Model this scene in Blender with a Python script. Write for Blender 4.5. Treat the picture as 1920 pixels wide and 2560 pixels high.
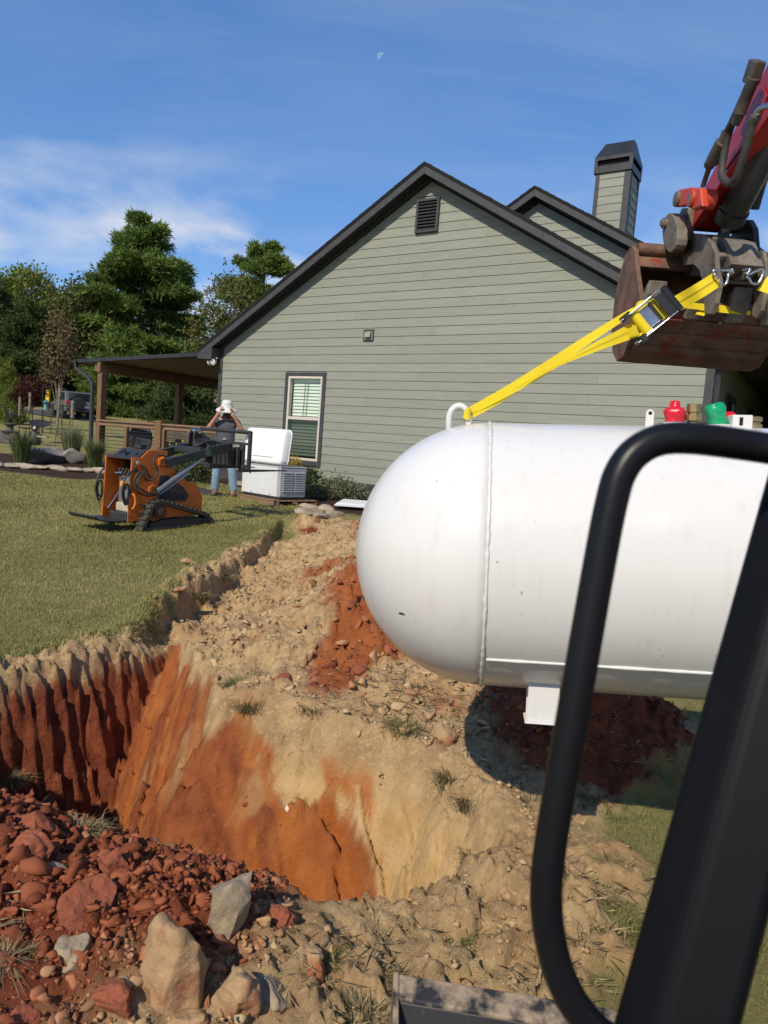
import bpy, math, random
import numpy as np
from math import radians, sin, cos, pi, sqrt
from mathutils import Vector, Matrix
random.seed(11); RNG = np.random.default_rng(7)
for o in list(bpy.data.objects): bpy.data.objects.remove(o)
SC = bpy.context.scene
COL = SC.collection
# ------------------------------------------------------------------ camera
EYE = np.array([0.0, 0.0, 1.58]); FPX = 1775.0
_p, _r = radians(5.2), radians(4.33)
_F = np.array([0, cos(_p), -sin(_p)]); _U0 = np.array([0, sin(_p), cos(_p)]); _R0 = np.array([1.0, 0, 0])
_R = cos(_r)*_R0 + sin(_r)*_U0; _U = -sin(_r)*_R0 + cos(_r)*_U0
cam_d = bpy.data.cameras.new('camera'); cam = bpy.data.objects.new('camera', cam_d); COL.objects.link(cam)
cam.matrix_world = Matrix(((_R[0], _U[0], -_F[0], EYE[0]), (_R[1], _U[1], -_F[1], EYE[1]), (_R[2], _U[2], -_F[2], EYE[2]), (0, 0, 0, 1)))
cam_d.sensor_fit = 'VERTICAL'; cam_d.sensor_height = 34.6; cam_d.lens = 34.6*FPX/2560.0
cam_d.clip_start = 0.02; cam_d.clip_end = 6000
cam_d.dof.use_dof = True; cam_d.dof.focus_distance = 6.0; cam_d.dof.aperture_fstop = 7.0
SC.camera = cam
# ------------------------------------------------------------------ light
SUN_EL = radians(39.5)
LH = np.array([0.487, 0.873]); LH /= np.hypot(*LH)            # horizontal travel of the sunlight
wd = bpy.data.worlds.new('World'); SC.world = wd; wd.use_nodes = True
nt = wd.node_tree; nt.nodes.clear()
def N(t, **k):
    n = nt.nodes.new(t)
    for a, b in k.items(): setattr(n, a, b)
    return n
sky = N('ShaderNodeTexSky'); sky.sky_type = 'NISHITA'; sky.sun_disc = False
sky.sun_elevation = SUN_EL; sky.sun_rotation = math.atan2(-LH[0], -LH[1])
sky.altitude = 2500; sky.air_density = 1.0; sky.dust_density = 0.0; sky.ozone_density = 2.0
tc = N('ShaderNodeTexCoord'); sep = N('ShaderNodeSeparateXYZ'); nt.links.new(tc.outputs['Generated'], sep.inputs[0])
zb = N('ShaderNodeMath', operation='ADD'); zb.inputs[1].default_value = 0.34; nt.links.new(sep.outputs[2], zb.inputs[0])
zm = N('ShaderNodeMath', operation='MAXIMUM'); zm.inputs[1].default_value = 0.05; nt.links.new(zb.outputs[0], zm.inputs[0])
dv = N('ShaderNodeVectorMath', operation='DIVIDE'); cmb = N('ShaderNodeCombineXYZ')
for i in range(3): nt.links.new(zm.outputs[0], cmb.inputs[i])
nt.links.new(tc.outputs['Generated'], dv.inputs[0]); nt.links.new(cmb.outputs[0], dv.inputs[1])
mp = N('ShaderNodeMapping'); mp.inputs['Location'].default_value = (21.1, 0.3, 0.0); mp.inputs['Scale'].default_value = (0.75, 0.95, 1.3)
nt.links.new(dv.outputs[0], mp.inputs[0])
n1 = N('ShaderNodeTexNoise'); n1.inputs['Scale'].default_value = 3.0; n1.inputs['Detail'].default_value = 7; n1.inputs['Roughness'].default_value = 0.52; n1.inputs['Distortion'].default_value = 0.25
nt.links.new(mp.outputs[0], n1.inputs['Vector'])
r1 = N('ShaderNodeValToRGB'); r1.color_ramp.elements[0].position = 0.47; r1.color_ramp.elements[1].position = 0.68
nt.links.new(n1.outputs['Fac'], r1.inputs[0])
# fair-weather cloud sits low: fewer clouds towards the zenith
mz = N('ShaderNodeMapRange'); mz.inputs['From Min'].default_value = 0.25; mz.inputs['From Max'].default_value = 0.37; mz.inputs['To Min'].default_value = 1.0; mz.inputs['To Max'].default_value = 0.06
nt.links.new(sep.outputs[2], mz.inputs['Value'])
mu = N('ShaderNodeMath', operation='MULTIPLY'); nt.links.new(r1.outputs[0], mu.inputs[0]); nt.links.new(mz.outputs[0], mu.inputs[1])
mu2 = N('ShaderNodeMath', operation='MULTIPLY'); mu2.inputs[1].default_value = 0.85; nt.links.new(mu.outputs[0], mu2.inputs[0])
# thin streaks of high cirrus
mp2 = N('ShaderNodeMapping'); mp2.inputs['Scale'].default_value = (0.35, 1.5, 1.0); mp2.inputs['Rotation'].default_value = (0, 0, 0.5)
nt.links.new(dv.outputs[0], mp2.inputs[0])
n2 = N('ShaderNodeTexNoise'); n2.inputs['Scale'].default_value = 1.1; n2.inputs['Detail'].default_value = 8; n2.inputs['Roughness'].default_value = 0.6; n2.inputs['Distortion'].default_value = 0.6
nt.links.new(mp2.outputs[0], n2.inputs['Vector'])
r2 = N('ShaderNodeValToRGB'); r2.color_ramp.elements[0].position = 0.50; r2.color_ramp.elements[1].position = 0.85; r2.color_ramp.elements[1].color = (0.28, 0.28, 0.28, 1)
nt.links.new(n2.outputs['Fac'], r2.inputs[0])
ad = N('ShaderNodeMath', operation='MAXIMUM'); nt.links.new(mu2.outputs[0], ad.inputs[0]); nt.links.new(r2.outputs[0], ad.inputs[1])
hue = N('ShaderNodeHueSaturation'); hue.inputs['Hue'].default_value = 0.511; hue.inputs['Saturation'].default_value = 1.64; hue.inputs['Value'].default_value = 1.72
gam = N('ShaderNodeGamma'); gam.inputs['Gamma'].default_value = 0.58; nt.links.new(sky.outputs[0], gam.inputs['Color']); nt.links.new(gam.outputs[0], hue.inputs['Color'])
mx = N('ShaderNodeMix', data_type='RGBA'); nt.links.new(ad.outputs[0], mx.inputs['Factor']); nt.links.new(hue.outputs[0], mx.inputs[6])
mx.inputs[7].default_value = (4.3, 4.35, 4.65, 1)
bg = N('ShaderNodeBackground'); bg.inputs['Strength'].default_value = 0.15
nt.links.new(mx.outputs[2], bg.inputs['Color'])
wo = N('ShaderNodeOutputWorld'); nt.links.new(bg.outputs[0], wo.inputs[0])
sd = bpy.data.lights.new('sun', 'SUN'); sd.energy = 3.9; sd.angle = radians(0.53); sd.color = (1.0, 0.90, 0.74)
so = bpy.data.objects.new('sun', sd); COL.objects.link(so)
_ld = Vector((LH[0]*cos(SUN_EL), LH[1]*cos(SUN_EL), -sin(SUN_EL)))
so.rotation_euler = _ld.to_track_quat('-Z', 'Y').to_euler(); so.location = (-8, -14, 14)
vs = SC.view_settings; vs.view_transform = 'Standard'; vs.look = 'None'; vs.exposure = 0.30; vs.gamma = 1.0; vs.use_curve_mapping = False
SC.cycles.max_bounces = 8; SC.cycles.transparent_max_bounces = 12; SC.cycles.use_denoising = True
# ------------------------------------------------------------------ survey helpers: where a sighted point of the place stands
def ray(x, y): return _F + (x-960)/FPX*_R - (y-1280)/FPX*_U
def atz(x, y, z=0.0):
    d = ray(x, y); return EYE + d*((z-EYE[2])/d[2])
def aty(x, y, Y):
    d = ray(x, y); return EYE + d*(Y/d[1])
def atx(x, y, X):
    d = ray(x, y); return EYE + d*(X/d[0])
# ------------------------------------------------------------------ mesh builder
class MB:
    def __init__(s): s.v = []; s.f = []
    def add(s, vs_, fs):
        o = len(s.v); s.v += [tuple(map(float, p)) for p in vs_]; s.f += [tuple(i+o for i in f) for f in fs]; return s
    def box(s, x0, x1, y0, y1, z0, z1):
        return s.add([(x0,y0,z0),(x1,y0,z0),(x1,y1,z0),(x0,y1,z0),(x0,y0,z1),(x1,y0,z1),(x1,y1,z1),(x0,y1,z1)],
                     [(0,3,2,1),(4,5,6,7),(0,1,5,4),(1,2,6,5),(2,3,7,6),(3,0,4,7)])
    def obox(s, c, ex, ey, ez):
        """box with centre c and half-axis vectors"""
        c = np.array(c, float); ex, ey, ez = (np.array(e, float) for e in (ex, ey, ez))
        P = [c+a*ex+b*ey+d*ez for d in (-1,1) for a, b in ((-1,-1),(1,-1),(1,1),(-1,1))]
        fs = [(0,3,2,1),(4,5,6,7),(0,1,5,4),(1,2,6,5),(2,3,7,6),(3,0,4,7)]
        if np.dot(np.cross(ex, ey), ez) < 0: fs = [f[::-1] for f in fs]
        return s.add(P, fs)
    def bar(s, p, q, w, h, up=(0,0,1)):
        p, q, up = np.array(p, float), np.array(q, float), np.array(up, float)
        d = q-p; L = np.linalg.norm(d); d /= L
        a = np.cross(d, up); a /= np.linalg.norm(a); b = np.cross(a, d)
        return s.obox((p+q)/2, d*L/2, a*w/2, b*h/2)
    def prism(s, poly, o, ex, ey, th):
        """polygon (a,b) in the plane o+a*ex+b*ey swept by the vector th"""
        o, ex, ey, th = (np.array(e, float) for e in (o, ex, ey, th)); n = len(poly)
        P = [o+a*ex+b*ey for a, b in poly]; Q = [p+th for p in P]
        ar = sum(poly[i][0]*poly[(i+1) % n][1]-poly[(i+1) % n][0]*poly[i][1] for i in range(n))
        flip = (ar > 0) == (np.dot(np.cross(ex, ey), th) > 0)
        fs = [tuple(range(n))[::-1], tuple(range(n, 2*n))] + [(i, (i+1) % n, (i+1) % n+n, i+n) for i in range(n)]
        if not flip: fs = [f[::-1] for f in fs]
        return s.add(list(P)+list(Q), fs)
    def tube(s, pts, r, n=8, caps=True, closed=False):
        P = [np.array(p, float) for p in pts]; m = len(P)
        rr = r if hasattr(r, '__len__') else [r]*m
        T = []
        for i in range(m):
            a = P[(i-1) % m] if (closed or i > 0) else P[i]; b = P[(i+1) % m] if (closed or i < m-1) else P[i]
            t = b-a; T.append(t/(np.linalg.norm(t)+1e-12))
        u = np.cross(T[0], (0,0,1)); u = u if np.linalg.norm(u) > 1e-3 else np.cross(T[0], (1,0,0)); u /= np.linalg.norm(u)
        V = []
        for i in range(m):
            u = u-np.dot(u, T[i])*T[i]; u /= np.linalg.norm(u); w = np.cross(T[i], u)
            V += [P[i]+rr[i]*(cos(2*pi*k/n)*u+sin(2*pi*k/n)*w) for k in range(n)]
        F = [(i*n+k, i*n+(k+1) % n, ((i+1) % m)*n+(k+1) % n, ((i+1) % m)*n+k) for i in range(m if closed else m-1) for k in range(n)]
        if caps and not closed: F += [tuple(range(n))[::-1], tuple(range((m-1)*n, m*n))]
        return s.add(V, F)
    def lathe(s, prof, o=(0,0,0), ax=(0,0,1), n=24):
        """profile of (radius, height) along ax"""
        o, ax = np.array(o, float), np.array(ax, float); ax /= np.linalg.norm(ax)
        u = np.cross(ax, (0,0,1)); u = u if np.linalg.norm(u) > 1e-3 else np.array((1.0,0,0)); u /= np.linalg.norm(u); w = np.cross(ax, u)
        V = [o+h*ax+max(r, 1e-4)*(cos(2*pi*k/n)*u+sin(2*pi*k/n)*w) for r, h in prof for k in range(n)]
        m = len(prof)
        F = [(i*n+k, i*n+(k+1) % n, (i+1)*n+(k+1) % n, (i+1)*n+k) for i in range(m-1) for k in range(n)]
        F += [tuple(range(n))[::-1], tuple(range((m-1)*n, m*n))]
        return s.add(V, F)
    def build(s, name, m, parent=None, smooth=False, bevel=0, seg=2):
        me = bpy.data.meshes.new(name); me.from_pydata(s.v, [], s.f)
        return link(name, me, m, parent, smooth, bevel, seg)
def link(name, me, m, parent=None, smooth=False, bevel=0, seg=2):
    o = bpy.data.objects.new(name, me); COL.objects.link(o)
    if m is not None and not me.materials: me.materials.append(m)
    if smooth:
        me.polygons.foreach_set('use_smooth', [True]*len(me.polygons))
        if smooth != 'all': me.set_sharp_from_angle(angle=radians(38))
    if bevel:
        b = o.modifiers.new('edge', 'BEVEL'); b.width = bevel; b.segments = seg; b.limit_method = 'ANGLE'; b.angle_limit = radians(35); b.harden_normals = False
    if parent is not None: o.parent = parent
    return o
def tri_mesh(name, V, F):
    """numpy arrays -> mesh, quickly"""
    V = np.asarray(V, np.float32); F = np.asarray(F, np.int32); k = F.shape[1]
    me = bpy.data.meshes.new(name); me.vertices.add(len(V)); me.vertices.foreach_set('co', V.ravel())
    me.loops.add(F.size); me.loops.foreach_set('vertex_index', F.ravel())
    me.polygons.add(len(F)); me.polygons.foreach_set('loop_start', np.arange(0, F.size, k, dtype=np.int32))
    me.update(calc_edges=True); me.validate(); return me
def attr(me, name, vals):
    a = me.attributes.new(name, 'FLOAT', 'POINT'); a.data.foreach_set('value', np.asarray(vals, np.float32))
def thing(name, label, cat, loc=(0,0,0), rz=0.0, group=None):
    o = bpy.data.objects.new(name, None); COL.objects.link(o); o.location = tuple(map(float, loc)); o.rotation_euler = (0, 0, rz); o.empty_display_size = 0.2
    return tag(o, label, cat, group)
def tag(o, label=None, cat=None, group=None, kind=None):
    if label: o['label'] = label
    if cat: o['category'] = cat
    if group: o['group'] = group
    if kind: o['kind'] = kind
    return o
def dup(o, parent=None):
    c = o.copy(); COL.objects.link(c); c.parent = parent
    for ch in list(o.children): dup(ch, c)
    return c
# ------------------------------------------------------------------ materials
def newmat(name):
    m = bpy.data.materials.new(name); m.use_nodes = True; t = m.node_tree; b = t.nodes['Principled BSDF']; return m, t, b
def M(name, c1, c2=None, scale=6.0, rough=0.6, metal=0.0, bump=0.0, bscale=None, spec=0.5, c3=None, s3=2.0, lo=0.35, hi=0.65, lo3=0.55, hi3=0.7, coat=0.0, stretch=None, rvar=0.0, bdist=0.02, rand=0.0):
    """two-tone noise colour, optional third wear colour, bump relief"""
    m, t, b = newmat(name); L = t.links.new
    tcn = t.nodes.new('ShaderNodeTexCoord'); src = tcn.outputs['Object']
    if stretch:
        mpn = t.nodes.new('ShaderNodeMapping'); mpn.inputs['Scale'].default_value = stretch; L(src, mpn.inputs[0]); src = mpn.outputs[0]
    def noise(s, det=6):
        n = t.nodes.new('ShaderNodeTexNoise'); n.inputs['Scale'].default_value = s; n.inputs['Detail'].default_value = det; n.inputs['Roughness'].default_value = 0.6; L(src, n.inputs['Vector']); return n
    col = None
    def mixc(fac, a, bcol):
        x = t.nodes.new('ShaderNodeMix'); x.data_type = 'RGBA'; L(fac, x.inputs['Factor'])
        if isinstance(a, tuple): x.inputs[6].default_value = (*a, 1)
        else: L(a, x.inputs[6])
        x.inputs[7].default_value = (*bcol, 1); return x.outputs[2]
    def ramp(fac, a, z):
        r = t.nodes.new('ShaderNodeMapRange'); r.inputs['From Min'].default_value = a; r.inputs['From Max'].default_value = z; L(fac, r.inputs['Value']); return r.outputs[0]
    if c2 is not None:
        nz = noise(scale); col = mixc(ramp(nz.outputs['Fac'], lo, hi), tuple(c1), tuple(c2))
    if c3 is not None:
        nz3 = noise(s3, 9); col = mixc(ramp(nz3.outputs['Fac'], lo3, hi3), col if col is not None else tuple(c1), tuple(c3))
    if rand:
        oi = t.nodes.new('ShaderNodeObjectInfo'); hs = t.nodes.new('ShaderNodeHueSaturation')
        mr = t.nodes.new('ShaderNodeMapRange'); mr.inputs['To Min'].default_value = 1-rand; mr.inputs['To Max'].default_value = 1+rand; L(oi.outputs['Random'], mr.inputs['Value']); L(mr.outputs[0], hs.inputs['Value'])
        if col is None: hs.inputs['Color'].default_value = (*c1, 1)
        else: L(col, hs.inputs['Color'])
        col = hs.outputs[0]
    if col is None: b.inputs['Base Color'].default_value = (*c1, 1)
    else: L(col, b.inputs['Base Color'])
    b.inputs['Roughness'].default_value = rough; b.inputs['Metallic'].default_value = metal; b.inputs['Specular IOR Level'].default_value = spec
    b.inputs['Coat Weight'].default_value = coat
    if rvar:
        nr = noise((bscale or scale)*0.5, 5); mr = t.nodes.new('ShaderNodeMapRange'); mr.inputs['To Min'].default_value = max(0.02, rough-rvar); mr.inputs['To Max'].default_value = min(1, rough+rvar); L(nr.outputs['Fac'], mr.inputs['Value']); L(mr.outputs[0], b.inputs['Roughness'])
    if bump:
        nb = noise(bscale or scale*4, 8); bp = t.nodes.new('ShaderNodeBump'); bp.inputs['Strength'].default_value = bump; bp.inputs['Distance'].default_value = bdist; L(nb.outputs['Fac'], bp.inputs['Height']); L(bp.outputs[0], b.inputs['Normal'])
    return m
# ------------------------------------------------------------------ numpy noise
def _hash(ix, iy, seed):
    h = (ix.astype(np.int64)*374761393 + iy.astype(np.int64)*668265263 + seed*1442695041) & 0xFFFFFFFF
    h = ((h ^ (h >> 13))*1274126177) & 0xFFFFFFFF
    return ((h ^ (h >> 16)) & 0xFFFF)/65535.0
def vnoise(x, y, seed=0):
    ix, iy = np.floor(x), np.floor(y); fx, fy = x-ix, y-iy
    fx = fx*fx*(3-2*fx); fy = fy*fy*(3-2*fy)
    a, b_, c, d = _hash(ix, iy, seed), _hash(ix+1, iy, seed), _hash(ix, iy+1, seed), _hash(ix+1, iy+1, seed)
    return (a*(1-fx)+b_*fx)*(1-fy)+(c*(1-fx)+d*fx)*fy
def fbm(x, y, oct=5, seed=0, gain=0.5):
    s = 0; a = 1.0; t = 0
    for i in range(oct):
        s = s+a*(vnoise(x*2**i+17.3*i, y*2**i-9.1*i, seed+i)-0.5)*2; t += a; a *= gain
    return s/t
def worley(x, y, seed=0, full=False):
    """distance to the nearest jittered cell point and that cell's random value"""
    ix, iy = np.floor(x), np.floor(y); best = np.full(x.shape, 9.0); second = np.full(x.shape, 9.0); val = np.zeros(x.shape)
    for dx in (-1, 0, 1):
        for dy in (-1, 0, 1):
            cx, cy = ix+dx, iy+dy
            px, py = cx+_hash(cx, cy, seed), cy+_hash(cx, cy, seed+5)
            d = (px-x)**2+(py-y)**2; m = d < best
            second = np.where(m, best, np.minimum(second, d)); best = np.where(m, d, best); val = np.where(m, _hash(cx, cy, seed+9), val)
    return (np.sqrt(best), val, np.sqrt(second)) if full else (np.sqrt(best), val)
def sstep(a, b, x):
    t = np.clip((x-a)/(b-a), 0, 1); return t*t*(3-2*t)
# ================================================================== GROUND
PIT = np.array([(0.70,2.95),(0.42,3.45),(0.05,3.72),(-0.42,3.92),(-0.80,4.10),(-1.14,4.60),(-1.60,5.40),(-1.95,4.95),(-2.30,4.48),(-2.72,3.85),(-2.95,3.3),(-2.2,2.92),(-1.2,2.68),(-0.5,2.48),(-0.1,2.33),(0.3,2.40),(0.55,2.62)])
#          edge i joins i and i+1: wall run, tooth marks
PRUN = np.array([0.75,0.85,0.85,0.75,0.62,0.55,0.45,0.40,0.40,0.42,0.45,0.45,0.4,0.4,0.4,0.5,0.6])
PTEETH = np.array([0,0,0,0,0,0.0,1,1,1,0.8,0,0,0,0,0,0,0.0])
PRIGHT = np.array([1,1,1,1,1,0.85,0,0,0,0,0,0,0,0.3,0.6,1,1.0])
def pit_coord(x, y):
    n = len(PIT); bd = np.full(x.shape, 1e9); inside = np.zeros(x.shape, bool)
    W = np.zeros(x.shape); run = np.zeros(x.shape); tee = np.zeros(x.shape); rgt = np.zeros(x.shape); tt = np.zeros(x.shape); acc = 0
    for i in range(n):
        a, b = PIT[i], PIT[(i+1) % n]; e = b-a; L = np.hypot(*e)
        t = np.clip(((x-a[0])*e[0]+(y-a[1])*e[1])/L**2, 0, 1)
        d = np.hypot(x-a[0]-t*e[0], y-a[1]-t*e[1])
        w = L/(d+0.05)**4; W += w; run += w*PRUN[i]; tee += w*PTEETH[i]; rgt += w*PRIGHT[i]
        m = d < bd; bd = np.where(m, d, bd); tt = np.where(m, acc+t*L, tt); acc += L
        cr = ((a[1] > y) != (b[1] > y)) & (x < (b[0]-a[0])*(y-a[1])/(b[1]-a[1]+1e-12)+a[0]); inside ^= cr
    return np.where(inside, bd, -bd), run/W, tee/W, rgt/W, tt
def in_poly(poly, x, y):
    inside = np.zeros(x.shape, bool); n = len(poly)
    for i in range(n):
        a, b = poly[i], poly[(i+1) % n]
        inside ^= ((a[1] > y) != (b[1] > y)) & (x < (b[0]-a[0])*(y-a[1])/(b[1]-a[1]+1e-12)+a[0])
    return inside
def poly_sd(poly, x, y):
    bd = np.full(x.shape, 1e9); n = len(poly)
    for i in range(n):
        a, b = np.array(poly[i]), np.array(poly[(i+1) % n]); e = b-a
        t = np.clip(((x-a[0])*e[0]+(y-a[1])*e[1])/(e@e), 0, 1); bd = np.minimum(bd, np.hypot(x-a[0]-t*e[0], y-a[1]-t*e[1]))
    return np.where(in_poly(poly, x, y), bd, -bd)
DIRT = [(-3.6,3.5),(-2.84,3.92),(-2.38,4.55),(-2.03,5.03),(-1.76,5.42),(-1.84,5.75),(-1.90,6.6),(-1.88,8.2),(-1.62,10.2),(-1.30,11.6),(-0.75,11.9),(0.1,10.3),(1.2,8.2),(1.75,5.8),(1.75,4.9),(1.95,4.3),(1.7,3.6),(1.2,3.1),(0.95,2.6),(0.80,2.2),(0.62,1.8),(0.5,0.9),(-1.5,0.7),(-3.6,1.6)]
BED = [(-13.5,16.2),(-8.4,15.2),(-6.4,14.6),(-5.6,15.6),(-5.2,17.2),(-7.2,19.2),(-13.5,20.0)]          # stone-edged garden bed
MULCH = [(-1.9,13.6),(-2.6,14.9),(-4.6,16.9),(-3.9,17.6),(6.6,10.9),(6.2,9.8),(1.5,12.0),(-1.0,12.7)]   # mulch along the gable wall
def blob(x, y, cx, cy, rx, ry, h, rot=0.0):
    c, s = cos(rot), sin(rot); u = ((x-cx)*c+(y-cy)*s)/rx; v = (-(x-cx)*s+(y-cy)*c)/ry
    return h*np.exp(-(u*u+v*v))
def base_z(x, y):
    z = 0.042*np.maximum(y-4.5, 0)
    far = np.maximum(y-50, 0); z = z+far*0.045*(1+sstep(-8, -40, x))-np.maximum(y-140, 0)*0.05
    return z
def ground(x, y, detail=True):
    """height and the soil zones at any place of the site"""
    x = np.asarray(x, float); y = np.asarray(y, float)
    nr = (np.abs(x+0.7) < 4.2) & (y > 0.2) & (y < 13.2)
    z = base_z(x, y)+(0.02*fbm(x*1.3, y*1.3, 3, 99)+0.008*fbm(x*8, y*8, 2, 98) if detail else 0)
    out = [z]+[np.zeros(x.shape) for _ in range(4)]
    if nr.any():
        for o_, v in zip(out, ground_near(x[nr], y[nr], detail)): o_[nr] = v
    return out
def ground_near(x, y, detail=True):
    wx = x+0.07*fbm(x*2.3, y*2.3, 4, 31); wy = y+0.07*fbm(x*2.3+40, y*2.3, 4, 33)
    z = base_z(x, y)
    near = (np.abs(x+0.3) < 5) & (y > 0) & (y < 14)
    d = np.full(x.shape, -9.0); run = np.full(x.shape, .5); tee = np.zeros(x.shape); rgt = np.zeros(x.shape); tt = np.zeros(x.shape)
    if near.any(): d[near], run[near], tee[near], rgt[near], tt[near] = pit_coord(wx[near], wy[near])
    ds = poly_sd(DIRT, wx, wy) if near.any() else np.full(x.shape, -9.0)
    dirt = sstep(-0.10, 0.10, ds+0.22*fbm(x*3, y*3, 5, 3)*(1+1.5*sstep(0.2, 1.0, x)))
    # heaps of spoil
    heap = blob(x, y, 0.20, 5.5, 0.95, 1.2, 0.50)+blob(x, y, 1.05, 4.5, 0.55, 0.6, 0.30)+blob(x, y, -0.20, 8.0, 0.72, 2.0, 0.46, 0.12)
    heap = heap+blob(x, y, -1.5, 2.32, 0.50, 0.34, 0.25)+blob(x, y, -0.62, 2.10, 0.42, 0.26, 0.14)+blob(x, y, -2.7, 2.75, 0.60, 0.50, 0.62)+blob(x, y, -1.0, 1.75, 0.6, 0.4, 0.12)
    heap = heap+blob(x, y, 0.55, 2.45, 0.22, 0.2, 0.08)+blob(x, y, 1.35, 3.85, 0.42, 0.40, 0.36)
    z = z+heap*sstep(0.12, -0.05, d)
    # trench running to the house
    tc_ = -1.33+0.07*np.sin(y*0.9)+0.02*(y-8); tr = sstep(0.40, 0.30, np.abs(wx-tc_))*sstep(4.9, 5.5, wy)*sstep(11.8, 11.0, wy)
    z = z-0.20*tr
    lip = np.exp(-((wx-tc_+0.46)/0.13)**2)*sstep(5.0, 5.6, wy)*sstep(8.6, 7.2, wy)
    z = z+0.10*lip*(0.5+fbm(x*2, y*2, 3, 8))
    # the pit
    fr = ((tt+0.30*d)/0.125+0.20*fbm(x*1.7, y*1.7, 3, 61)+0.06*fbm(x*9, y*9, 3, 62)) % 1.0
    groove = (np.minimum(fr/0.72, (1-fr)/0.28)-0.5)
    jag = 0.050*tee*groove*(0.75+0.6*fbm(tt*1.3, tt*0+4, 2, 63))*sstep(0.05, 0.17, d)*sstep(0.62, 0.40, d)
    qq = d*1.0+0.55*tt+0.10*fbm(x*1.6, y*1.6, 3, 23)
    fs_ = (qq/0.19) % 1.0; stroke = np.minimum(fs_/0.8, (1-fs_)/0.2)-0.5
    sw = (1-tee)*rgt*(0.070*stroke*sstep(-0.35, 0.25, fbm(x*1.9, y*1.9, 3, 27))+0.085*fbm(x*2.2, y*2.2, 4, 12))*sstep(0.05, 0.30, d)
    dd = d+jag+sw+(0.095*fbm(x*7, y*7, 5, 71, 0.66)*sstep(0.06, 0.3, d+0.25*(1-tee))+0.06*fbm(x*2.5, y*2.5, 2, 72))*(1-0.45*rgt)
    dep = np.clip(dd/np.maximum(run, 0.1), 0, 1); dep = dep**(0.92+0.75*tee)
    floor_ = 1.22-0.25*rgt*sstep(0.0, 0.9, x+0.2)
    z = np.where(d > -0.02, z-floor_*dep, z)
    z = z+0.05*sstep(0.7, 1.2, dd/np.maximum(run, .1))*fbm(x*6, y*6, 4, 77)
    # colours of the soil
    dz = -(z-base_z(x, y))
    nn = fbm(x*4.1, y*4.1, 5, 19, 0.65); th_l = 0.13+0.11*nn; th_r = np.clip(0.10+0.62*sstep(-1.0, 0.5, x), 0, 1)+0.34*nn
    th = th_l*(1-rgt)+th_r*rgt
    red = sstep(th-0.05, th+0.07, dz)*(d > -0.05)
    streak = sstep(-0.05, 0.25, fbm(qq*6.0, tt*0.9+3, 4, 91))
    orange = np.clip(red*rgt*(0.2+0.5*streak+0.4*sstep(-0.2, 0.3, stroke))+rgt*sstep(0.06, 0.16, d)*sstep(0.30, 0.42, fbm(qq*7.0, tt*0.8+11, 4, 93))*sstep(-1.3, -0.2, -x)*0.9, 0, 1)
    red = red*(1-0.55*rgt*sstep(0.1, 0.4, fbm(x*4.5, y*4.5, 4, 29)))
    hr = blob(x, y, -0.10, 4.9, 0.22, 0.95, 1.15, -0.12)+blob(x, y, 1.25, 3.95, 0.52, 0.62, 1.8)+blob(x, y, 0.45, 4.6, 0.6, 0.5, 0.75)+blob(x, y, -0.35, 6.2, 0.55, 1.4, 0.50)+blob(x, y, 1.45, 3.55, 0.4, 0.4, 1.2)+blob(x, y, -1.35, 2.5, 0.62, 0.42, 1.5)+blob(x, y, -0.62, 2.25, 0.55, 0.32, 0.95)+blob(x, y, -0.8, 1.9, 0.6, 0.4, 0.45)+blob(x, y, -1.2, 1.75, 0.55, 0.4, 1.1)+blob(x, y, -2.6, 2.8, 0.8, 0.8, 1.4)+blob(x, y, -0.2, 9.2, 0.4, 1.0, 0.9)+blob(x, y, -1.1, 11.2, 0.4, 0.9, 0.8)
    redh = sstep(0.38, 0.85, hr+0.75*fbm(x*3.3, y*3.3, 6, 45, 0.62))*(d < 0.0)
    red = np.maximum(red, redh*dirt)
    orange = np.maximum(orange, redh*dirt*0.55*sstep(3.6, 4.6, y)*sstep(0.7, 0.2, x)*sstep(-0.9, -0.3, x))
    scrape = np.clip(rgt*sstep(0.05, 0.2, d), 0, 1)
    if detail:
        rough = dirt*(1-0.75*scrape)*(1-0.45*tee*sstep(0.3, 0.1, np.abs(d-0.25)))
        w1, r1_ = worley(x*8+0.6*fbm(x*14, y*14, 2, 2), y*8, 5); w2, r2_ = worley(x*19+0.5*fbm(x*30, y*30, 2, 6), y*19, 15); w3, r3_ = worley(x*37, y*37, 25)
        cl = np.sqrt(np.maximum(0, 0.30-w1*w1))*np.maximum(0, r1_-0.55)*0.11+np.sqrt(np.maximum(0, 0.3-w2*w2))*np.maximum(0, r2_-0.35)*0.055+np.sqrt(np.maximum(0, 0.3-w3*w3))*np.maximum(0, r3_-0.3)*0.024
        bx1, bv1, bs1 = worley(x*11+0.5*fbm(x*20, y*20, 2, 81), y*11, 82, True); bx2, bv2, bs2 = worley(x*26+0.5*fbm(x*40, y*40, 2, 83), y*26, 84, True)
        blk = (bv1-0.35)*0.060*sstep(0.0, 0.16, bs1-bx1)+(bv2-0.4)*0.030*sstep(0.0, 0.2, bs2-bx2)
        cl = cl*0.5+blk*(0.35+0.65*sstep(-0.2, 0.25, fbm(x*1.9, y*1.9, 3, 85)))
        bil = 0.06*(0.5-np.abs(fbm(x*6, y*6, 5, 51)))*np.abs(fbm(x*1.7, y*1.7, 2, 53))*2
        z = z+rough*(1.35*cl+bil+0.022*fbm(x*26, y*26, 4, 55, 0.62))+dirt*sstep(-0.1, -0.35, d)*sstep(4.0, 4.8, y)*(0.13*fbm(x*1.9, y*1.9, 3, 101)+0.05*fbm(x*5.5, y*5.5, 3, 102))
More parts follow.
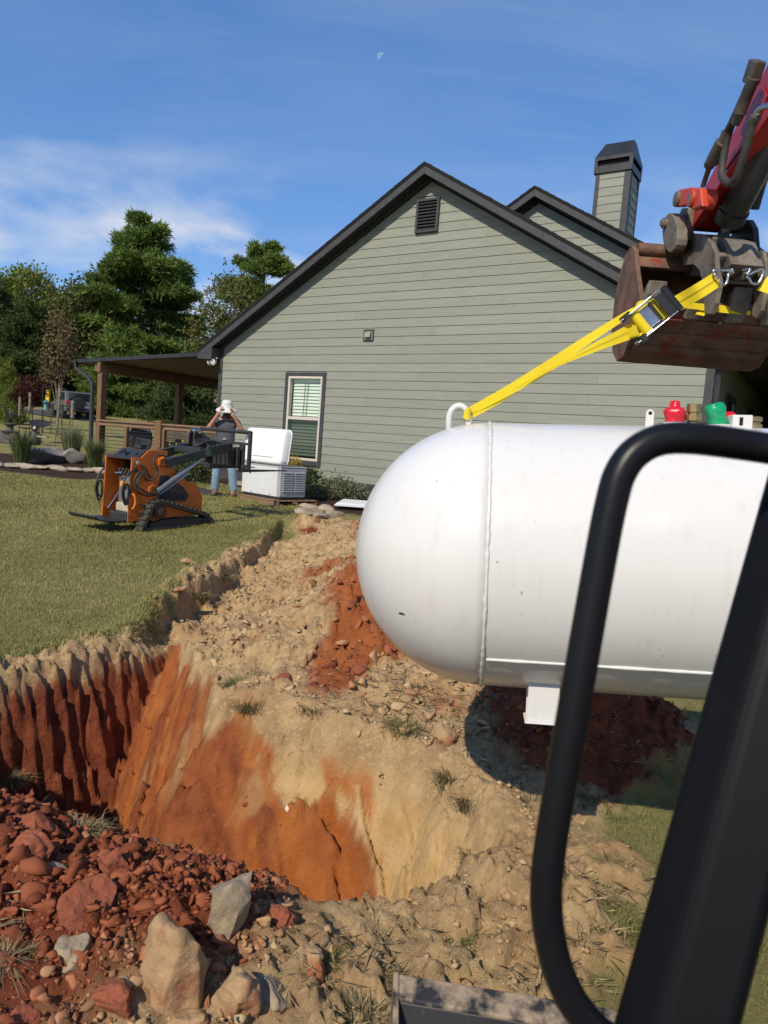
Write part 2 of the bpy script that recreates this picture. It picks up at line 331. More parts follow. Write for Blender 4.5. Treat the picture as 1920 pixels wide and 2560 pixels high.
        z = z+scrape*dirt*(0.9*blk*sstep(-0.1, 0.3, fbm(x*2.4, y*2.4, 3, 87))+0.040*fbm(x*13, y*13, 5, 57, 0.65)+0.03*fbm(x*3.5, y*3.5, 3, 58))+tee*sstep(0.02, 0.1, d)*dirt*(0.07*fbm(x*15, y*15, 5, 59, 0.68)+1.6*blk)
        z = z+(1-dirt)*(0.02*fbm(x*1.3, y*1.3, 3, 99)+0.008*fbm(x*8, y*8, 3, 98))
        ed = np.exp(-(ds/0.12)**2)*(d < 0.1); z = z+0.035*ed*(0.6+fbm(x*7, y*7, 3, 66))*sstep(9, 6, y)
    return z, dirt, red, orange, scrape
def gz(x, y): return float(ground(np.array([x]), np.array([y]), False)[0][0])
def lines(parts):
    out = []
    for a, b, s0, s1 in parts:
        p = a; L = b-a
        while p < b-1e-9:
            out.append(p); t = (p-a)/L; p += s0*(s1/s0)**t
    out.append(parts[-1][1]); return np.array(out)
gx = np.concatenate([-lines([(2.75,5,0.015,0.12),(5,20,0.12,0.9),(20,900,0.9,60)])[::-1], lines([(-2.75,1.95,0.0135,0.0135),(1.95,4,0.02,0.12),(4,20,0.12,1.2),(20,900,1.2,60)])[1:]])
gy = lines([(-80,0.4,12,0.12),(0.4,1.5,0.06,0.02),(1.5,5.4,0.0135,0.0135),(5.4,12.4,0.02,0.055),(12.4,30,0.08,0.5),(30,150,0.8,4),(150,1600,6,120)])
GX, GY = np.meshgrid(gx, gy)
GZ, gdirt, gred, goran, gscr = (a.reshape(GX.shape) for a in ground(GX.ravel(), GY.ravel()))
nx, ny = len(gx), len(gy)
idx = np.arange(nx*ny).reshape(ny, nx)
Fq = np.stack([idx[:-1,:-1], idx[:-1,1:], idx[1:,1:], idx[1:,:-1]], -1).reshape(-1, 4)
gme = tri_mesh('ground', np.stack([GX, GY, GZ], -1).reshape(-1, 3), Fq)
mul = np.zeros(GX.size); mk = (GY.ravel() > 9) & (GY.ravel() < 25) & (np.abs(GX.ravel()) < 20)
mul[mk] = sstep(-0.1, 0.15, np.maximum(poly_sd(MULCH, GX.ravel()[mk], GY.ravel()[mk]), poly_sd(BED, GX.ravel()[mk], GY.ravel()[mk]))+0.2*fbm(GX.ravel()[mk]*2, GY.ravel()[mk]*2, 3, 4))
for nme, v in (('dirt', gdirt), ('red', gred), ('orange', goran), ('scrape', gscr), ('mulch', mul)): attr(gme, nme, v.ravel())
def ground_material():
    m, t, b = newmat('soil_and_turf'); L = t.links.new
    geo = t.nodes.new('ShaderNodeNewGeometry'); P = geo.outputs['Position']
    def A(n):
        a = t.nodes.new('ShaderNodeAttribute'); a.attribute_name = n; return a.outputs['Fac']
    def noise(s, det=6, r=0.6):
        n = t.nodes.new('ShaderNodeTexNoise'); n.inputs['Scale'].default_value = s; n.inputs['Detail'].default_value = det; n.inputs['Roughness'].default_value = r; L(P, n.inputs['Vector']); return n.outputs['Fac']
    def rng(f, a, z):
        r = t.nodes.new('ShaderNodeMapRange'); r.inputs['From Min'].default_value = a; r.inputs['From Max'].default_value = z; L(f, r.inputs['Value']); return r.outputs[0]
    def mix(f, a, z):
        x = t.nodes.new('ShaderNodeMix'); x.data_type = 'RGBA'; L(f, x.inputs['Factor'])
        for s, v in ((6, a), (7, z)):
            if isinstance(v, tuple): x.inputs[s].default_value = (*v, 1)
            else: L(v, x.inputs[s])
        return x.outputs[2]
    tan = mix(rng(noise(7), .35, .68), (0.36, 0.235, 0.120), (0.54, 0.375, 0.190)); tan = mix(rng(noise(38, 4), .52, .75), tan, (0.60, 0.45, 0.26))
    tan = mix(rng(noise(2.0), .5, .72), tan, (0.40, 0.235, 0.11))
    tansm = mix(rng(noise(5, 8), .4, .65), (0.62, 0.425, 0.205), (0.52, 0.32, 0.13))
    tan = mix(A('scrape'), tan, tansm)
    red = mix(rng(noise(9), .35, .65), (0.150, 0.036, 0.018), (0.280, 0.078, 0.034)); red = mix(rng(noise(45, 4), .55, .75), red, (0.27, 0.092, 0.04))
    ora = mix(rng(noise(6, 8), .35, .65), (0.36, 0.100, 0.022), (0.47, 0.165, 0.042))
    soil = mix(A('red'), tan, red); soil = mix(A('orange'), soil, ora)
    grs = mix(rng(noise(3.2), .38, .62), (0.150, 0.150, 0.042), (0.25, 0.215, 0.070)); grs = mix(rng(noise(60, 3), .45, .7), grs, (0.26, 0.22, 0.095)); grs = mix(rng(noise(0.55, 4), .46, .62), grs, (0.24, 0.205, 0.082))
    mulc = mix(rng(noise(16, 5), .35, .65), (0.022, 0.012, 0.008), (0.065, 0.034, 0.02))
    c = mix(A('dirt'), grs, soil); c = mix(A('mulch'), c, mulc)
    L(c, b.inputs['Base Color'])
    wet = t.nodes.new('ShaderNodeMapRange'); wet.inputs['To Min'].default_value = 0.95; wet.inputs['To Max'].default_value = 0.62; L(A('orange'), wet.inputs['Value']); L(wet.outputs[0], b.inputs['Roughness']); b.inputs['Specular IOR Level'].default_value = 0.2
    bp = t.nodes.new('ShaderNodeBump'); bp.inputs['Distance'].default_value = 0.03; bp.inputs['Strength'].default_value = 0.9; L(noise(42, 10, .75), bp.inputs['Height']); L(bp.outputs[0], b.inputs['Normal'])
    return m
g_ob = link('ground', gme, ground_material(), None, 'all'); tag(g_ob, 'lawn rising to the house, cut open by the red clay pit', None, None, 'structure')
# driveway behind the garden
def ribbon(name, path, w, m, lift=0.03):
    V = []; F = []
    for i, (x, y) in enumerate(path):
        a = np.array(path[max(i-1, 0)]); b = np.array(path[min(i+1, len(path)-1)]); d = (b-a)/np.linalg.norm(b-a); n_ = np.array((-d[1], d[0]))
        for s in (-.5, .5):
            q = np.array((x, y))+n_*w*s; V.append((q[0], q[1], gz(*q)+lift))
        if i: F.append((2*i-2, 2*i-1, 2*i+1, 2*i))
    me = bpy.data.meshes.new(name); me.from_pydata(V, [], F); return link(name, me, m)
# ================================================================== HOUSE
TH = radians(32.5); HD = 12.6
HT = np.array([cos(TH), -sin(TH), 0]); HN = np.array([sin(TH), cos(TH), 0])
def hw(s, y, z): return HT*s+HN*(HD+y)+np.array([0, 0, z])        # house coordinates -> world
m_siding = M('sage_siding', (0.208,0.218,0.180), (0.240,0.249,0.207), scale=2.2, rough=0.62, bump=0.35, bscale=22, stretch=(1,6,14), bdist=0.004, rand=0.045, spec=0.3)
m_trim = M('charcoal_trim', (0.040,0.040,0.045), (0.054,0.054,0.059), scale=9, rough=0.6, bump=0.2, bscale=60, bdist=0.003, spec=0.3)
m_black = M('black_metal', (0.017,0.017,0.019), (0.028,0.028,0.030), scale=5, rough=0.5, spec=0.4)
m_soffit = M('dark_soffit', (0.028,0.028,0.031), rough=0.75)
m_shing = M('shingle', (0.010,0.010,0.011), (0.022,0.022,0.023), scale=40, rough=0.95, bump=0.6, bscale=90)
m_vinyl = M('tan_vinyl', (0.50,0.44,0.385), (0.55,0.49,0.43), scale=4, rough=0.45)
m_slat = M('white_blind', (0.74,0.78,0.74), rough=0.5)
m_dark = M('dark_void', (0.008,0.008,0.008), rough=0.9)
m_white = M('white_paint', (0.76,0.76,0.75), (0.70,0.70,0.69), scale=7, rough=0.4)
def glassmat(name, tint, refl=0.10, dark=0.0):
    m, t, b = newmat(name); t.nodes.remove(b); L = t.links.new
    tr = t.nodes.new('ShaderNodeBsdfTransparent'); tr.inputs[0].default_value = (*tint, 1)
    gl = t.nodes.new('ShaderNodeBsdfGlossy'); gl.inputs['Roughness'].default_value = 0.03
    fr = t.nodes.new('ShaderNodeFresnel'); fr.inputs[0].default_value = 1.5
    ms = t.nodes.new('ShaderNodeMixShader'); L(fr.outputs[0], ms.inputs[0]); L(tr.outputs[0], ms.inputs[1]); L(gl.outputs[0], ms.inputs[2])
    L(ms.outputs[0], t.nodes['Material Output'].inputs[0]); return m
m_glass = glassmat('window_glass', (0.86,0.93,0.88)); m_screen = glassmat('insect_screen', (0.42,0.45,0.44))
house = thing('house', 'sage green lap-sided house with black gable roof and chimney', 'house', HN*HD, -TH)
AP, AZ, SL = -7.476, 6.868, 0.583            # gable apex on the wall, slope 7 in 12
SL0, SL1 = -13.0, -2.04                       # siding limits
Z0, DZ = 0.772, 0.1827
WIN = (-10.95, -9.785, 1.04, 3.115)
VNT = (-7.765, -7.243, 5.90, 6.55)
def siding(parent, s0, s1, zlo, kmax, apex=None, az=None, y=0.0, holes=(), seed=1, zbase=Z0, joint=3.66, nm='siding_board', mat=None):
    rs = random.Random(seed); out = []
    for k in range(kmax):
        a = zbase+DZ*k; z1 = a+DZ+0.014
        if a < zlo-DZ: continue
        def lim(z):
            if apex is None: return s0, s1
            h = (az-z)/SL; return max(s0, apex-h), min(s1, apex+h)
        if apex is not None and az-a < 0.03: break
        z1 = min(z1, az-0.002) if apex is not None else z1
        b0, b1 = lim(a); t0, t1 = lim(z1)
        cuts = []; p = b0+rs.uniform(0.6, joint)
        while p < b1-0.3: cuts.append(p); p += joint*rs.choice([1, 1, 0.78])
        spans = [(b0, b1)]
        for (h0, h1, hz0, hz1) in holes:
            if a > hz0-0.02 and a+DZ < hz1+0.02 or (a < hz1-0.09 and a+DZ > hz0+0.09):
                spans = [q for (u, v) in spans for q in ((u, min(v, h0+0.01)), (max(u, h1-0.01), v)) if q[1]-q[0] > 0.02]
        for (u, v) in spans:
            pts = [u]+[c for c in cuts if u+0.15 < c < v-0.15]+[v]
            for i in range(len(pts)-1):
                l, r = pts[i]+(0.0010 if i else 0), pts[i+1]-(0.0010 if i < len(pts)-2 else 0)
                tl = max(l, t0) if l <= b0+1e-6 or l < t0 else l; trr = min(r, t1) if r > t1 else r
                if trr < tl: trr = tl = (tl+trr)/2
                mb = MB(); yo, yi = y-0.021, y-0.006
                mb.add([(l,yo,a),(r,yo,a),(trr,yi-0.002,z1),(tl,yi-0.002,z1),(l,y,a),(r,y,a),(trr,y,z1),(tl,y,z1)],
                       [(0,1,2,3),(7,6,5,4),(0,4,5,1),(1,5,6,2),(2,6,7,3),(3,7,4,0)])
                out.append(mb.build(nm, mat or m_siding, parent))
    return out
bw = MB()   # wall body behind the boards, with the window opening
bw.box(SL0, WIN[0]+.02, 0.001, .15, 0.2, 3.7); bw.box(WIN[1]-.02, SL1, 0.001, .15, 0.2, 3.7); bw.box(WIN[0]+.02, WIN[1]-.02, 0.001, .15, 0.2, WIN[2]+.02); bw.box(WIN[0]+.02, WIN[1]-.02, 0.001, .15, WIN[3]-.02, 3.7)
bw.prism([(SL0,3.7),(SL1,3.7),(SL1,3.72),(AP,AZ),(SL0,3.72)], (0,.001,0), (1,0,0), (0,0,1), (0,.15,0))
bw.box(SL0, SL0+.15, .15, 9, .2, 3.6)
bw.build('wall', m_siding, house)
siding(house, SL0, SL1, 0.7, 34, AP, AZ+0.02, holes=(WIN, VNT), seed=4)
MB().box(SL0-.11, SL1+.13, -.034, .0, 0.30, Z0-0.004).build('skirt_board', m_trim, house, bevel=.004)
MB().box(SL0-.115, SL0, -.032, .10, Z0, 3.72).build('corner_board', m_trim, house, bevel=.004)
MB().box(SL1, SL1+.135, -.032, .12, Z0, 3.75).build('corner_board', m_trim, house, bevel=.004)
# --- roof: front plane 0.34 m out
RY = -0.355
def roof_side(sg, s_eave, y0, y1, ap, topz, par, name='roof_slope'):
    e = ap+sg*s_eave; ze = topz-SL*s_eave
    mb = MB(); th = 0.055
    mb.add([(ap,y0,topz),(e,y0,ze),(e,y1,ze),(ap,y1,topz),(ap,y0,topz-th),(e,y0,ze-th),(e,y1,ze-th),(ap,y1,topz-th)],
           [(0,1,2,3) if sg < 0 else (3,2,1,0),(7,6,5,4) if sg < 0 else (4,5,6,7),(0,4,5,1),(1,5,6,2),(2,6,7,3)])
    r = mb.build(name, m_shing, par)
    # shingle butts showing along the rake
    rs = random.Random(int(s_eave*100)); sb = MB(); p = 0.0
    while p < s_eave:
        q = min(p+0.165, s_eave); h = rs.uniform(0.006, 0.016)
        a, b = ap+sg*p, ap+sg*q
        sb.add([(a,y0-.012,topz-SL*p+.001),(b,y0-.012,topz-SL*q+h),(b,y0+.5,topz-SL*q+h),(a,y0+.5,topz-SL*p+.001),(b,y0-.012,topz-SL*q-.02),(a,y0-.012,topz-SL*p-.02)],
               [(0,1,2,3) if sg < 0 else (3,2,1,0),(0,5,4,1) if sg < 0 else (1,4,5,0)]); p = q
    sb.build('shingle_edge', m_shing, r)
def rake(sg, s_eave, y0, ap, topz, par, depth=0.155, wall_y=0.0, joint=None):
    """rake board with soffit behind it"""
    t = 0.058; a = (ap, topz-t); s_end = s_eave-0.03
    e = ap+sg*s_end; ze = topz-t-SL*s_end
    pieces = [(0, s_end)] if not joint else [(0, joint-.002), (joint+.002, s_end)]
    for p, q in pieces:
        poly = [(ap+sg*p, topz-t-SL*p), (ap+sg*q, topz-t-SL*q), (ap+sg*q, topz-t-SL*q-depth), (ap+sg*p, topz-t-SL*p-depth)]
        MB().prism(poly, (0,y0+.018,0), (1,0,0), (0,0,1), (0,.026,0)).build('rake_board', m_trim, par, bevel=.003)
    so_ = MB(); zz = 0.075
    so_.add([(ap,y0+.044,topz-t-zz),(e,y0+.044,ze-zz),(e,wall_y,ze-zz),(ap,wall_y,topz-t-zz)], [(0,1,2,3)]); so_.build('soffit', m_soffit, par)
    MB().prism([(ap+sg*.0, topz-t-zz-.002),(e, ze-zz-.002),(e, ze-zz-.10),(ap, topz-t-zz-.10)], (0,wall_y-.03,0), (1,0,0), (0,0,1), (0,.026,0)).build('frieze_board', m_trim, par)
TOPZ = 7.145; SE = 6.09
roof_side(-1, SE, RY, 9.5, AP, TOPZ, house); roof_side(1, SE, RY, 9.5, AP, TOPZ, house)
rake(-1, SE, RY, AP, TOPZ, house, joint=4.6); rake(1, SE, RY, AP, TOPZ, house, joint=2.55)
for sg in (-1, 1):
    e = AP+sg*(SE-.03); ze = TOPZ-.058-SL*(SE-.03); i = AP+sg*(-SL0+AP+(.0 if sg < 0 else .0))
    MB().prism([(e, ze),(e, ze-.155),(e-sg*.46, ze-.175),(e-sg*.46, ze-.155+SL*.46),], (0,RY+.02,0), (1,0,0), (0,0,1), (0,.36,0)).build('eave_return', m_trim, house)
    MB().box(min(e, e+sg*.02), max(e, e+sg*.02), RY+.02, 9.4, ze-.16, ze).build('eave_fascia', m_trim, house)
# --- window with blind
W = thing('window', None, None); W.parent = house
def win(parent, x0, x1, z0, z1, y=0.0, trim=0.105, fr=0.055, slats=True):
    yo = y-0.045
    for n, b in (('head_trim', (x0, x1, z1-trim*.75, z1)), ('sill_trim', (x0, x1, z0, z0+trim)), ('side_trim', (x0, x0+trim*.85, z0+trim, z1-trim*.75)), ('side_trim', (x1-trim*.85, x1, z0+trim, z1-trim*.75))):
        MB().box(b[0], b[1], yo, y+.03, b[2], b[3]).build(n, m_trim, parent, bevel=.004)
    a0, a1, c0, c1 = x0+trim*.85, x1-trim*.85, z0+trim, z1-trim*.75; zm_ = (c0+c1)/2+.0
    for n, b in (('frame_head', (a0, a1, c1-fr, c1)), ('frame_sill', (a0, a1, c0, c0+fr)), ('frame_jamb', (a0, a0+fr, c0+fr, c1-fr)), ('frame_jamb', (a1-fr, a1, c0+fr, c1-fr)), ('meeting_rail', (a0+fr, a1-fr, zm_-.035, zm_+.03))):
        MB().box(b[0], b[1], y-.035, y+.06, b[2], b[3]).build(n, m_vinyl, parent, bevel=.004)
    g0, g1 = a0+fr, a1-fr
    MB().add([(g0,y+.0,zm_+.03),(g1,y+.0,zm_+.03),(g1,y+.0,c1-fr),(g0,y+.0,c1-fr)], [(0,1,2,3)]).build('pane', m_glass, parent)
    MB().add([(g0,y+.02,c0+fr),(g1,y+.02,c0+fr),(g1,y+.02,zm_-.035),(g0,y+.02,zm_-.035)], [(0,1,2,3)]).build('pane', m_glass, parent)
    MB().add([(g0,y-.012,c0+fr),(g1,y-.012,c0+fr),(g1,y-.012,zm_-.035),(g0,y-.012,zm_-.035)], [(0,1,2,3)]).build('insect_screen', m_screen, parent)
    if slats:
        n = int((c1-c0-.2)/.075); zt = c1-fr-.09
        for i in range(n):
            z = zt-.075*(i+.5); MB().obox(((g0+g1)/2, y+.10, z), ((g1-g0)/2-.015, 0, 0), (0, .012, .030), (0, .002, -.001)).build('slat', m_slat, parent)
        MB().box(g0+.01, g1-.01, y+.075, y+.125, c1-fr-.085, c1-fr).build('blind_headrail', m_slat, parent)
        for u in (0.42, 0.52): MB().tube([(g0+(g1-g0)*u, y+.072, zt), (g0+(g1-g0)*(u-.03), y+.072, zm_)], .006, 5).build('blind_cord', m_trim, parent)
        rm = MB(); rm.box(g0-.05, g1+.05, y+.16, y+.9, c0-.1, c1+.1); rm.build('room_behind', M('room_wall', (.10,.11,.10), rough=.9), parent)
    return parent
win(W, *WIN)
# --- louvred gable vent
v = thing('gable_vent', None, None); v.parent = house
x0, x1, z0, z1 = VNT
MB().box(x0+.04, x1-.04, -.012, .02, z0+.04, z1-.04).build('backing', m_dark, v)
for b in ((x0, x0+.05, z0, z1), (x1-.05, x1, z0, z1)): MB().box(b[0], b[1], -.075, .0, b[2], b[3]).build('stile', m_trim, v, bevel=.004)
for b in ((z0, z0+.045), (z1-.045, z1)): MB().box(x0+.05, x1-.05, -.075, .0, *b).build('rail', m_trim, v, bevel=.004)
for i in range(9):
    z = z0+.075+(z1-z0-.12)*i/8.4; MB().obox(((x0+x1)/2, -.038, z), ((x1-x0)/2-.05, 0, 0), (0, .026, .022), (0, .004, -.005)).build('louvre', m_trim, v)
# --- dryer vent
v = thing('wall_vent', None, None); v.parent = house
m_vs = M('painted_vent', (.23,.235,.19), rough=.5)
for b in ((-8.856,-8.832,3.786,4.025), (-8.624,-8.60,3.786,4.025)): MB().box(b[0], b[1], -.045, 0, b[2], b[3]).build('frame_side', m_trim, v, bevel=.003)
for b in ((3.786,3.81), (4.001,4.025)): MB().box(-8.832, -8.624, -.045, 0, *b).build('frame_rail', m_trim, v, bevel=.003)
MB().box(-8.832, -8.624, -.03, -.001, 3.81, 4.001).build('plate', m_vs, v)
MB().prism([(0,0),(-.05,-.02),(-.075,-.13),(0,-.13)], (-8.80,-.03,3.985), (0,1,0), (0,0,1), (.145,0,0)).build('hood', m_vs, v, bevel=.004)
# --- floodlights under the left eave
fl = thing('flood_light', None, None); fl.parent = house
m_lamp = M('lamp_glass', (.62,.62,.60), (.45,.45,.43), scale=40, rough=.15)
fz = 3.36
MB().lathe([(.055,0),(.055,.03),(.02,.035)], (-13.12,-.15,fz+.05), (0,0,1), 14).build('base', m_white, fl, True)
for dx, dr in ((-.18, (-.75,-.45,-.35)), (.05, (.05,-.9,-.2))):
    MB().lathe([(.02,-.03),(.035,.0),(.075,.09),(.078,.1),(.07,.105)], (-13.12+dx*.55,-.17,fz-.02), dr, 16).build('lamp', m_lamp, fl, True)
    MB().tube([(-13.12,-.15,fz+.05), (-13.12+dx*.55,-.17,fz-.02)], .014, 6).build('arm', m_white, fl)
# --- rear cross gable and chimney
G2Y, A2, T2 = 2.9, -6.38, 7.54
roof_side(-1, 3.2, G2Y-.34, 9.5, A2, T2, house); roof_side(1, 4.6, G2Y-.34, 9.5, A2, T2, house)
rake(-1, 3.2, G2Y-.34, A2, T2, house, wall_y=G2Y); rake(1, 4.6, G2Y-.34, A2, T2, house, wall_y=G2Y)
b2 = MB(); b2.prism([(A2-4.4, T2-.35-4.4*SL), (A2+4.4, T2-.35-4.4*SL), (A2, T2-.28)], (0,G2Y+.001,0), (1,0,0), (0,0,1), (0,.15,0)); b2.build('gable_wall', m_siding, house)
siding(house, A2-4.2, A2+4.3, 5.0, 40, A2, T2-.27, y=G2Y, seed=9)
CX0, CX1, CY, CYB = -5.345, -4.59, 3.5, 4.24
ch = thing('chimney', None, None); ch.parent = house
MB().box(CX0+.012, CX1-.012, CY+.012, CYB-.012, 5.5, 7.95).build('core', m_siding, ch)
siding(ch, CX0+.085, CX1-.12, 6.2, 40, y=CY+.012, seed=12, zbase=Z0-.06, joint=9)
for k in range(30, 40):
    a = Z0-.06+DZ*k; z1 = a+DZ+.012
    if z1 > 7.96: break
    yy0, yy1 = CY+.11, CYB-.09
    MB().add([(CX1+.009,yy0,a),(CX1+.009,yy1,a),(CX1-.005,yy1,z1),(CX1-.005,yy0,z1),(CX1-.012,yy0,a),(CX1-.012,yy1,a),(CX1-.012,yy1,z1),(CX1-.012,yy0,z1)],
             [(0,1,2,3),(0,4,5,1),(1,5,6,2),(3,7,4,0),(2,6,7,3)]).build('siding_board', m_siding, ch)
for b in ((CX0-.004, CX0+.09, CY-.014, CY+.10), (CX1-.125, CX1+.014, CY-.014, CY+.115), (CX1-.1, CX1+.014, CYB-.09, CYB+.01), (CX0-.004, CX0+.09, CYB-.09, CYB+.01)):
    MB().box(b[0], b[1], b[2], b[3], 5.5, 7.955).build('corner_board', m_trim, ch, bevel=.004)
cp = thing('chimney_cap', None, None); cp.parent = ch
m_cap = M('black_sheet_metal', (.019,.019,.021), (.034,.034,.037), scale=4, rough=.42, metal=.3, c3=(.11,.11,.115), s3=9, lo3=.66, hi3=.8)
c0, c1, d0, d1 = CX0-.045, CX1+.03, CY-.045, CYB+.06
zb0, zb1, zs0, zs1 = 7.965, 8.31, 8.115, 8.238
for (a, b, c, d) in ((c0,c1,d0,d0+.02), (c0,c1,d1-.02,d1), (c0,c0+.02,d0+.02,d1-.02), (c1-.02,c1,d0+.02,d1-.02)):
    MB().box(a, b, c, d, zb0, zs0).build('skirt_panel', m_cap, cp); MB().box(a, b, c, d, zs1, zb1).build('head_panel', m_cap, cp)
for (a, b) in ((c0,d0), (c1-.07,d0), (c0,d1-.07), (c1-.07,d1-.07)): MB().box(a, a+.07, b, b+.07, zs0, zs1).build('cap_post', m_cap, cp)
MB().box(c0+.08, c1-.08, d0+.08, d1-.08, zb0, zs1).build('flue_box', m_dark, cp)
hx, hy = .13, .33
P = [(c0,d0,zb1),(c1,d0,zb1),(c1,d1,zb1),(c0,d1,zb1)]; Q = [(c0+.10,d0+hy,8.71),(c1-.10,d0+hy,8.71),(c1-.10,d1-hy+.04,8.71),(c0+.10,d1-hy+.04,8.71)]
MB().add(P+Q, [(0,1,5,4),(1,2,6,5),(2,3,7,6),(3,0,4,7),(4,5,6,7)]).build('cap_hood', m_cap, cp, bevel=.008)
# --- right side under the porch: side wall, corner downspout, windows, porch roof
SX = SL1+.135
MB().box(SX-.16, SX-.012, .12, 11, .2, 3.6).build('side_wall', m_siding, house)
for k in range(0, 15):
    a = Z0+DZ*k; z1 = a+DZ+.012
    MB().add([(SX+.009,.12,a),(SX+.009,11,a),(SX-.005,11,z1),(SX-.005,.12,z1),(SX-.012,.12,a),(SX-.012,11,a),(SX-.012,11,z1),(SX-.012,.12,z1)],
             [(0,1,2,3),(0,4,5,1),(1,5,6,2),(3,7,4,0),(2,6,7,3)]).build('siding_board', m_siding, house)
for yy in (1.35, 4.6):
    sw_ = thing('window', None, None); sw_.parent = house
    for b in ((yy, yy+.12, 1.0, 3.0), (yy+1.05, yy+1.17, 1.0, 3.0)): MB().box(SX, SX+.045, b[0], b[1], b[2], b[3]).build('side_trim', m_trim, sw_)
    for b in ((2.88, 3.0), (1.0, 1.1)): MB().box(SX, SX+.045, yy+.12, yy+1.05, *b).build('head_trim', m_trim, sw_)
    for b in ((yy+.12, yy+.18), (yy+.99, yy+1.05)): MB().box(SX, SX+.03, b[0], b[1], 1.1, 2.88).build('frame_jamb', m_vinyl, sw_)
    MB().box(SX+.001, SX+.012, yy+.18, yy+.99, 1.1, 2.88).build('pane', m_dark, sw_)
MB().tube([(SX+.05,-.02,3.55),(SX+.05,-.02,3.3),(SX+.05,-.02,.5)], .042, 4).build('downspout', m_trim, house)
MB().tube([(SX+.05,-.02,3.30),(SX+.16,-.0,3.42),(SX+.35,.05,3.46),(SX+.6,.1,3.5)], .04, 8).build('downspout_elbow', m_black, house, True)
MB().box(SX-.05, SX+3.4, .35, 11, 3.52, 3.62).build('porch_ceiling', m_soffit, house)
MB().prism([(0,3.62),(3.55,3.62),(3.55,3.72),(1.75,4.77),(0,3.78)], (SX,.35,0), (1,0,0), (0,0,1), (0,10.6,0)).build('porch_roof', m_trim, house)
MB().box(SX+3.1, SX+3.26, .5, .66, .3, 3.52).build('porch_post', m_trim, house)
MB().box(SX, SX+6, 11, 11.15, .2, 3.6).build('porch_end_wall', m_siding, house)
MB().box(SX+3.3, SX+3.45, .8, 11, .2, 3.52).build('porch_shade_wall', m_siding, house)  # unseen wall, added to block sky light so the porch side goes dark
# ================================================================== PATIO COVER AND DECK
m_wood = M('cedar', (0.125,0.064,0.030), (0.185,0.100,0.048), scale=5, rough=.7, bump=.3, bscale=30, stretch=(2,2,9), c3=(.13,.10,.075), s3=3, bdist=.004)
m_woodh = M('cedar_rail', (0.165,0.092,0.048), (0.24,0.142,0.08), scale=5, rough=.7, bump=.3, bscale=30, stretch=(1,8,8), bdist=.004)
pat = thing('patio_cover', 'black lean-to roof on cedar posts joined to the house', 'patio cover', HN*HD, -TH)
PX0, PX1, PYB = -19.1, -13.12, 5.6
def zr(s): return 3.36+(s-PX0)*(3.55-3.36)/(PX1-PX0)
mb = MB(); y0 = .12
mb.add([(PX0,y0,zr(PX0)+.10),(PX1,y0,zr(PX1)+.10),(PX1,PYB,zr(PX1)+.10),(PX0,PYB,zr(PX0)+.10),(PX0,y0,zr(PX0)),(PX1,y0,zr(PX1)),(PX1,PYB,zr(PX1)),(PX0,PYB,zr(PX0))],
       [(0,1,2,3),(0,4,5,1),(1,5,6,2),(2,6,7,3),(3,7,4,0)]); mb.build('roof_panel', m_black, pat)
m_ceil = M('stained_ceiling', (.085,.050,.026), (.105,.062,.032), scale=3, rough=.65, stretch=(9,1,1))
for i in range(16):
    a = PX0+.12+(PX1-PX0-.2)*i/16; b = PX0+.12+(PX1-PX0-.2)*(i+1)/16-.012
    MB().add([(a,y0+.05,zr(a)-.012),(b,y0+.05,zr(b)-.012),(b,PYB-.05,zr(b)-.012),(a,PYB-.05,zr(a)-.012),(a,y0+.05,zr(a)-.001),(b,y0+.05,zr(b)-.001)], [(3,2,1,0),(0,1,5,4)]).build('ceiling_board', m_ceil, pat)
MB().tube([(PX0-.05,y0-.05,zr(PX0)+.03),(PX0-.05,PYB,zr(PX0)+.03)], .065, 6).build('gutter', m_black, pat)
for i in range(10):
    a = PX0+.3+i*.58; MB().tube([(a,y0+.02,zr(a)+.10),(a,PYB,zr(a)+.10)], .02, 5).build('roof_rib', m_black, pat)
BX = PX0+1.05
MB().box(BX-.07, BX+.07, y0-.02, PYB-.1, zr(BX)-.30, zr(BX)-.02).build('beam', m_wood, pat, bevel=.008)
MB().box(BX-.35, BX-.07, y0+.1, y0+.24, zr(BX)-.26, zr(BX)-.03).build('outrigger', m_wood, pat, bevel=.008)
DZK = 0.80
for yy in (y0+.12, 3.05, PYB-.25):
    MB().box(BX-.095, BX+.095, yy-.095, yy+.095, DZK if yy > 1 else .3, zr(BX)-.30).build('post', m_wood, pat, bevel=.01)
MB().tube([(PX0-.02,y0,zr(PX0)-.02),(PX0-.02,y0,zr(PX0)-.16),(BX-.42,y0-.02,zr(PX0)-.44),(BX-.22,y0-.04,zr(PX0)-.62),(BX-.19,y0-.04,.5)], .062, 8).build('downspout', m_black, pat, True)
deck = thing('deck', 'raised cedar deck with cable railing beside the house', 'deck', HN*HD, -TH)
for i in range(38):
    a = .1+.142*i; MB().box(BX-.1, SL0-.15, a, a+.135, DZK-.035, DZK).build('deck_board', m_woodh, deck)
MB().box(BX-.1, SL0-.15, .05, .09, DZK-.26, DZK-.002).build('rim_joist', m_wood, deck)
MB().box(BX-.05, SL0-.2, .25, .27, .2, DZK-.27).build('skirt_panel', m_dark, deck)
RT = 1.76
rails = [(BX+.1, -15.42), (-15.20, SL0-.15)]
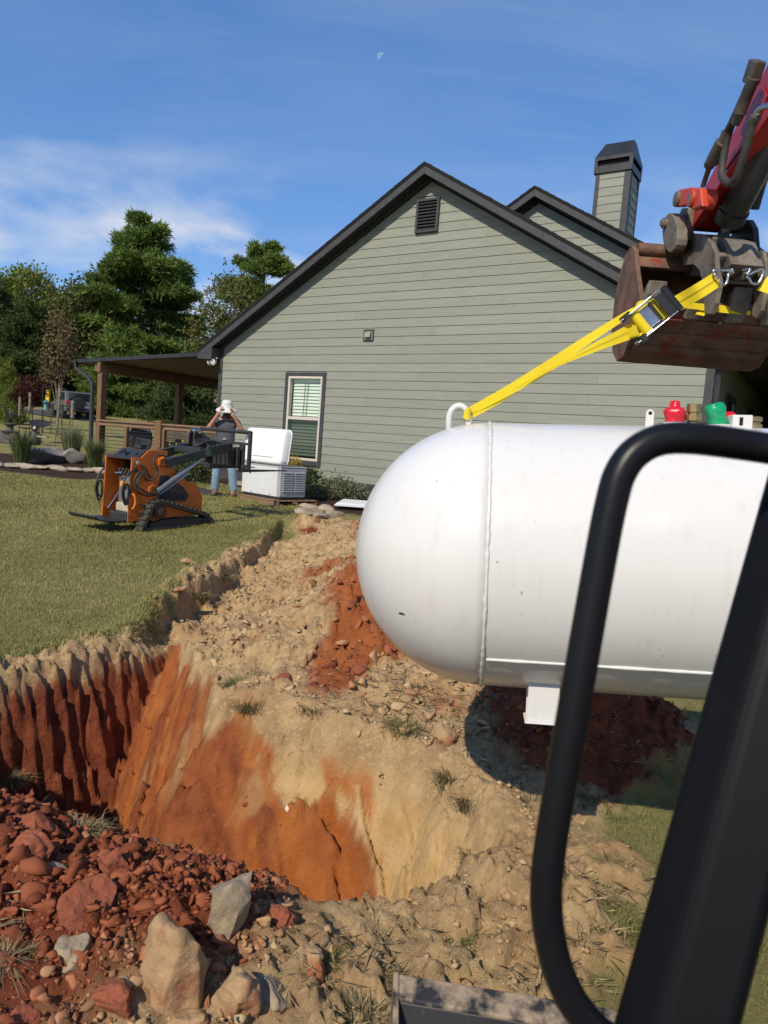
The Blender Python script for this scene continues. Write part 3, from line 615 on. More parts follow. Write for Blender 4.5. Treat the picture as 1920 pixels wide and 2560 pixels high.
for a, b in rails:
    MB().box(a, b, .03, .18, RT-.05, RT).build('cap_rail', m_woodh, deck, bevel=.006)
    MB().box(a, b, .085, .125, RT-.16, RT-.055).build('top_rail', m_woodh, deck, bevel=.004)
    n = 2
    for i in range(0, n+1):
        x = a+(b-a)*i/n; x = min(max(x, a+.05), b-.05); MB().box(x-.045, x+.045, .06, .15, DZK, RT-.16).build('baluster_post', m_wood, deck, bevel=.005)
    for k in range(8):
        z = DZK+.09+k*.10; MB().tube([(a,.105,z),(b,.105,z)], .008, 5).build('cable', m_black, deck)
MB().box(-15.43, -15.19, .0, .2, DZK-.3, RT+.07).build('newel_post', m_wood, deck, bevel=.012)
# hot tub and its cover behind the railing
ht = thing('hot_tub', 'grey brown slatted hot tub behind the deck railing', 'hot tub', HN*HD, -TH)
m_tub = M('tub_panel', (.085,.068,.056), (.11,.088,.072), scale=6, rough=.6, stretch=(1,1,6))
for k in range(8): MB().box(-16.05, -14.0, .75, 2.6, DZK+k*.105, DZK+k*.105+.095).build('panel', m_tub, ht, bevel=.006)
MB().box(-16.1, -13.95, .7, 2.65, DZK+.84, DZK+.93).build('cover', M('tub_cover', (.045,.035,.03), rough=.7), ht, bevel=.03)
dk = MB(); dk.lathe([(.0,0),(.46,.0),(.46,.04),(.40,.06),(0,.06)], (-16.55,.45,DZK+.46), (.10,-1,.10), 28); o = dk.build('round_lid', M('black_lid', (.02,.02,.022), rough=.55), None, True)
o.location = tuple(HN*HD); o.rotation_euler = (0,0,-TH); tag(o, 'round black lid leaning on the deck railing', 'lid')
# ================================================================== PROPANE TANK
def grimy_white():
    m = M('tank_white', (0.64,0.635,0.625), (0.61,0.605,0.595), scale=1.6, rough=0.26, spec=0.5, coat=0.15, bump=0.06, bscale=14, bdist=0.004)
    t = m.node_tree; L = t.links.new; b = t.nodes['Principled BSDF']; src = b.inputs['Base Color'].links[0].from_socket
    tcn = t.nodes.new('ShaderNodeTexCoord')
    def layer(prev, scale, lo, hi, col, st=(1,1,1), det=4, amt=1.0):
        mpn = t.nodes.new('ShaderNodeMapping'); mpn.inputs['Scale'].default_value = st; L(tcn.outputs['Object'], mpn.inputs[0])
        n = t.nodes.new('ShaderNodeTexNoise'); n.inputs['Scale'].default_value = scale; n.inputs['Detail'].default_value = det; L(mpn.outputs[0], n.inputs['Vector'])
        r = t.nodes.new('ShaderNodeMapRange'); r.inputs['From Min'].default_value = lo; r.inputs['From Max'].default_value = hi; r.inputs['To Max'].default_value = amt; L(n.outputs['Fac'], r.inputs['Value'])
        x = t.nodes.new('ShaderNodeMix'); x.data_type = 'RGBA'; L(r.outputs[0], x.inputs['Factor']); L(prev, x.inputs[6]); x.inputs[7].default_value = (*col, 1); return x.outputs[2]
    c = layer(src, 34, .54, .72, (.50,.48,.45), (1,1,.07), 3, .26)      # rain streaks
    c = layer(c, 75, .75, .77, (.16,.15,.14), (1,1,.6), 2, .9)        # nicks
    c = layer(c, 3.0, .56, .8, (.66,.63,.58), (1,1,1), 6, .28)
    L(c, b.inputs['Base Color']); return m
m_tank = grimy_white()
TC = np.array([0.3829, 2.5973, 1.2219]); TYAW, TTILT, TR = radians(-7.10), radians(2.86), 0.475; TL = 2.06
tank = thing('propane_tank', 'white propane tank hanging from yellow straps over the pit', 'propane tank', TC); tank.rotation_euler = (0, -TTILT, TYAW)
TM = np.array((Matrix.Rotation(TYAW, 3, 'Z') @ Matrix.Rotation(-TTILT, 3, 'Y')))
def tloc(P): return TM.T @ (np.asarray(P)-TC)
def thit(px, py, r=TR):
    """where a sight line meets the tank shell, in tank coordinates"""
    o = tloc(EYE); d = TM.T @ ray(px, py); a = d[1]**2+d[2]**2; b = 2*(o[1]*d[1]+o[2]*d[2]); c = o[1]**2+o[2]**2-r*r
    q = max(b*b-4*a*c, 0); return o+d*((-b-sqrt(q))/(2*a))
def ttop(px, py):
    o = tloc(EYE); d = TM.T @ ray(px, py); return o+d*(-o[1]/d[1])
prof = [(TR*sin(a), -TR*cos(a)) for a in np.linspace(0, pi/2, 26)]
MB().lathe(prof, (0,0,0), (1,0,0), 96).build('head', m_tank, tank, 'all')
MB().lathe([(r, TL-h) for r, h in prof][::-1], (0,0,0), (1,0,0), 96).build('head', m_tank, tank, 'all')
me = MB(); n_ = 96
for i in range(13):
    for k in range(n_): me.v.append((TL*i/12, TR*1.0008*cos(2*pi*k/n_), TR*1.0008*sin(2*pi*k/n_)))
for i in range(12):
    for k in range(n_): me.f.append((i*n_+k, (i+1)*n_+k, (i+1)*n_+(k+1) % n_, i*n_+(k+1) % n_))
me.build('shell', m_tank, tank, 'all')
rw = random.Random(3)
for xw in (0.0, TL):
    pts = [(xw+rw.uniform(-.0012,.0012), (TR+.0005)*cos(a), (TR+.0005)*sin(a)) for a in np.linspace(0, 2*pi, 240, endpoint=False)]
    MB().tube(pts, [0.0066*rw.uniform(.7,1.25) for _ in pts], 8, closed=True).build('weld_bead', m_tank, tank, 'all')
a0 = thit(1300, 1653); ang = math.atan2(a0[2], a0[1])
MB().tube([(x, (TR+.001)*cos(ang), (TR+.001)*sin(ang)) for x in np.linspace(.01, TL-.01, 60)], [.006*rw.uniform(.8,1.2) for _ in range(60)], 8).build('seam_weld', m_tank, tank, 'all')
# lifting eyes
l0, l1 = ttop(1122, 1062), ttop(1172, 1052)
for mir in (0, 1):
    xa, xb = l0[0], l1[0]; 
    if mir: xa, xb = TL-xb, TL-xa
    xm, rr_ = (xa+xb)/2, (xb-xa)/2; za = math.sqrt(TR**2-min(xa, 0)**2) if not mir else math.sqrt(max(TR**2-max(xb-TL, 0)**2, .01))
    pts = [(xa, 0, za-.05)]+[(xm-rr_*cos(a), 0, TR+.012+.042*sin(a)*1.15) for a in np.linspace(0, pi, 14)]+[(xb, 0, za-.04)]
    MB().tube(pts, .0115, 10).build('lifting_eye', m_tank, tank, 'all')
eye_top = TC + TM @ np.array([(l0[0]+l1[0])/2+.012, 0, TR+.06])
# drilled lug
p = ttop(1623, 1068)
lug = MB(); poly = [(-.014,-.01),(.014,-.01),(.014,.045)]+[(.014*cos(a),.045+.014*sin(a)) for a in np.linspace(.3, pi-.3, 6)]+[(-.014,.045)]
lug.prism(poly, (p[0],.004,TR), (1,0,0), (0,0,1), (0,-.008,0)); lug.build('lug', m_tank, tank, bevel=.0015)
MB().lathe([(.0065,0),(.0065,.0005)], (p[0],-.0045,TR+.046), (0,-1,0), 12).build('lug_hole', m_dark, tank)
# support feet
for xx in (thit(1365, 1700)[0], TL-thit(1365, 1700)[0]):
    f = thing('foot', None, None); f.parent = tank; y = -.20
    for yy in (-.22, .22):
        zt = -math.sqrt(TR**2-yy**2)+.02
        MB().box(xx-.052, xx+.052, yy-.035, yy-.029, -.53, zt).build('face_plate', m_tank, f, bevel=.002); MB().box(xx-.052, xx+.052, yy+.029, yy+.035, -.53, zt).build('face_plate', m_tank, f, bevel=.002)
        MB().box(xx+.046, xx+.052, yy-.029, yy+.029, -.53, zt).build('web_plate', m_tank, f); MB().box(xx-.06, xx+.06, yy-.045, yy+.045, -.536, -.53).build('pad', m_tank, f, bevel=.002)
# valves on the top centre line
m_red = M('red_cap', (.62,.012,.03), (.50,.008,.02), scale=30, rough=.28, bump=.25, bscale=40, bdist=.006); m_grn = M('green_cap', (.008,.34,.14), (.006,.26,.11), scale=30, rough=.28, bump=.25, bscale=40, bdist=.006)
m_brass = M('aged_brass', (.36,.27,.14), (.24,.17,.085), scale=20, rough=.42, metal=.7)
def valve(name, px, prof, m, lean=(0,0,1), n=20, crush=0.0, seed=0):
    p = ttop(px, 1080); mb = MB(); mb.lathe(prof, (p[0],0,TR-.01), lean, n)
    if crush:
        r = random.Random(seed); V = []
        for i, q in enumerate(mb.v):
            a = math.atan2(q[1], q[0]-p[0]); h = q[2]-TR; s = 1+crush*(.6*sin(3*a+h*60+seed)+.5*sin(5*a-h*90))
            V.append((p[0]+(q[0]-p[0])*s, q[1]*s, q[2]+crush*.012*sin(4*a)))
        mb.v = V
    return mb.build(name, m, tank, 'all' if crush else True)
valve('valve_base', 1684, [(.040,0),(.040,.025),(.03,.027)], m_tank)
valve('red_valve_cap', 1684, [(.030,.022),(.033,.03),(.029,.035),(.033,.040),(.037,.055),(.038,.065),(.030,.074),(.019,.078),(.017,.09),(.016,.098),(.006,.10)], m_red, crush=.10, seed=1)
valve('brass_valve', 1732, [(.022,0),(.022,.03),(.03,.033),(.03,.05),(.022,.052),(.022,.06),(.026,.062),(.026,.088),(.024,.09),(.0,.09)], m_brass, n=8)
valve('valve_base', 1795, [(.05,0),(.05,.02),(.03,.022)], m_tank)
valve('green_valve_cap', 1800, [(.036,.015),(.034,.03),(.03,.045),(.033,.06),(.036,.075),(.033,.09),(.028,.095),(.024,.088),(.02,.075)], m_grn, lean=(-.35,-.15,1), crush=.08, seed=5)
valve('red_valve_cap', 1822, [(.02,.02),(.024,.04),(.022,.06),(.01,.07)], m_red, lean=(.1,.4,1), crush=.05, seed=2)
p = ttop(1842, 1075); MB().box(p[0]-.035, p[0]+.03, -.06, .0, TR-.01, TR+.042).build('gauge_box', m_tank, tank, bevel=.004)
MB().box(p[0]-.014, p[0]-.002, -.061, -.0595, TR+.006, TR+.034).build('gauge_slot', m_dark, tank)
valve('fill_valve', 1878, [(.035,0),(.035,.022),(.028,.024),(.028,.032),(.034,.034),(.034,.046),(.025,.05),(.0,.05)], m_brass, n=10)
p = thit(1004, 1534, TR); mb = MB()
d0 = ray(1004, 1534); o_ = EYE-TC; q_ = d0@d0; b_ = 2*(o_@d0); c_ = o_@o_-TR**2; hit = EYE+d0*((-b_-sqrt(b_*b_-4*q_*c_))/(2*q_)); nrm = (hit-TC)/TR
nl = TM.T @ nrm; e1 = np.cross(nl, (0,0,1)); e1 /= np.linalg.norm(e1); e2 = np.cross(nl, e1)
poly = [(.013*cos(a)*(1+.25*sin(3*a)), .0055*sin(a)*(1+.3*cos(2*a))) for a in np.linspace(0, 2*pi, 14, endpoint=False)]
MB().prism(poly, nl*(TR-.0006), e1, e2, nl*.0014).build('paint_chip', M('bare_steel', (.06,.06,.058), rough=.6), tank)
# ================================================================== EXCAVATOR (seen from its cab)
K = 1.12
exc = thing('excavator', 'red excavator arm with rusty bucket, seen past its black cab bars', 'excavator', (0.9, -0.6, 0))
_eo = np.array([0.9, -0.6, 0])
def E_(P): return tuple(np.asarray(P, float)-_eo)
def kx(px, py, X): return EYE+(atx(px, py, X)-EYE)*K          # sighted point in the plane X, at working distance
m_rust = M('rusty_steel', (.075,.042,.029), (.18,.096,.058), scale=11, rough=.70, bump=.6, bscale=40, bdist=.008, c3=(.17,.028,.011), s3=9, lo3=.56, hi3=.66)
m_steel = M('muddy_steel', (.095,.078,.062), (.185,.158,.125), scale=16, rough=.72, bump=.45, bscale=55, bdist=.005, c3=(.05,.028,.018), s3=6)
m_redp = M('red_paint', (.36,.016,.010), (.29,.012,.009), scale=4, rough=.38, c3=(.16,.05,.03), s3=7, lo3=.62, hi3=.8, coat=.2)
m_redo = M('orange_red_paint', (.50,.055,.022), (.42,.04,.018), scale=8, rough=.45, c3=(.10,.05,.03), s3=9, lo3=.6, hi3=.72)
m_rub = M('black_hose', (.022,.020,.018), (.05,.044,.038), scale=14, rough=.7, bump=.3, bscale=80, bdist=.003)
m_cyl = M('black_cylinder', (.020,.019,.018), (.036,.033,.031), scale=6, rough=.4, c3=(.22,.20,.16), s3=5, lo3=.68, hi3=.72)
m_fit = M('oily_fitting', (.040,.034,.028), (.085,.072,.058), scale=18, rough=.6, bump=.3, bscale=50, bdist=.003)
m_zinc = M('zinc', (.55,.56,.58), (.42,.43,.45), scale=20, rough=.25, metal=.95)
BX0, BX1 = .916, 1.475
outer = [(2.75,2.176),(2.86,2.075),(2.93,2.017),(3.0,2.006),(3.075,2.055),(3.118,2.15),(3.122,2.27),(3.09,2.38),(3.03,2.445),(2.966,2.469)]
def bp_(x, yz): return EYE+(np.array([x, yz[0], yz[1]])-EYE)*K
bk = thing('bucket', None, None); bk.parent = exc
ins = []
for i, (a, b) in enumerate(outer):
    p0 = np.array(outer[max(i-1,0)]); p1 = np.array(outer[min(i+1,len(outer)-1)]); t_ = (p1-p0)/np.linalg.norm(p1-p0); nrm2 = np.array([-t_[1], t_[0]]); 
    ins.append(tuple(np.array((a, b))+nrm2*(-.016 if np.dot(nrm2, np.array([2.9,2.27])-np.array((a,b))) < 0 else .016)))
mb = MB(); n_ = len(outer)
for x in (BX0+.018, BX1-.018):
    for p in outer: mb.v.append(E_(bp_(x, p)))
    for p in ins: mb.v.append(E_(bp_(x, p)))
for i in range(n_-1): mb.f += [(i, i+1, 2*n_+i+1, 2*n_+i), (n_+i, 3*n_+i, 3*n_+i+1, n_+i+1)]
mb.f += [(0, 2*n_, 3*n_, n_), (n_-1, 2*n_-1, 4*n_-1, 3*n_-1)]
mb.build('bucket_shell', m_rust, bk, True)
side = outer+[(2.918,2.435),(2.862,2.33),(2.80,2.24)]
for x0_, x1_ in ((BX0, BX0+.018), (BX1-.018, BX1)):
    mb = MB(); a = [E_(bp_(x0_, p)) for p in side]; b = [E_(bp_(x1_, p)) for p in side]; n_ = len(side)
    mb.add(a+b, [tuple(range(n_))[::-1], tuple(range(n_, 2*n_))]+[(i, (i+1) % n_, (i+1) % n_+n_, i+n_) for i in range(n_)]); mb.build('side_plate', m_rust, bk, bevel=.003)
for i in range(3):   # wear strips under the bucket
    f = .22+.27*i; q = np.array(outer[0])*(1-f)+np.array(outer[2])*f; dq = np.array((-.5,-.6))*.008
    mb = MB(); d1 = np.array(outer[2])-np.array(outer[0]); d1 /= np.linalg.norm(d1); nn_ = np.array([d1[1], -d1[0]])
    mb.obox(E_(bp_((BX0+BX1)/2, q+np.array([-.004,-.004]))), ((BX1-BX0)/2*K-.03,0,0), (0,d1[0]*.018,d1[1]*.018), (0,-.004*.7,-.004*.7)); mb.build('wear_strip', m_rust, bk)
mb = MB(); mb.obox(E_(bp_((BX0+BX1)/2, (2.757,2.183))), ((BX1-BX0)/2*K,0,0), (0,.035,-.03), (0,.008,.009)); mb.build('cutting_edge', m_rust, bk, bevel=.003)
for px, py in ((1625,775), (1735,783), (1835,788), (1925,790)):
    x = atx(px, py, 1.0); x = 2.75*x[0]/x[1]
    if x > BX1: x = BX1-.04
    th_ = thing('tooth', None, None); th_.parent = bk
    mb = MB(); poly = [(-.05,-.016),(.04,-.018),(.085,.004),(.05,.022),(-.05,.016)]
    dirv = np.array((0,-.55,.83)); up = np.array((0,.83,.55)); c_ = bp_(x, (2.735,2.195))
    mb.prism([(a*K, b*K) for a, b in poly], E_(c_-np.array((.04,0,0))), dirv, up, (.08,0,0)); mb.build('tooth_tip', m_steel, th_, bevel=.006)
    MB().obox(E_(bp_(x, (2.775,2.170))), (.026,0,0), dirv*.04, up*.02).build('tooth_shank', m_rust, th_, bevel=.005)
MB().tube([E_(bp_(BX0+.02, (2.945,2.447))), E_(bp_(BX1-.02, (2.945,2.447)))], .030, 12).build('torque_tube', m_rust, bk, True)
MB().obox(E_(bp_((BX0+BX1)/2, (2.93,2.395))), ((BX1-BX0)/2*K-.03,0,0), (0,.02,.03), (0,.006,-.004)).build('top_plate', m_rust, bk)
# thumb: two claws, cross plate, pivot
tb = thing('thumb', None, None); tb.parent = exc
def plate(name, pts, X, w, m, par, bev=.006):
    a = [E_(kx(px, py, X)) for px, py in pts]; b = [tuple(np.array(p)+np.array((w, 0, 0))) for p in a]; n = len(pts)
    mb = MB(); ar = sum(a[i][1]*a[(i+1) % n][2]-a[(i+1) % n][1]*a[i][2] for i in range(n)); fs = [tuple(range(n))[::-1], tuple(range(n, 2*n))]+[(i, (i+1) % n, (i+1) % n+n, i+n) for i in range(n)]
    if ar < 0: fs = [f[::-1] for f in fs]
    mb.add(a+b, fs); return mb.build(name, m, par, bevel=bev)
def zp(l, ox=1560, oy=440, s=4.608): return [(ox+a/s, oy+b/s) for a, b in l]
plate('claw', zp([(640,590),(760,655),(900,680),(1000,760),(1050,890),(1062,1080),(1092,1190),(1088,1290),(1050,1460),(1000,1592),(925,1590),(918,1450),(935,1330),(890,1180),(868,1090),(800,1020),(690,1030),(655,900),(625,790)]), 1.10, .018, m_steel, tb, .003)
plate('claw', zp([(1210,800),(1380,790),(1510,800),(1600,880),(1632,1050),(1612,1380),(1575,1550),(1520,1642),(1470,1610),(1480,1500),(1500,1400),(1430,1280),(1340,1200),(1240,1080)]), 1.30, .018, m_steel, tb, .003)
q0, q1 = kx(*zp([(1060,1010)])[0], 1.12), kx(*zp([(1530,1040)])[0], 1.31)
MB().obox(E_((q0+q1)/2), ((q1[0]-q0[0])/2,(q1[1]-q0[1])/2,(q1[2]-q0[2])/2), (0,.012,.01), (0,-.025,.033)).build('cross_plate', m_steel, tb, bevel=.004)
qm = kx(*zp([(1300,1010)])[0], 1.215)
MB().tube([E_(qm+np.array((-.05,0,.025))), E_(qm+np.array((.05,0,.025)))], .030, 14).build('pivot_boss', m_steel, tb, True)
MB().tube([E_(kx(px, py, 1.215)) for px, py in zp([(1240,1050),(1235,1110),(1270,1160),(1320,1180),(1375,1165),(1400,1120),(1395,1060)])], .0125, 8).build('ring', m_steel, tb, True)
for t_px in ((1270,1225),): MB().obox(E_(kx(*zp([t_px])[0], 1.215)), (.075,0,0), (0,.010,.0), (0,0,.006)).build('lower_web', m_steel, tb, bevel=.004)
# coupler / links beside the thumb
lk = thing('bucket_link', None, None); lk.parent = exc
def disc_px(name, cx, cy, rx, ry, X, w, m, par, n=20): return plate(name, [(cx+rx*cos(a), cy+ry*sin(a)) for a in np.linspace(0, 2*pi, n, endpoint=False)], X, w, m, par, .006)
disc_px('link_plate', 1674, 582, 19, 50, 1.03, .05, m_steel, lk); disc_px('link_collar', 1690, 590, 16, 42, 1.08, .03, m_steel, lk)
MB().tube([E_(kx(1652,557,1.01)), E_(kx(1652,557,1.01)+np.array((.05,0,0)))], .016, 8).build('pin_bolt', m_steel, lk, True)
MB().tube([E_(kx(1652,557,1.01)+np.array((.01,0,0))), E_(kx(1652,557,1.01)+np.array((.40,0,0)))], .024, 12).build('pin', m_steel, lk, True)
plate('link_arm', [(1702,520),(1722,520),(1716,560),(1722,600),(1695,600),(1695,545)], 1.09, .03, m_steel, lk); plate('link_arm', [(1702,520),(1722,520),(1716,560),(1722,600),(1695,600),(1695,545)], 1.30, .03, m_steel, lk)
plate('coupler_body', [(1690,580),(1760,585),(1810,600),(1830,660),(1800,690),(1700,690),(1668,640)], 1.15, .13, m_steel, lk)
plate('rear_link', [(1840,560),(1868,548),(1880,570),(1884,620),(1850,640),(1800,640)], 1.29, .03, m_cyl, lk)
# arm
ax0, axw = 1.115, .175
plate('arm', [(1729,572),(1721,548),(1738,505),(1764,462),(1885,228),(1935,125),(2010,-60),(2130,-60),(2010,165),(1920,292),(1804,454)], ax0, axw, m_redp, exc, .006)
plate('arm_cheek', [(1800,400),(1850,300),(1905,215),(1918,240),(1880,330),(1812,425)], ax0-.006, .006, m_redp, exc, .002)
bs = thing('arm_boss', None, None); bs.parent = exc
for (px, py, X0_, X1_, r, m_) in ((1738,496,1.045,1.115,.040,m_redo), (1724,496,1.02,1.06,.034,m_redo), (1688,497,1.02,1.05,.032,m_steel), (1696,497,1.05,1.09,.030,m_redo)):
    c_ = kx(px, py, X0_); MB().tube([E_(c_), E_(c_+np.array(((X1_-X0_)*K,0,0)))], r, 20).build('boss', m_, bs, True, bevel=.004)
    MB().tube([E_(c_-np.array((.002,0,0))), E_(c_+np.array((.004,0,0)))], r*.55, 14).build('pin_end', m_steel, bs, True)
plate('boss_plate', [(1695,474),(1725,468),(1750,470),(1755,515),(1730,525),(1712,512),(1696,518)], 1.03, .03, m_redo, bs)
# thumb cylinder, hoses, fittings
tcx = 1.20
MB().tube([E_(kx(1826,545,tcx)), E_(kx(1838,520,tcx)), E_(kx(1990,225,tcx)), E_(kx(2040,100,tcx))], .056, 20).build('thumb_cylinder', m_cyl, exc, True)
MB().tube([E_(kx(1822,553,tcx)), E_(kx(1836,525,tcx))], .062, 20).build('cylinder_gland', m_cyl, exc, True)
MB().tube([E_(kx(1795,618,tcx)), E_(kx(1828,545,tcx))], .024, 14).build('cylinder_rod', m_zinc, exc, True)
MB().tube([E_(kx(1880,520,1.29)), E_(kx(1905,450,1.29)), E_(kx(1960,350,1.29))], [.03,.022,.022], 10).build('hose', m_rub, exc, True)
def hose(pts, X, r, m=m_rub, nm='hose'):
    P = [np.array(kx(px, py, X)) for px, py in pts]; Q = []
    for i in range(len(P)-1):
        p0, p1, p2, p3 = P[max(i-1,0)], P[i], P[i+1], P[min(i+2,len(P)-1)]
        for t in np.linspace(0, 1, 6, endpoint=False): Q.append(.5*((2*p1)+(-p0+p2)*t+(2*p0-5*p1+4*p2-p3)*t*t+(-p0+3*p1-3*p2+p3)*t**3))
    Q.append(P[-1]); return MB().tube([E_(q) for q in Q], r, 10).build(nm, m, exc, True)
hose([(1833,300),(1817,350),(1805,420),(1808,445),(1822,458),(1838,448),(1852,412),(1868,360),(1882,310)], 1.06, .0145)
hose([(1880,312),(1890,290)], 1.06, .0185, m_fit, 'hose_fitting'); hose([(1890,288),(1902,270),(1925,264)], 1.06, .011, m_zinc, 'hose_elbow')
hose([(1885,195),(1862,250),(1850,285)], 1.055, .022, m_fit, 'hose_fitting'); hose([(1851,283),(1838,308)], 1.055, .0175, m_fit, 'hose_fitting')
hose([(1868,215),(1830,300),(1815,330)], 1.05, .010); hose([(1815,328),(1803,360)], 1.05, .0155, m_fit, 'hose_fitting'); hose([(1806,355),(1780,405)], 1.05, .026, m_fit, 'valve_block'); hose([(1795,375),(1772,415)], 1.05, .021, m_rub, 'hose_fitting')
hose([(1772,415),(1755,468)], 1.06, .008); hose([(1778,415),(1760,465)], 1.06, .006)
c_ = kx(1885,180,1.06); MB().obox(E_(c_), (.02,0,0), (0,.03,.02), (0,-.02,.03)).build('clamp', m_fit, exc, bevel=.006)
# boom running back over the operator's right
MB().prism([(0,0),(.30,.06),(.34,.30),(.05,.22)], E_((1.20,1.35,3.62)), (0,1,0), (0,0,1), (.24,0,0)).build('boom_head', m_redp, exc, bevel=.01)
MB().bar(E_((1.32,1.45,3.72)), E_((1.15,.3,2.6)), .24, .34).build('boom', m_redp, exc, bevel=.01); MB().bar(E_((1.15,.35,2.65)), E_((1.0,-.25,.9)), .24, .36).build('boom', m_redp, exc, bevel=.01)
MB().box(-.55, .85, -1.2, .35, .45, .95).build('upper_body', m_redp, exc, bevel=.03)
for sx in (-.65, .65): MB().box(sx-.18, sx+.18, -1.2, 1.1, -.02, .42).build('track', m_rub, exc, bevel=.12)
# dozer blade
bl = thing('dozer_blade', None, None); bl.parent = exc
m_blade = M('worn_black_paint', (.016,.016,.018), (.028,.028,.03), scale=8, rough=.5, c3=(.30,.225,.15), s3=16, lo3=.44, hi3=.60); m_bl2 = M('scuffed_black', (.014,.014,.016), (.022,.022,.025), scale=5, rough=.5, c3=(.10,.085,.065), s3=26, lo3=.64, hi3=.72)
bx0 = .125; yb = lambda x: 1.655-.12*(x-.13)
def blade_pt(x, dy, z): return E_((x, yb(x)+dy, z))
def blade_piece(name, prof, m, x0=bx0, x1=1.95):
    a = [blade_pt(x0, *p) for p in prof]; b = [blade_pt(x1, *p) for p in prof]; n = len(prof)
    return MB().add(a+b, [tuple(range(n)), tuple(range(n, 2*n))[::-1]]+[(i, i+n, (i+1) % n+n, (i+1) % n) for i in range(n)]).build(name, m, bl, bevel=.004)
blade_piece('top_lip', [(-.05,.245),(.012,.262),(.014,.272),(-.05,.258)], m_blade)
blade_piece('mouldboard', [(-.05,.25),(-.10,.10),(-.08,-.02),(-.066,-.02),(-.085,.10),(-.036,.25)], m_bl2)
blade_piece('end_plate', [(.016,.275),(-.13,.245),(-.13,-.02),(.02,-.02)], m_blade, bx0-.014, bx0)
# cab grab handle and door pillar
m_bar = M('satin_black_paint', (.0055,.006,.008), (.008,.0085,.011), scale=3, rough=.36, spec=.22, bump=.08, bscale=20, bdist=.002); m_bar2 = M('cab_pillar_paint', (.004,.0045,.006), rough=.5, spec=.12, c3=(.009,.009,.010), s3=6, lo3=.6, hi3=.7)
def dp(px, py, D): return EYE+ray(px, py)*D
def smooth_path(P, n=7):
    P = [np.array(p) for p in P]; Q = []
    for i in range(len(P)-1):
        p0, p1, p2, p3 = P[max(i-1,0)], P[i], P[i+1], P[min(i+2,len(P)-1)]
        for t in np.linspace(0, 1, n, endpoint=False): Q.append(.5*((2*p1)+(-p0+p2)*t+(2*p0-5*p1+4*p2-p3)*t*t+(-p0+3*p1-3*p2+p3)*t**3))
    return Q+[P[-1]]
hp = [(2085,1152),(1980,1132),(1860,1112),(1730,1096),(1650,1100),(1590,1130),(1552,1180),(1530,1250),(1500,1400),(1440,1740),(1386,2050),(1368,2180),(1366,2270),(1378,2360),(1405,2450),(1450,2530),(1540,2620),(1700,2720)]
wdt = [56,56,55,54,53,52,51,50,48,46,45,45,45,46,48,50,52,54]
HPth = smooth_path([dp(x, y, (.655,.635,.61)[i] if i < 3 else .60) for i, (x, y) in enumerate(hp)]); HR = np.interp(np.linspace(0, len(hp)-1, len(HPth)), range(len(hp)), wdt)
MB().tube([E_(p) for p in HPth], 0.0136, 20).build('grab_handle', m_bar, exc, 'all')
pa, pb = dp(2035, 1290, .66), dp(1690, 2570, .60); dpp = (pb-pa)/np.linalg.norm(pb-pa)
vw = (pa+pb)/2-EYE; vw /= np.linalg.norm(vw); sdv = np.cross(dpp, vw); sdv /= np.linalg.norm(sdv); fw = np.cross(sdv, dpp)
pt, pq = pa-dpp*.55, pb+dpp*.5
mb = MB(); hw_ = .046; sec = [(-hw_,-.012),(-hw_*.25,-.030),(hw_*.9,-.022),(hw_,.03),(-hw_,.035)]
n_ = len(sec); mb.add([E_(pt+sdv*a+fw*b) for a, b in sec]+[E_(pq+sdv*a+fw*b) for a, b in sec], [tuple(range(n_)), tuple(range(n_, 2*n_))[::-1]]+[(i, i+n_, (i+1) % n_+n_, (i+1) % n_) for i in range(n_)])
mb.build('door_pillar', m_bar2, exc, bevel=.008, seg=3)
# ================================================================== RATCHET STRAP
m_web = M('yellow_webbing', (.74,.58,.012), (.66,.50,.010), scale=3, rough=.72, bump=.5, bscale=160, bdist=.002)
m_stitch = M('dark_stitching', (.25,.10,.01), rough=.9)
strap = thing('ratchet_strap', 'yellow ratchet strap from the tank eye up to the thumb', 'strap', eye_top)
def S_(P): return tuple(np.asarray(P, float)-eye_top)
def ribbon3(name, rows, m, th=.0025, sub=8, stitch=False):
    """rows of sighted edge points with their distance: a woven band of real width"""
    A = smooth_path([EYE+(aty(a[0], a[1], Y)-EYE) for a, b, Y in rows], sub); B = smooth_path([EYE+(aty(b[0], b[1], Y+dz)-EYE) for (a, b, Y), dz in zip(rows, [0]*len(rows))], sub)
    mb = MB(); n = len(A)
    for p, q in zip(A, B):
        v_ = (p+q)/2-EYE; v_ /= np.linalg.norm(v_); mb.v += [S_(p), S_(q), S_(q+v_*th), S_(p+v_*th)]
    for i in range(n-1):
        for k in range(4): mb.f.append((4*i+k, 4*i+(k+1) % 4, 4*i+4+(k+1) % 4, 4*i+4+k))
    mb.f += [(0,3,2,1), (4*n-4,4*n-3,4*n-2,4*n-1)]
    o = mb.build(name, m, strap)
    if stitch:
        for f in stitch:
            st = MB()
            for i in range(0, n-1, 1):
                for h in np.arange(0, 1, .2):
                    p = A[i]*(1-h)+A[i+1]*h; q = B[i]*(1-h)+B[i+1]*h; p2 = A[i]*(1-h-.1)+A[i+1]*(h+.1); q2 = B[i]*(1-h-.1)+B[i+1]*(h+.1)
                    a = p*(1-f)+q*f; b = p2*(1-f)+q2*f; v_ = a-EYE; v_ /= np.linalg.norm(v_); w_ = (q-p)*.02
                    st.add([S_(a-w_-v_*.0012), S_(a+w_-v_*.0012), S_(b+w_-v_*.0012), S_(b-w_-v_*.0012)], [(0,1,2,3)])
            st.build('stitching', m_stitch, o)
    return o
Yh, Yr, Ye = 2.74, 2.80, float(eye_top[1])
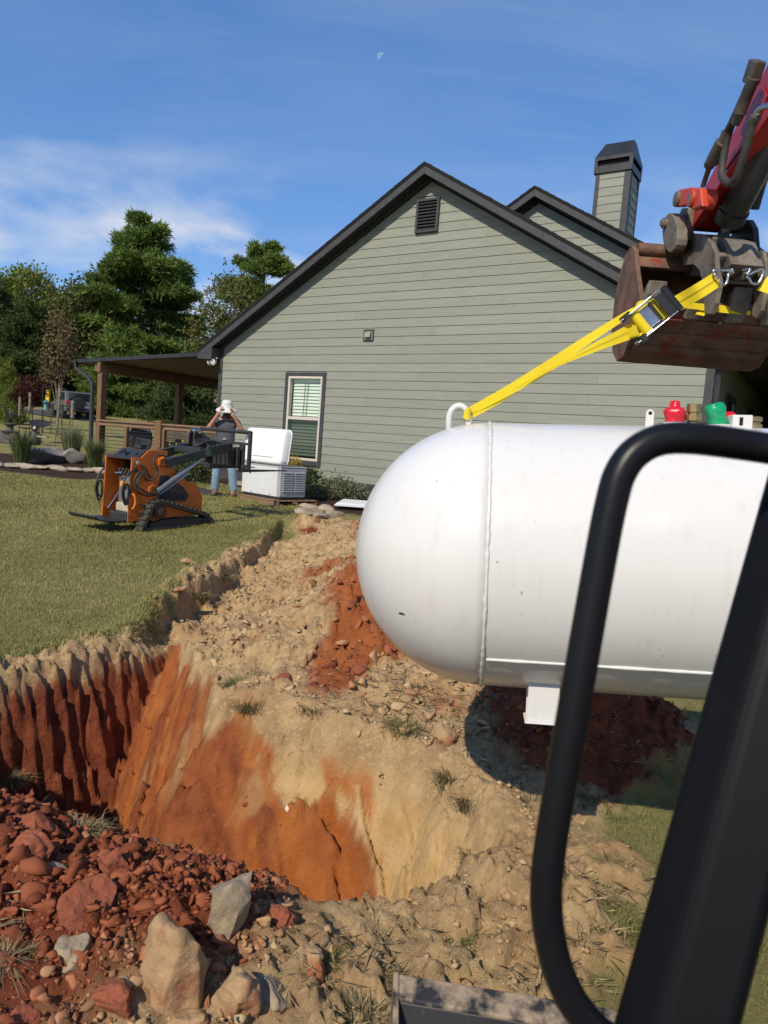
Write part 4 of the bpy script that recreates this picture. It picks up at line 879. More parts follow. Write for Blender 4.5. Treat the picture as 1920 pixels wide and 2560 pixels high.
ribbon3('webbing', [((1786,680),(1806,712),Yh), ((1740,709),(1760,742),Yh-.01), ((1690,738),(1704,775),Yr), ((1640,765),(1655,803),Yr)], m_web, stitch=(.47,.53))
ribbon3('webbing', [((1590,766),(1603,778),Yr+.01), ((1560,781),(1575,792),2.78), ((1460,842),(1473,860),2.73), ((1360,906),(1372,932),2.69), ((1260,968),(1268,992),2.65), ((1162,1024),(1168,1042),Ye)], m_web)
ribbon3('webbing', [((1590,800),(1606,838),Yr-.02), ((1540,828),(1549,858),2.76), ((1480,860),(1488,880),2.73), ((1405,905),(1408,911),2.69), ((1330,942),(1332,952),2.67), ((1250,984),(1256,1004),2.65), ((1166,1030),(1176,1048),Ye)], m_web, stitch=(.45,.55))
ribbon3('webbing', [((1163,1021),(1158,1044),Ye-.012), ((1168,1020),(1168,1050),Ye-.022), ((1178,1024),(1176,1050),Ye-.012), ((1172,1028),(1170,1046),Ye+.02)], m_web)
ribbon3('webbing_tail', [((1585,790),(1600,822),Yr+.03), ((1587,770),(1612,800),Yr+.05), ((1600,752),(1618,768),Yr+.06), ((1640,750),(1640,764),Yr+.10), ((1720,756),(1719,771),3.0), ((1810,764),(1808,782),3.04), ((1878,775),(1876,788),3.06)], m_web)
ribbon3('webbing_tail', [((1738,785),(1760,790),3.0), ((1752,775),(1775,782),3.05), ((1785,770),(1790,778),3.12)], m_web)
ribbon3('webbing_tail', [((1574,820),(1590,812),Yr-.06), ((1572,845),(1600,838),Yr-.05), ((1590,838),(1608,830),Yr-.04)], m_web)
# far leg of the strap, running on to the tank's other eye
far_eye = TC+TM @ np.array([TL-(l0[0]+l1[0])/2, 0, TR+.05])
fh = aty(1908, 705, Yh); mb = MB()
for p in (fh, far_eye): 
    mb.v += [S_(p+np.array((.02,0,.03))), S_(p-np.array((.02,0,.03))), S_(p-np.array((.02,-.003,.03))), S_(p+np.array((.02,.003,.03)))]
mb.f += [(0,1,5,4), (1,2,6,5), (2,3,7,6), (3,0,4,7)]; mb.build('webbing', m_web, strap)
def wire(pts, Y, r=.0048, name='hook'):
    P = smooth_path([aty(x, y, Y+d) for x, y, d in pts], 5); return MB().tube([S_(p) for p in P], r, 8).build(name, m_zinc, strap, 'all')
zq = lambda l: [(1560+a/4.608, 440+b/4.608, d) for a, b, d in l]
wire(zq([(1035,1125,0),(1028,1095,0),(1060,1080,0),(1150,1088,0),(1215,1080,.0),(1240,1075,.01)]), Yh-.02); wire(zq([(1100,1195,0),(1118,1245,0),(1165,1250,0),(1190,1200,0),(1205,1130,0),(1245,1085,.02)]), Yh-.025)
wire(zq([(1035,1125,0),(1100,1195,0)]), Yh-.02); wire(zq([(1240,1075,0),(1255,1110,0),(1230,1130,.02)]), Yh-.02)
wire(zq([(1415,1135,0),(1450,1130,0),(1530,1090,0),(1580,1075,0),(1605,1095,0),(1600,1140,0)]), Yh-.02); wire(zq([(1410,1165,0),(1440,1180,0),(1470,1230,0),(1520,1245,0),(1560,1215,0),(1600,1130,0)]), Yh-.02)
wire(zq([(1370,1085,.03),(1440,1075,0),(1450,1090,0),(1410,1135,0)]), Yh-.02)
# ratchet buckle
rt = thing('ratchet', None, None); rt.parent = strap
rc = aty(1624, 790, Yr-.03); ra, rb = aty(1572, 832, Yr-.03), aty(1690, 737, Yr-.03)
ex = (rb-ra)/np.linalg.norm(rb-ra); vv = rc-EYE; vv /= np.linalg.norm(vv); ey = np.cross(vv, ex); ey /= np.linalg.norm(ey); ez = -vv      # ex up-right, ey across
if ey[2] < 0: ey = -ey
def RQ(a, b, c): return np.array(S_(rc))+ex*a*.84+ey*b+ez*c*.8
def rbar(name, p, q, w, h, m, bev=.002): MB().bar(RQ(*p), RQ(*q), w, h, up=ez).build(name, m, rt, bevel=bev)
HWD = .045
for sgn in (-1, 1):
    o_ = .0 if sgn > 0 else .006
    pr = MB(); poly = [(-.105,-.012),(-.06,-.018),(.05,-.012),(.05,.010),(-.02,.022),(-.085,.018),(-.108,.004)]
    pr.prism(poly, RQ(0, sgn*HWD, 0), ex, ez, ey*.004*sgn); pr.build('frame_plate', m_zinc, rt, bevel=.001)
    pr = MB(); poly = [(-.09,.012),(-.02,.026),(.055,.030),(.115,.032),(.118,.044),(.05,.046),(-.03,.040),(-.095,.026)]
    pr.prism(poly, RQ(.0, sgn*(HWD+.006), 0), ex, ez, ey*.004*sgn); pr.build('handle_plate', m_zinc, rt, bevel=.001)
    MB().tube([RQ(-.085, sgn*(HWD-.002), .016), RQ(-.085, sgn*(HWD+.02), .016)], .022, 14).build('ratchet_gear', M('black_gear', (.02,.02,.02), rough=.5), rt, True)
MB().tube([RQ(.118, -HWD-.012, .04), RQ(.118, HWD+.012, .04)], .017, 12).build('grip', M('black_grip', (.014,.014,.015), rough=.35), rt, True)
MB().obox(RQ(.094,0,.042), ex*.026, ey*(HWD+.006), ez*.009).build('grip_web', M('black_grip_web', (.016,.016,.017), rough=.4), rt, bevel=.006)
# maker's mark stamped on the grip
mw = M('grip_lettering', (.55,.55,.55), rough=.6)
MB().obox(RQ(.0,0,.018), ex*.024, ey*(HWD-.006), ez*.003).build('pawl_plate', m_zinc, rt, bevel=.002)
MB().obox(RQ(.036,0,.030), ex*.005, ey*(HWD-.004), ez*.003).build('release_bar', M('black_release', (.02,.02,.022), rough=.4), rt, bevel=.002)
MB().tube([RQ(-.05,-HWD+.002,.004), RQ(-.05,HWD-.002,.004)], .020, 14).build('webbing_wrap', m_web, rt, True)
MB().tube([RQ(.045,-HWD+.002,.0), RQ(.045,HWD-.002,.0)], .014, 12).build('webbing_wrap', m_web, rt, True)
for i in range(8):
    MB().obox(RQ(.094, -.034+i*.0095, .0515), ex*.004, ey*.0030, ez*.0004).build('grip_mark', mw, rt)
# ================================================================== COMPACT LOADER ON THE LAWN
def on_ground(px, py):
    d = ray(px, py); lo, hi = 1.0, 160.0
    f = lambda Y: (EYE[2]+d[2]/d[1]*Y)-float(base_z(np.array(d[0]/d[1]*Y), np.array(Y)))
    for _ in range(60):
        mid = (lo+hi)/2
        if f(mid) > 0: lo = mid
        else: hi = mid
    return EYE+d*(lo/d[1])
AZ_ = radians(33); SF = np.array([sin(AZ_), cos(AZ_), 0]); SLY = np.array([-cos(AZ_), sin(AZ_), 0])
SO = on_ground(372, 1328)+SLY*.46
sk = thing('compact_loader', 'orange stand-on track loader carrying black pallet forks on the lawn', 'loader', SO, math.atan2(SF[1], SF[0]))
def sd_(px, py, y):
    d = ray(px, py); P = EYE+d*(((SO+SLY*y-EYE)@SLY)/(d@SLY))-SO; return float(P@SF), float(P[2])
def fr_(px, py, x):
    d = ray(px, py); P = EYE+d*(((SO+SF*x-EYE)@SF)/(d@SF))-SO; return float(P@SLY), float(P[2])
z4 = lambda l: [(200+a/4.608, 1080+b/4.608) for a, b in l]; z2 = lambda l: [(180+a/2.676, 980+b/2.676) for a, b in l]
m_or = M('orange_paint', (.56,.135,.016), (.48,.11,.013), scale=5, rough=.42, c3=(.18,.065,.02), s3=6, lo3=.62, hi3=.75); m_or2 = M('bright_orange_paint', (.62,.17,.02), rough=.4)
m_sblk = M('loader_black', (.017,.018,.019), (.03,.031,.033), scale=12, rough=.5, bump=.15, bscale=50); m_arm = M('loader_arm_grey', (.016,.020,.022), (.028,.033,.035), scale=8, rough=.42)
m_belt = M('track_rubber', (.022,.020,.018), (.055,.047,.038), scale=22, rough=.85, bump=.5, bscale=40, bdist=.01); m_cylg = M('grey_cylinder', (.15,.165,.19), (.20,.215,.24), scale=9, rough=.3, metal=.3); m_eng = M('engine_grey', (.10,.10,.10), (.16,.155,.15), scale=25, rough=.6, bump=.4, bscale=40)
m_beige = M('beige_box', (.42,.37,.29), (.36,.31,.24), scale=9, rough=.6); m_chr = M('chrome', (.6,.6,.62), rough=.2, metal=1)
def splate(name, pts, y, w, m, par=sk, bev=.006):
    P = [sd_(px, py, y) for px, py in pts]
    return MB().prism(P, (0,y,0), (1,0,0), (0,0,1), (0,w,0)).build(name, m, par, bevel=bev)
YR, YL = -.31, .26
body = z4([(600,295),(700,300),(800,205),(1010,220),(1012,330),(1130,480),(1250,580),(1335,585),(1410,740),(1405,905),(1300,960),(800,1000),(545,1045)])
splate('side_plate', body, YR, .02, m_or)
Pb = [sd_(px, py, YR) for px, py in body]
MB().prism(Pb, (0,YL-.02,0), (1,0,0), (0,0,1), (0,.02,0)).build('side_plate', m_or, sk, bevel=.006)
xr, zr_ = sd_(*z4([(600,295)])[0], YR); xt, zt_ = sd_(*z4([(800,205)])[0], YR); xr0 = sd_(*z4([(550,1045)])[0], YR)[0]
# console: low rear shelf and sloping dash
MB().add([(xr,YR+.02,zr_-.03),(xr,YL-.02,zr_-.03),(xr,YL-.02,zr_+.005),(xr,YR+.02,zr_+.005),(xr+.10,YR+.02,zr_+.005),(xr+.10,YL-.02,zr_+.005),(xt-.02,YR+.02,zt_-.005),(xt-.02,YL-.02,zt_-.005),(xt+.12,YR+.02,zt_-.005),(xt+.12,YL-.02,zt_-.005),(xt+.12,YR+.02,zr_-.03),(xt+.12,YL-.02,zr_-.03)],
         [(1,0,3,2),(2,3,4,5),(5,4,6,7),(7,6,8,9),(9,8,10,11),(0,1,11,10),(3,0,10,4),(4,10,8,6),(1,2,5,11),(5,7,9,11)]).build('console', m_sblk, sk, bevel=.004)
for i, yy in enumerate((.14, .05, -.02, -.10, -.19)):
    f = .5; MB().lathe([(.032 if i in (0,3) else .02,0),(.030,.012),(.015,.016)], (xr+.16+.03*(i % 2), yy, zr_+.045), (-.55,0,.83), 12).build('gauge', M('gauge_black', (.012,.012,.012), rough=.25) if i % 2 == 0 else m_sblk, sk, True)
for yy in (.10, -.06):
    MB().tube([(xt+.05,yy,zt_),(xt+.04,yy,zt_+.07),(xt+.0,yy,zt_+.11)], .010, 6).build('control_lever', m_sblk, sk, True)
MB().tube([(xt+.08,-.22,zt_+.06),(xt+.08,.10,zt_+.075)], .012, 8).build('grab_bar', m_sblk, sk, True); MB().box(xt+.02,xt+.12,-.10,.05,zt_,zt_+.055).build('control_box', m_sblk, sk, bevel=.01)
MB().tube([(xr+.12,-.02,zr_+.02),(xr+.09,-.02,zr_+.10)], .018, 8).build('stick', m_sblk, sk, True)
# inside: shade panel, engine, beige battery box, step
MB().box(xr+.30, xr+.46, YR+.02, YL-.02, .12, zr_-.03).build('shade_bulkhead', m_dark, sk)  # near-black panel put in so the shaded interior reads dark
MB().box(xr+.12, xr+.42, -.20, .12, .30, .72).build('engine', m_eng, sk, bevel=.03)
for i in range(5): MB().tube([(xr+.11,-.15+.07*i,.72),(xr+.16,-.13+.07*i,.80),(xr+.3,-.12+.06*i,.84)], .016, 7).build('hose', m_rub, sk, True)
MB().box(xr+.06, xr+.13, -.08, .02, .56, .64).build('filter', M('filter_yellow', (.55,.30,.03), rough=.5), sk, bevel=.02)
MB().tube([(xr+.10,.12,.78),(xr+.02,.05,.75),(xr+.05,-.05,.76)], .014, 7).build('pipe', m_chr, sk, True)
MB().box(xr+.0, xr+.30, -.26, .0, .24, .36).build('battery_box', m_beige, sk, bevel=.02); MB().box(xr-.05, xr+.30, -.30, .06, .12, .24).build('step_block', m_sblk, sk, bevel=.02)
MB().tube([(xr+.03,.20,.25),(xr+.20,.16,.52)], .012, 8).build('gas_strut', m_chr, sk, True)
# operator platform
n0 = MB(); pr = [(-.50,.20),(-.44,.155),(-.30,.125),(-.12,.12),(.03,.13),(.03,.145),(-.12,.138),(-.30,.145),(-.43,.175),(-.49,.22)]
n0.prism([(a+xr0, b) for a, b in pr], (0,-.30,0), (1,0,0), (0,0,1), (0,.58,0)); n0.build('platform', m_sblk, sk, bevel=.004)
# rear guards: slotted side frames
def guard(pts, slot, y, par=sk):
    P = smooth_path([(sd_(px, py, y)[0], y, sd_(px, py, y)[1]) for px, py in z4(pts)], 4); MB().tube(P, .013, 8).build('guard_rail', m_sblk, par, True)
    Q = [(sd_(px, py, y)[0], y, sd_(px, py, y)[1]) for px, py in z4(slot)]; MB().tube(smooth_path(Q+Q[:1], 4), .012, 8).build('guard_loop', m_sblk, par, True)
guard([(640,440),(570,470),(520,540),(490,640),(485,720),(505,800),(530,830),(600,640)], [(520,610),(555,610),(560,690),(545,780),(515,770),(505,690)], YR)
for q in ((635,435), (530,815)):
    x_, z_ = sd_(*z4([q])[0], YR); MB().tube([(x_,YR-.02,z_),(x_,YR+.02,z_)], .032, 14).build('guard_pivot', m_sblk, sk, True)
def guardL(pts, y):
    P = [sd_(px, py, YR) for px, py in z4(pts)]; return [(a, y, b) for a, b in P]
MB().tube(smooth_path(guardL([(640,440),(570,470),(520,540),(490,640),(485,720),(505,800),(530,830),(600,640)], YL), 4), .013, 8).build('guard_rail', m_sblk, sk, True)
MB().tube(smooth_path(guardL([(520,610),(555,610),(560,690),(545,780),(515,770),(505,690),(520,610)], YL), 4), .012, 8).build('guard_loop', m_sblk, sk, True)
# grille, lugs, arms
splate('grille', z4([(920,505),(1000,490),(1200,640),(1258,720),(1222,800),(895,800),(905,600)]), YR-.008, .008, m_sblk)
for i in range(9):
    x_, z_ = sd_(*z4([(930+i*32, 780)])[0], YR-.012); MB().box(x_-.005, x_+.005, YR-.014, YR-.008, z_, z_+.15-.010*i).build('grille_bar', m_dark, sk)
for yy, sg in ((YR, -1), (YL, 1)):
    for (pz, r) in (((960,345), .075), ((850,665), .07)):
        x_, z_ = sd_(*z4([pz])[0], YR); a, b = sorted((yy, yy+sg*.045))
        MB().prism([(x_-.10, z_+.03), (x_-.02, z_+r), (x_+.05, z_+r*.8), (x_+.085, z_), (x_+.05, z_-r*.7), (x_-.09, z_-.045)], (0,a,0), (1,0,0), (0,0,1), (0,b-a,0)).build('lug', m_or2 if sg < 0 else m_or, sk, bevel=.008)
        MB().tube([(x_+.04, a-.012, z_),(x_+.04, b+.012, z_)], .022, 12).build('pin', m_sblk, sk, True)
        if sg < 0:
            for j in range(3): MB().prism([(x_-.075+.03*j, z_-.03), (x_-.065+.03*j, z_-.03), (x_-.045+.03*j, z_+.045), (x_-.055+.03*j, z_+.045)], (0,a-.003,0), (1,0,0), (0,0,1), (0,.004,0)).build('lug_slot', m_dark, sk)
hx_, hz_ = sd_(*z4([(980,360)])[0], YR-.02); ex_, ez_ = sd_(*z2([(895,405)])[0], YR-.02)
XC = 1.80
for y_ in (YR-.045, YL+.045):
    MB().bar((hx_, y_, hz_), (ex_, y_, ez_), .06, .125).build('loader_arm', m_arm, sk, bevel=.012)
    MB().bar((ex_, y_, ez_+.01), (XC-.20, y_*.85, ez_+.10), .06, .14).build('arm_knee', m_arm, sk, bevel=.012)
    MB().tube([(ex_, y_-.035, ez_+.005), (ex_, y_+.035, ez_+.005)], .055, 16).build('knee_pin', M('green_grey', (.055,.115,.10), rough=.4), sk, True)
    cx, cz = sd_(*z4([(880,680)])[0], YR-.05); mx_, mz_ = sd_(*z4([(1245,430)])[0], YR-.05)
    MB().tube([(cx, y_-.02*np.sign(y_)*-1, cz), (mx_, y_, mz_)], .040, 16).build('lift_cylinder', m_cylg, sk, True); MB().tube([(mx_, y_, mz_), (ex_-.02, y_, ez_-.04)], .022, 12).build('cylinder_rod', m_chr, sk, True)
    MB().tube([(cx+.06, y_, cz-.05), (mx_+.02, y_, mz_-.06)], .008, 6).build('oil_pipe', m_chr, sk, True)
MB().bar((ex_-.05, YR, ez_+.02), (ex_-.05, YL, ez_+.02), .09, .10).build('arm_cross_tube', m_arm, sk, bevel=.01)
# loader head: upright towers, tilt cylinder, mounting plate
for y_ in (.16, .27):
    MB().prism([(XC-.55,.96),(XC-.42,.96),(XC-.36,1.20),(XC-.40,1.42),(XC-.50,1.44),(XC-.54,1.36)], (0,y_,0), (1,0,0), (0,0,1), (0,.03,0)).build('head_tower', m_sblk, sk, bevel=.01)
MB().tube([(XC-.46,.20,1.40),(XC-.10,-.02,1.10)], .042, 14).build('tilt_cylinder', m_arm, sk, True); MB().tube([(XC-.46,.13,1.40),(XC-.46,.31,1.40)], .04, 14).build('tower_pin', m_chr, sk, True)
MB().box(XC-.12, XC-.06, -.36, .30, .90, 1.20).build('mount_plate', m_sblk, sk, bevel=.01)
for y_ in (-.30, .22): MB().box(XC-.24, XC-.12, y_, y_+.05, .92, 1.14).build('mount_ear', m_sblk, sk, bevel=.01)
for k, yy in enumerate((-.20, -.10, .0, .08)): MB().tube(smooth_path([(ex_-.1, -.22, ez_+.07),(ex_+.12, yy-.05, ez_+.17),(XC-.3, yy, 1.22+.02*k),(XC-.12, yy+.06, 1.12)], 5), .013, 7).build('hose', m_rub, sk, True)
hh = sd_(*z4([(660,355)])[0], YR-.02); MB().lathe([(.03,0),(.03,.03),(.012,.035)], (hh[0],YR,hh[1]), (0,-1,0), 14).build('hydraulic_coupler', m_chr, sk, True)
def shose(pts, y, r=.013): MB().tube(smooth_path([(sd_(px, py, y)[0], y-.01*(i % 2), sd_(px, py, y)[1]) for i, (px, py) in enumerate(z4(pts))], 5), r, 8).build('hose', m_rub, sk, True)
shose([(700,380),(760,430),(800,510),(850,520),(880,450),(850,350),(860,290),(920,265),(1000,285)], YR-.05); shose([(720,440),(740,520),(790,560),(850,530),(890,460),(870,390)], YR-.06)
shose([(720,470),(660,480),(630,560),(640,650),(700,710),(800,735),(880,720)], YR-.05); shose([(740,460),(680,530),(650,600),(690,650),(780,700),(860,705)], YR-.06)
x_, z_ = sd_(*z4([(615,800)])[0], YR-.02); MB().tube(smooth_path([(x_-.01,YR,z_+.09),(x_-.01,YR-.04,z_+.09),(x_+.01,YR-.05,z_),(x_-.01,YR-.04,z_-.09),(x_-.01,YR,z_-.09)], 4), .014, 8).build('grab_handle', m_or2, sk, True)
for q in ((675,560), (940,490), (1065,455), (585,975), (690,838)):
    x_, z_ = sd_(*z4([q])[0], YR); MB().lathe([(.012,0),(.012,.008)], (x_,YR,z_), (0,-1,0), 8).build('bolt', m_chr if q[1] < 600 else m_sblk, sk)
# fork carriage and forks
def cpt(px, py): y_, z_ = fr_(*z2([(px, py)])[0], XC); return (XC, y_, z_)
tl_, tr2, br2, bl2 = cpt(850,235), cpt(1195,272), cpt(1188,512), cpt(905,462)
yl, yr2 = .62, tr2[1]; zt2, zb2 = tr2[2], br2[2]
MB().tube([(XC,yr2,zt2),(XC,yl,zt2+.01)], .030, 8).build('carriage_bar', m_sblk, sk, True); MB().bar((XC,yr2,zb2-.02), (XC,yr2,zt2+.02), .05, .05, up=(1,0,0)).build('carriage_upright', m_sblk, sk, bevel=.006); MB().bar((XC,yl,zb2-.02), (XC,yl,zt2+.02), .05, .05, up=(1,0,0)).build('carriage_upright', m_sblk, sk, bevel=.006)
MB().bar((XC,yr2,zb2+.02), (XC,yl,zb2+.02), .06, .07).build('carriage_bar', m_sblk, sk, bevel=.006); MB().bar((XC,yr2,zt2-.18), (XC,yl,zt2-.18), .03, .04).build('carriage_bar', m_sblk, sk, bevel=.004)
for y_ in (yr2+.16, yl-.22):
    f = thing('fork', None, None); f.parent = sk
    MB().box(XC-.02, XC+.025, y_-.05, y_+.05, zb2-.06, zb2+.36).build('fork_shank', m_sblk, f, bevel=.006)
    MB().add([(XC,y_-.05,zb2-.07),(XC,y_+.05,zb2-.07),(XC,y_+.05,zb2-.025),(XC,y_-.05,zb2-.025),(XC+1.05,y_-.04,zb2-.04),(XC+1.05,y_+.04,zb2-.04),(XC+1.05,y_+.04,zb2-.025),(XC+1.05,y_-.04,zb2-.025)],
             [(0,3,2,1),(4,5,6,7),(0,1,5,4),(1,2,6,5),(2,3,7,6),(3,0,4,7)]).build('fork_blade', m_sblk, f, bevel=.004)
# tracks
def track(y0, w):
    t = thing('track', None, None); t.parent = sk
    out = [sd_(px, py, -.46) for px, py in z4([(712,1140),(740,1080),(790,960),(835,860),(880,815),(930,798),(985,802),(1200,862),(1440,932),(1500,975),(1528,1035),(1512,1090),(1460,1122),(1300,1132),(1000,1145),(800,1152)])]
    out = [(a, max(b, .0)) for a, b in out]; n = len(out); c = np.mean(out, 0)
    P = smooth_path([np.array(p) for p in out]+[np.array(out[0])], 5)[:-1]; n = len(P); inn = []
    for i in range(n):
        tg = P[(i+1) % n]-P[i-1]; tg /= np.linalg.norm(tg)+1e-9; nr = np.array([-tg[1], tg[0]]); nr = nr if np.dot(nr, c-P[i]) > 0 else -nr; inn.append(P[i]+nr*.045)
    mb = MB()
    for yy in (y0, y0+w):
        for p in P: mb.v.append((p[0], yy, p[1]))
        for p in inn: mb.v.append((p[0], yy, p[1]))
    for i in range(n):
        j = (i+1) % n; mb.f += [(i, j, 2*n+j, 2*n+i), (n+i, 3*n+i, 3*n+j, n+j), (i, n+i, n+j, j), (2*n+i, 2*n+j, 3*n+j, 3*n+i)]
    mb.build('belt', m_belt, t)
    Ls = [np.linalg.norm(P[(i+1) % n]-P[i]) for i in range(n)]; s = 0; nxt = 0
    for i in range(n):
        while nxt < s+Ls[i]:
            f = (nxt-s)/Ls[i]; p = P[i]*(1-f)+P[(i+1) % n]*f; tg = (P[(i+1) % n]-P[i])/Ls[i]; nr = p-c; nr = np.array([-tg[1], tg[0]]); nr = nr if np.dot(nr, p-c) > 0 else -nr
            if p[1] > .02: MB().obox((p[0]+nr[0]*.008, y0+w/2, p[1]+nr[1]*.008), (tg[0]*.022,0,tg[1]*.022), (0,w/2-.004,0), (nr[0]*.014,0,nr[1]*.014)).build('tread_lug', m_belt, t)
            nxt += .085
        s += Ls[i]
    fp = [sd_(px, py, -.46) for px, py in z4([(815,1100),(830,1060),(900,1040),(1000,1010),(1200,1000),(1460,985),(1500,1030),(1480,1095),(1300,1115),(900,1125)])]
    MB().prism(fp, (0,y0+.03,0), (1,0,0), (0,0,1), (0,w-.06,0)).build('track_frame', m_sblk, t, bevel=.012)
    x_, z_ = sd_(*z4([(945,925)])[0], -.46); MB().lathe([(.10,0),(.10,.02),(.06,.025),(.055,.05),(.02,.055)], (x_,y0+.05,z_), (0,-1,0), 20).build('drive_sprocket', M('rusty_sprocket', (.06,.036,.022), (.10,.06,.035), scale=20, rough=.8), t, True)
    x_, z_ = sd_(*z4([(1478,1035)])[0], -.46); MB().lathe([(.085,0),(.085,w-.03)], (x_,y0+.015,z_), (0,1,0), 20).build('idler', m_sblk, t, True)
    for q in ((1130,1105), (1255,1100), (1350,1095), (1010,1115)):
        x_, z_ = sd_(*z4([q])[0], -.46); MB().lathe([(.012,0),(.012,.01)], (x_,y0+.03,z_), (0,-1,0), 8).build('bolt', m_chr, t)
    MB().prism([sd_(px, py, -.46) for px, py in z4([(900,830),(990,845),(1400,960),(1000,1000),(900,1050),(850,1000)])], (0,y0+.10,0), (1,0,0), (0,0,1), (0,.05,0)).build('inner_guard', m_or, t)
track(-.46, .18); track(YL-.0, .18)
# ================================================================== STANDBY GENERATOR ON A PALLET
GP = on_ground(697, 1264); gd = np.array([-.72,.69,0]); gd /= np.linalg.norm(gd)
gen = thing('generator', 'grey standby generator with its white lid propped open', 'generator', GP+np.array((0,0,.10)), math.atan2(-gd[1], -gd[0]))
# local: x runs along the long side towards the near corner (x=0), y into the box
m_gen = M('generator_shell', (.56,.57,.57), (.60,.61,.61), scale=3, rough=.4); m_geng = M('generator_end', (.30,.32,.34), (.34,.36,.38), scale=3, rough=.42); m_lid = M('lid_white', (.74,.75,.76), rough=.32)
GL, GW, GH = 1.22, .62, .60
MB().box(-GL+.02, -.02, .02, GW-.02, 0, .05).build('base', m_sblk, gen, bevel=.008)
MB().box(-GL, -.10, 0, GW, .05, GH).build('shell', m_gen, gen, bevel=.012)
MB().box(-.099, 0, .0, GW, .05, GH).build('end_housing', m_geng, gen, bevel=.02)
MB().box(-GL-.004, .004, -.004, GW+.004, GH, GH+.025).build('rim', m_geng, gen, bevel=.006)
for i in range(9):
    z = .16+.043*i
    for a, b in ((.06,.29), (.33,.57)): MB().obox((.008,(a+b)/2,z), (.012,0,-.008), (0,(b-a)/2,0), (.006,0,.012)).build('louvre', m_geng, gen, bevel=.003)
for i in range(7): MB().obox((-.52,-.004,.17+.035*i), (.055,0,0), (0,.004,.003), (0,-.003,.008)).build('side_louvre', m_lid, gen)
for x in (-1.10, -.95): MB().lathe([(.02,0),(.02,.012),(.01,.014)], (x,0,.46-.02*(x > -1)), (0,-1,0), 12).build('latch', m_sblk, gen, True)
for x in (-.88, -.30): MB().lathe([(.012,0),(.012,.01)], (x,0,.085), (0,-1,0), 10).build('bolt', m_sblk, gen)
MB().box(-1.12,-.95,-.002,0,.50,.56).build('rating_plate', m_lid, gen)
# lid: shallow moulded tray standing on the back edge, hinged open
lidE = thing('lid', None, None); lidE.parent = gen; lidE.location = (-GL/2-.02, .15, GH+.03); lidE.rotation_euler = (radians(-6), 0, 0)
def rrect(w, h, r, n=6): return [(sx*(w-r)+r*cos(a), sz*(h-r)+r*sin(a)) for sx, sz, a0 in ((1,1,0),(-1,1,pi/2),(-1,-1,pi),(1,-1,3*pi/2)) for a in np.linspace(a0, a0+pi/2, n)]
rings = [(GL/2+.01, .335, .09, 0.0), (GL/2+.01, .335, .09, -.12), (GL/2-.01, .315, .09, -.155), (GL/2-.05, .275, .07, -.165)]
mb = MB(); cnt = None
for w_, h_, r_, y_ in rings:
    q = rrect(w_, h_, r_); cnt = len(q); mb.v += [(a, y_, b+.335) for a, b in q]
for i in range(len(rings)-1):
    for k in range(cnt): mb.f.append((i*cnt+k, i*cnt+(k+1) % cnt, (i+1)*cnt+(k+1) % cnt, (i+1)*cnt+k))
mb.f += [tuple(range(cnt)), tuple(range((len(rings)-1)*cnt, len(rings)*cnt))[::-1]]
mb.build('lid_shell', m_lid, lidE, True, bevel=.01)
MB().prism([(a, b+.33) for a, b in rrect(.36, .20, .05)], (.02,-.172,0), (1,0,0), (0,0,1), (0,.012,0)).build('lid_panel', m_lid, lidE, True, bevel=.008)
MB().box(-.28, .34, -.182, -.168, .13, .19).build('lid_ledge', M('lid_ledge_white', (.80,.80,.80), rough=.3), lidE, bevel=.006)
pal = thing('pallet', 'low wooden pallet under the grey generator', 'pallet', GP, math.atan2(-gd[1], -gd[0]))
for i in range(7):
    y = -.12+i*.145; MB().box(-GL-.12, .10, y, y+.10, .082, .10).build('deck_slat', m_woodh, pal, bevel=.003)
for y in (-.11, .34, .80): MB().box(-GL-.12, .10, y, y+.045, .018, .082).build('stringer', m_woodh, pal, bevel=.003)
for i in (0, 3, 6):
    y = -.12+i*.145; MB().box(-GL-.12, .10, y, y+.10, .0, .018).build('bottom_slat', m_woodh, pal)
# ================================================================== PERSON IN THE BUCKET HAT
m_skin = M('skin', (.42,.21,.145), (.37,.175,.12), scale=9, rough=.55); m_shirt = M('grey_tee', (.050,.056,.068), (.068,.075,.090), scale=8, rough=.85, bump=.25, bscale=12, bdist=.02); m_jean = M('washed_denim', (.13,.20,.28), (.20,.28,.36), scale=6, rough=.85, bump=.3, bscale=16, bdist=.02, c3=(.26,.33,.38), s3=4)
m_hat = M('white_hat', (.62,.61,.58), (.55,.54,.52), scale=9, rough=.8); m_boot = M('tan_boot', (.16,.095,.05), (.11,.065,.035), scale=9, rough=.7); m_beard = M('dark_beard', (.035,.022,.016), rough=.9)
PP = on_ground(556, 1240)
person = thing('person', 'person in white bucket hat, grey tee and jeans holding the hat brim', 'person', PP, radians(190))
def skinned(name, verts, edges, rad, m, par, sub=2):
    me = bpy.data.meshes.new(name); me.from_pydata(verts, edges, []); o = link(name, me, m, par)
    md = o.modifiers.new('skin', 'SKIN'); md.use_smooth_shade = True
    for i, r in enumerate(rad): me.skin_vertices[0].data[i].radius = (r, r) if not hasattr(r, '__len__') else r
    me.skin_vertices[0].data[0].use_root = True
    sb = o.modifiers.new('sub', 'SUBSURF'); sb.levels = sub; sb.render_levels = sub; return o
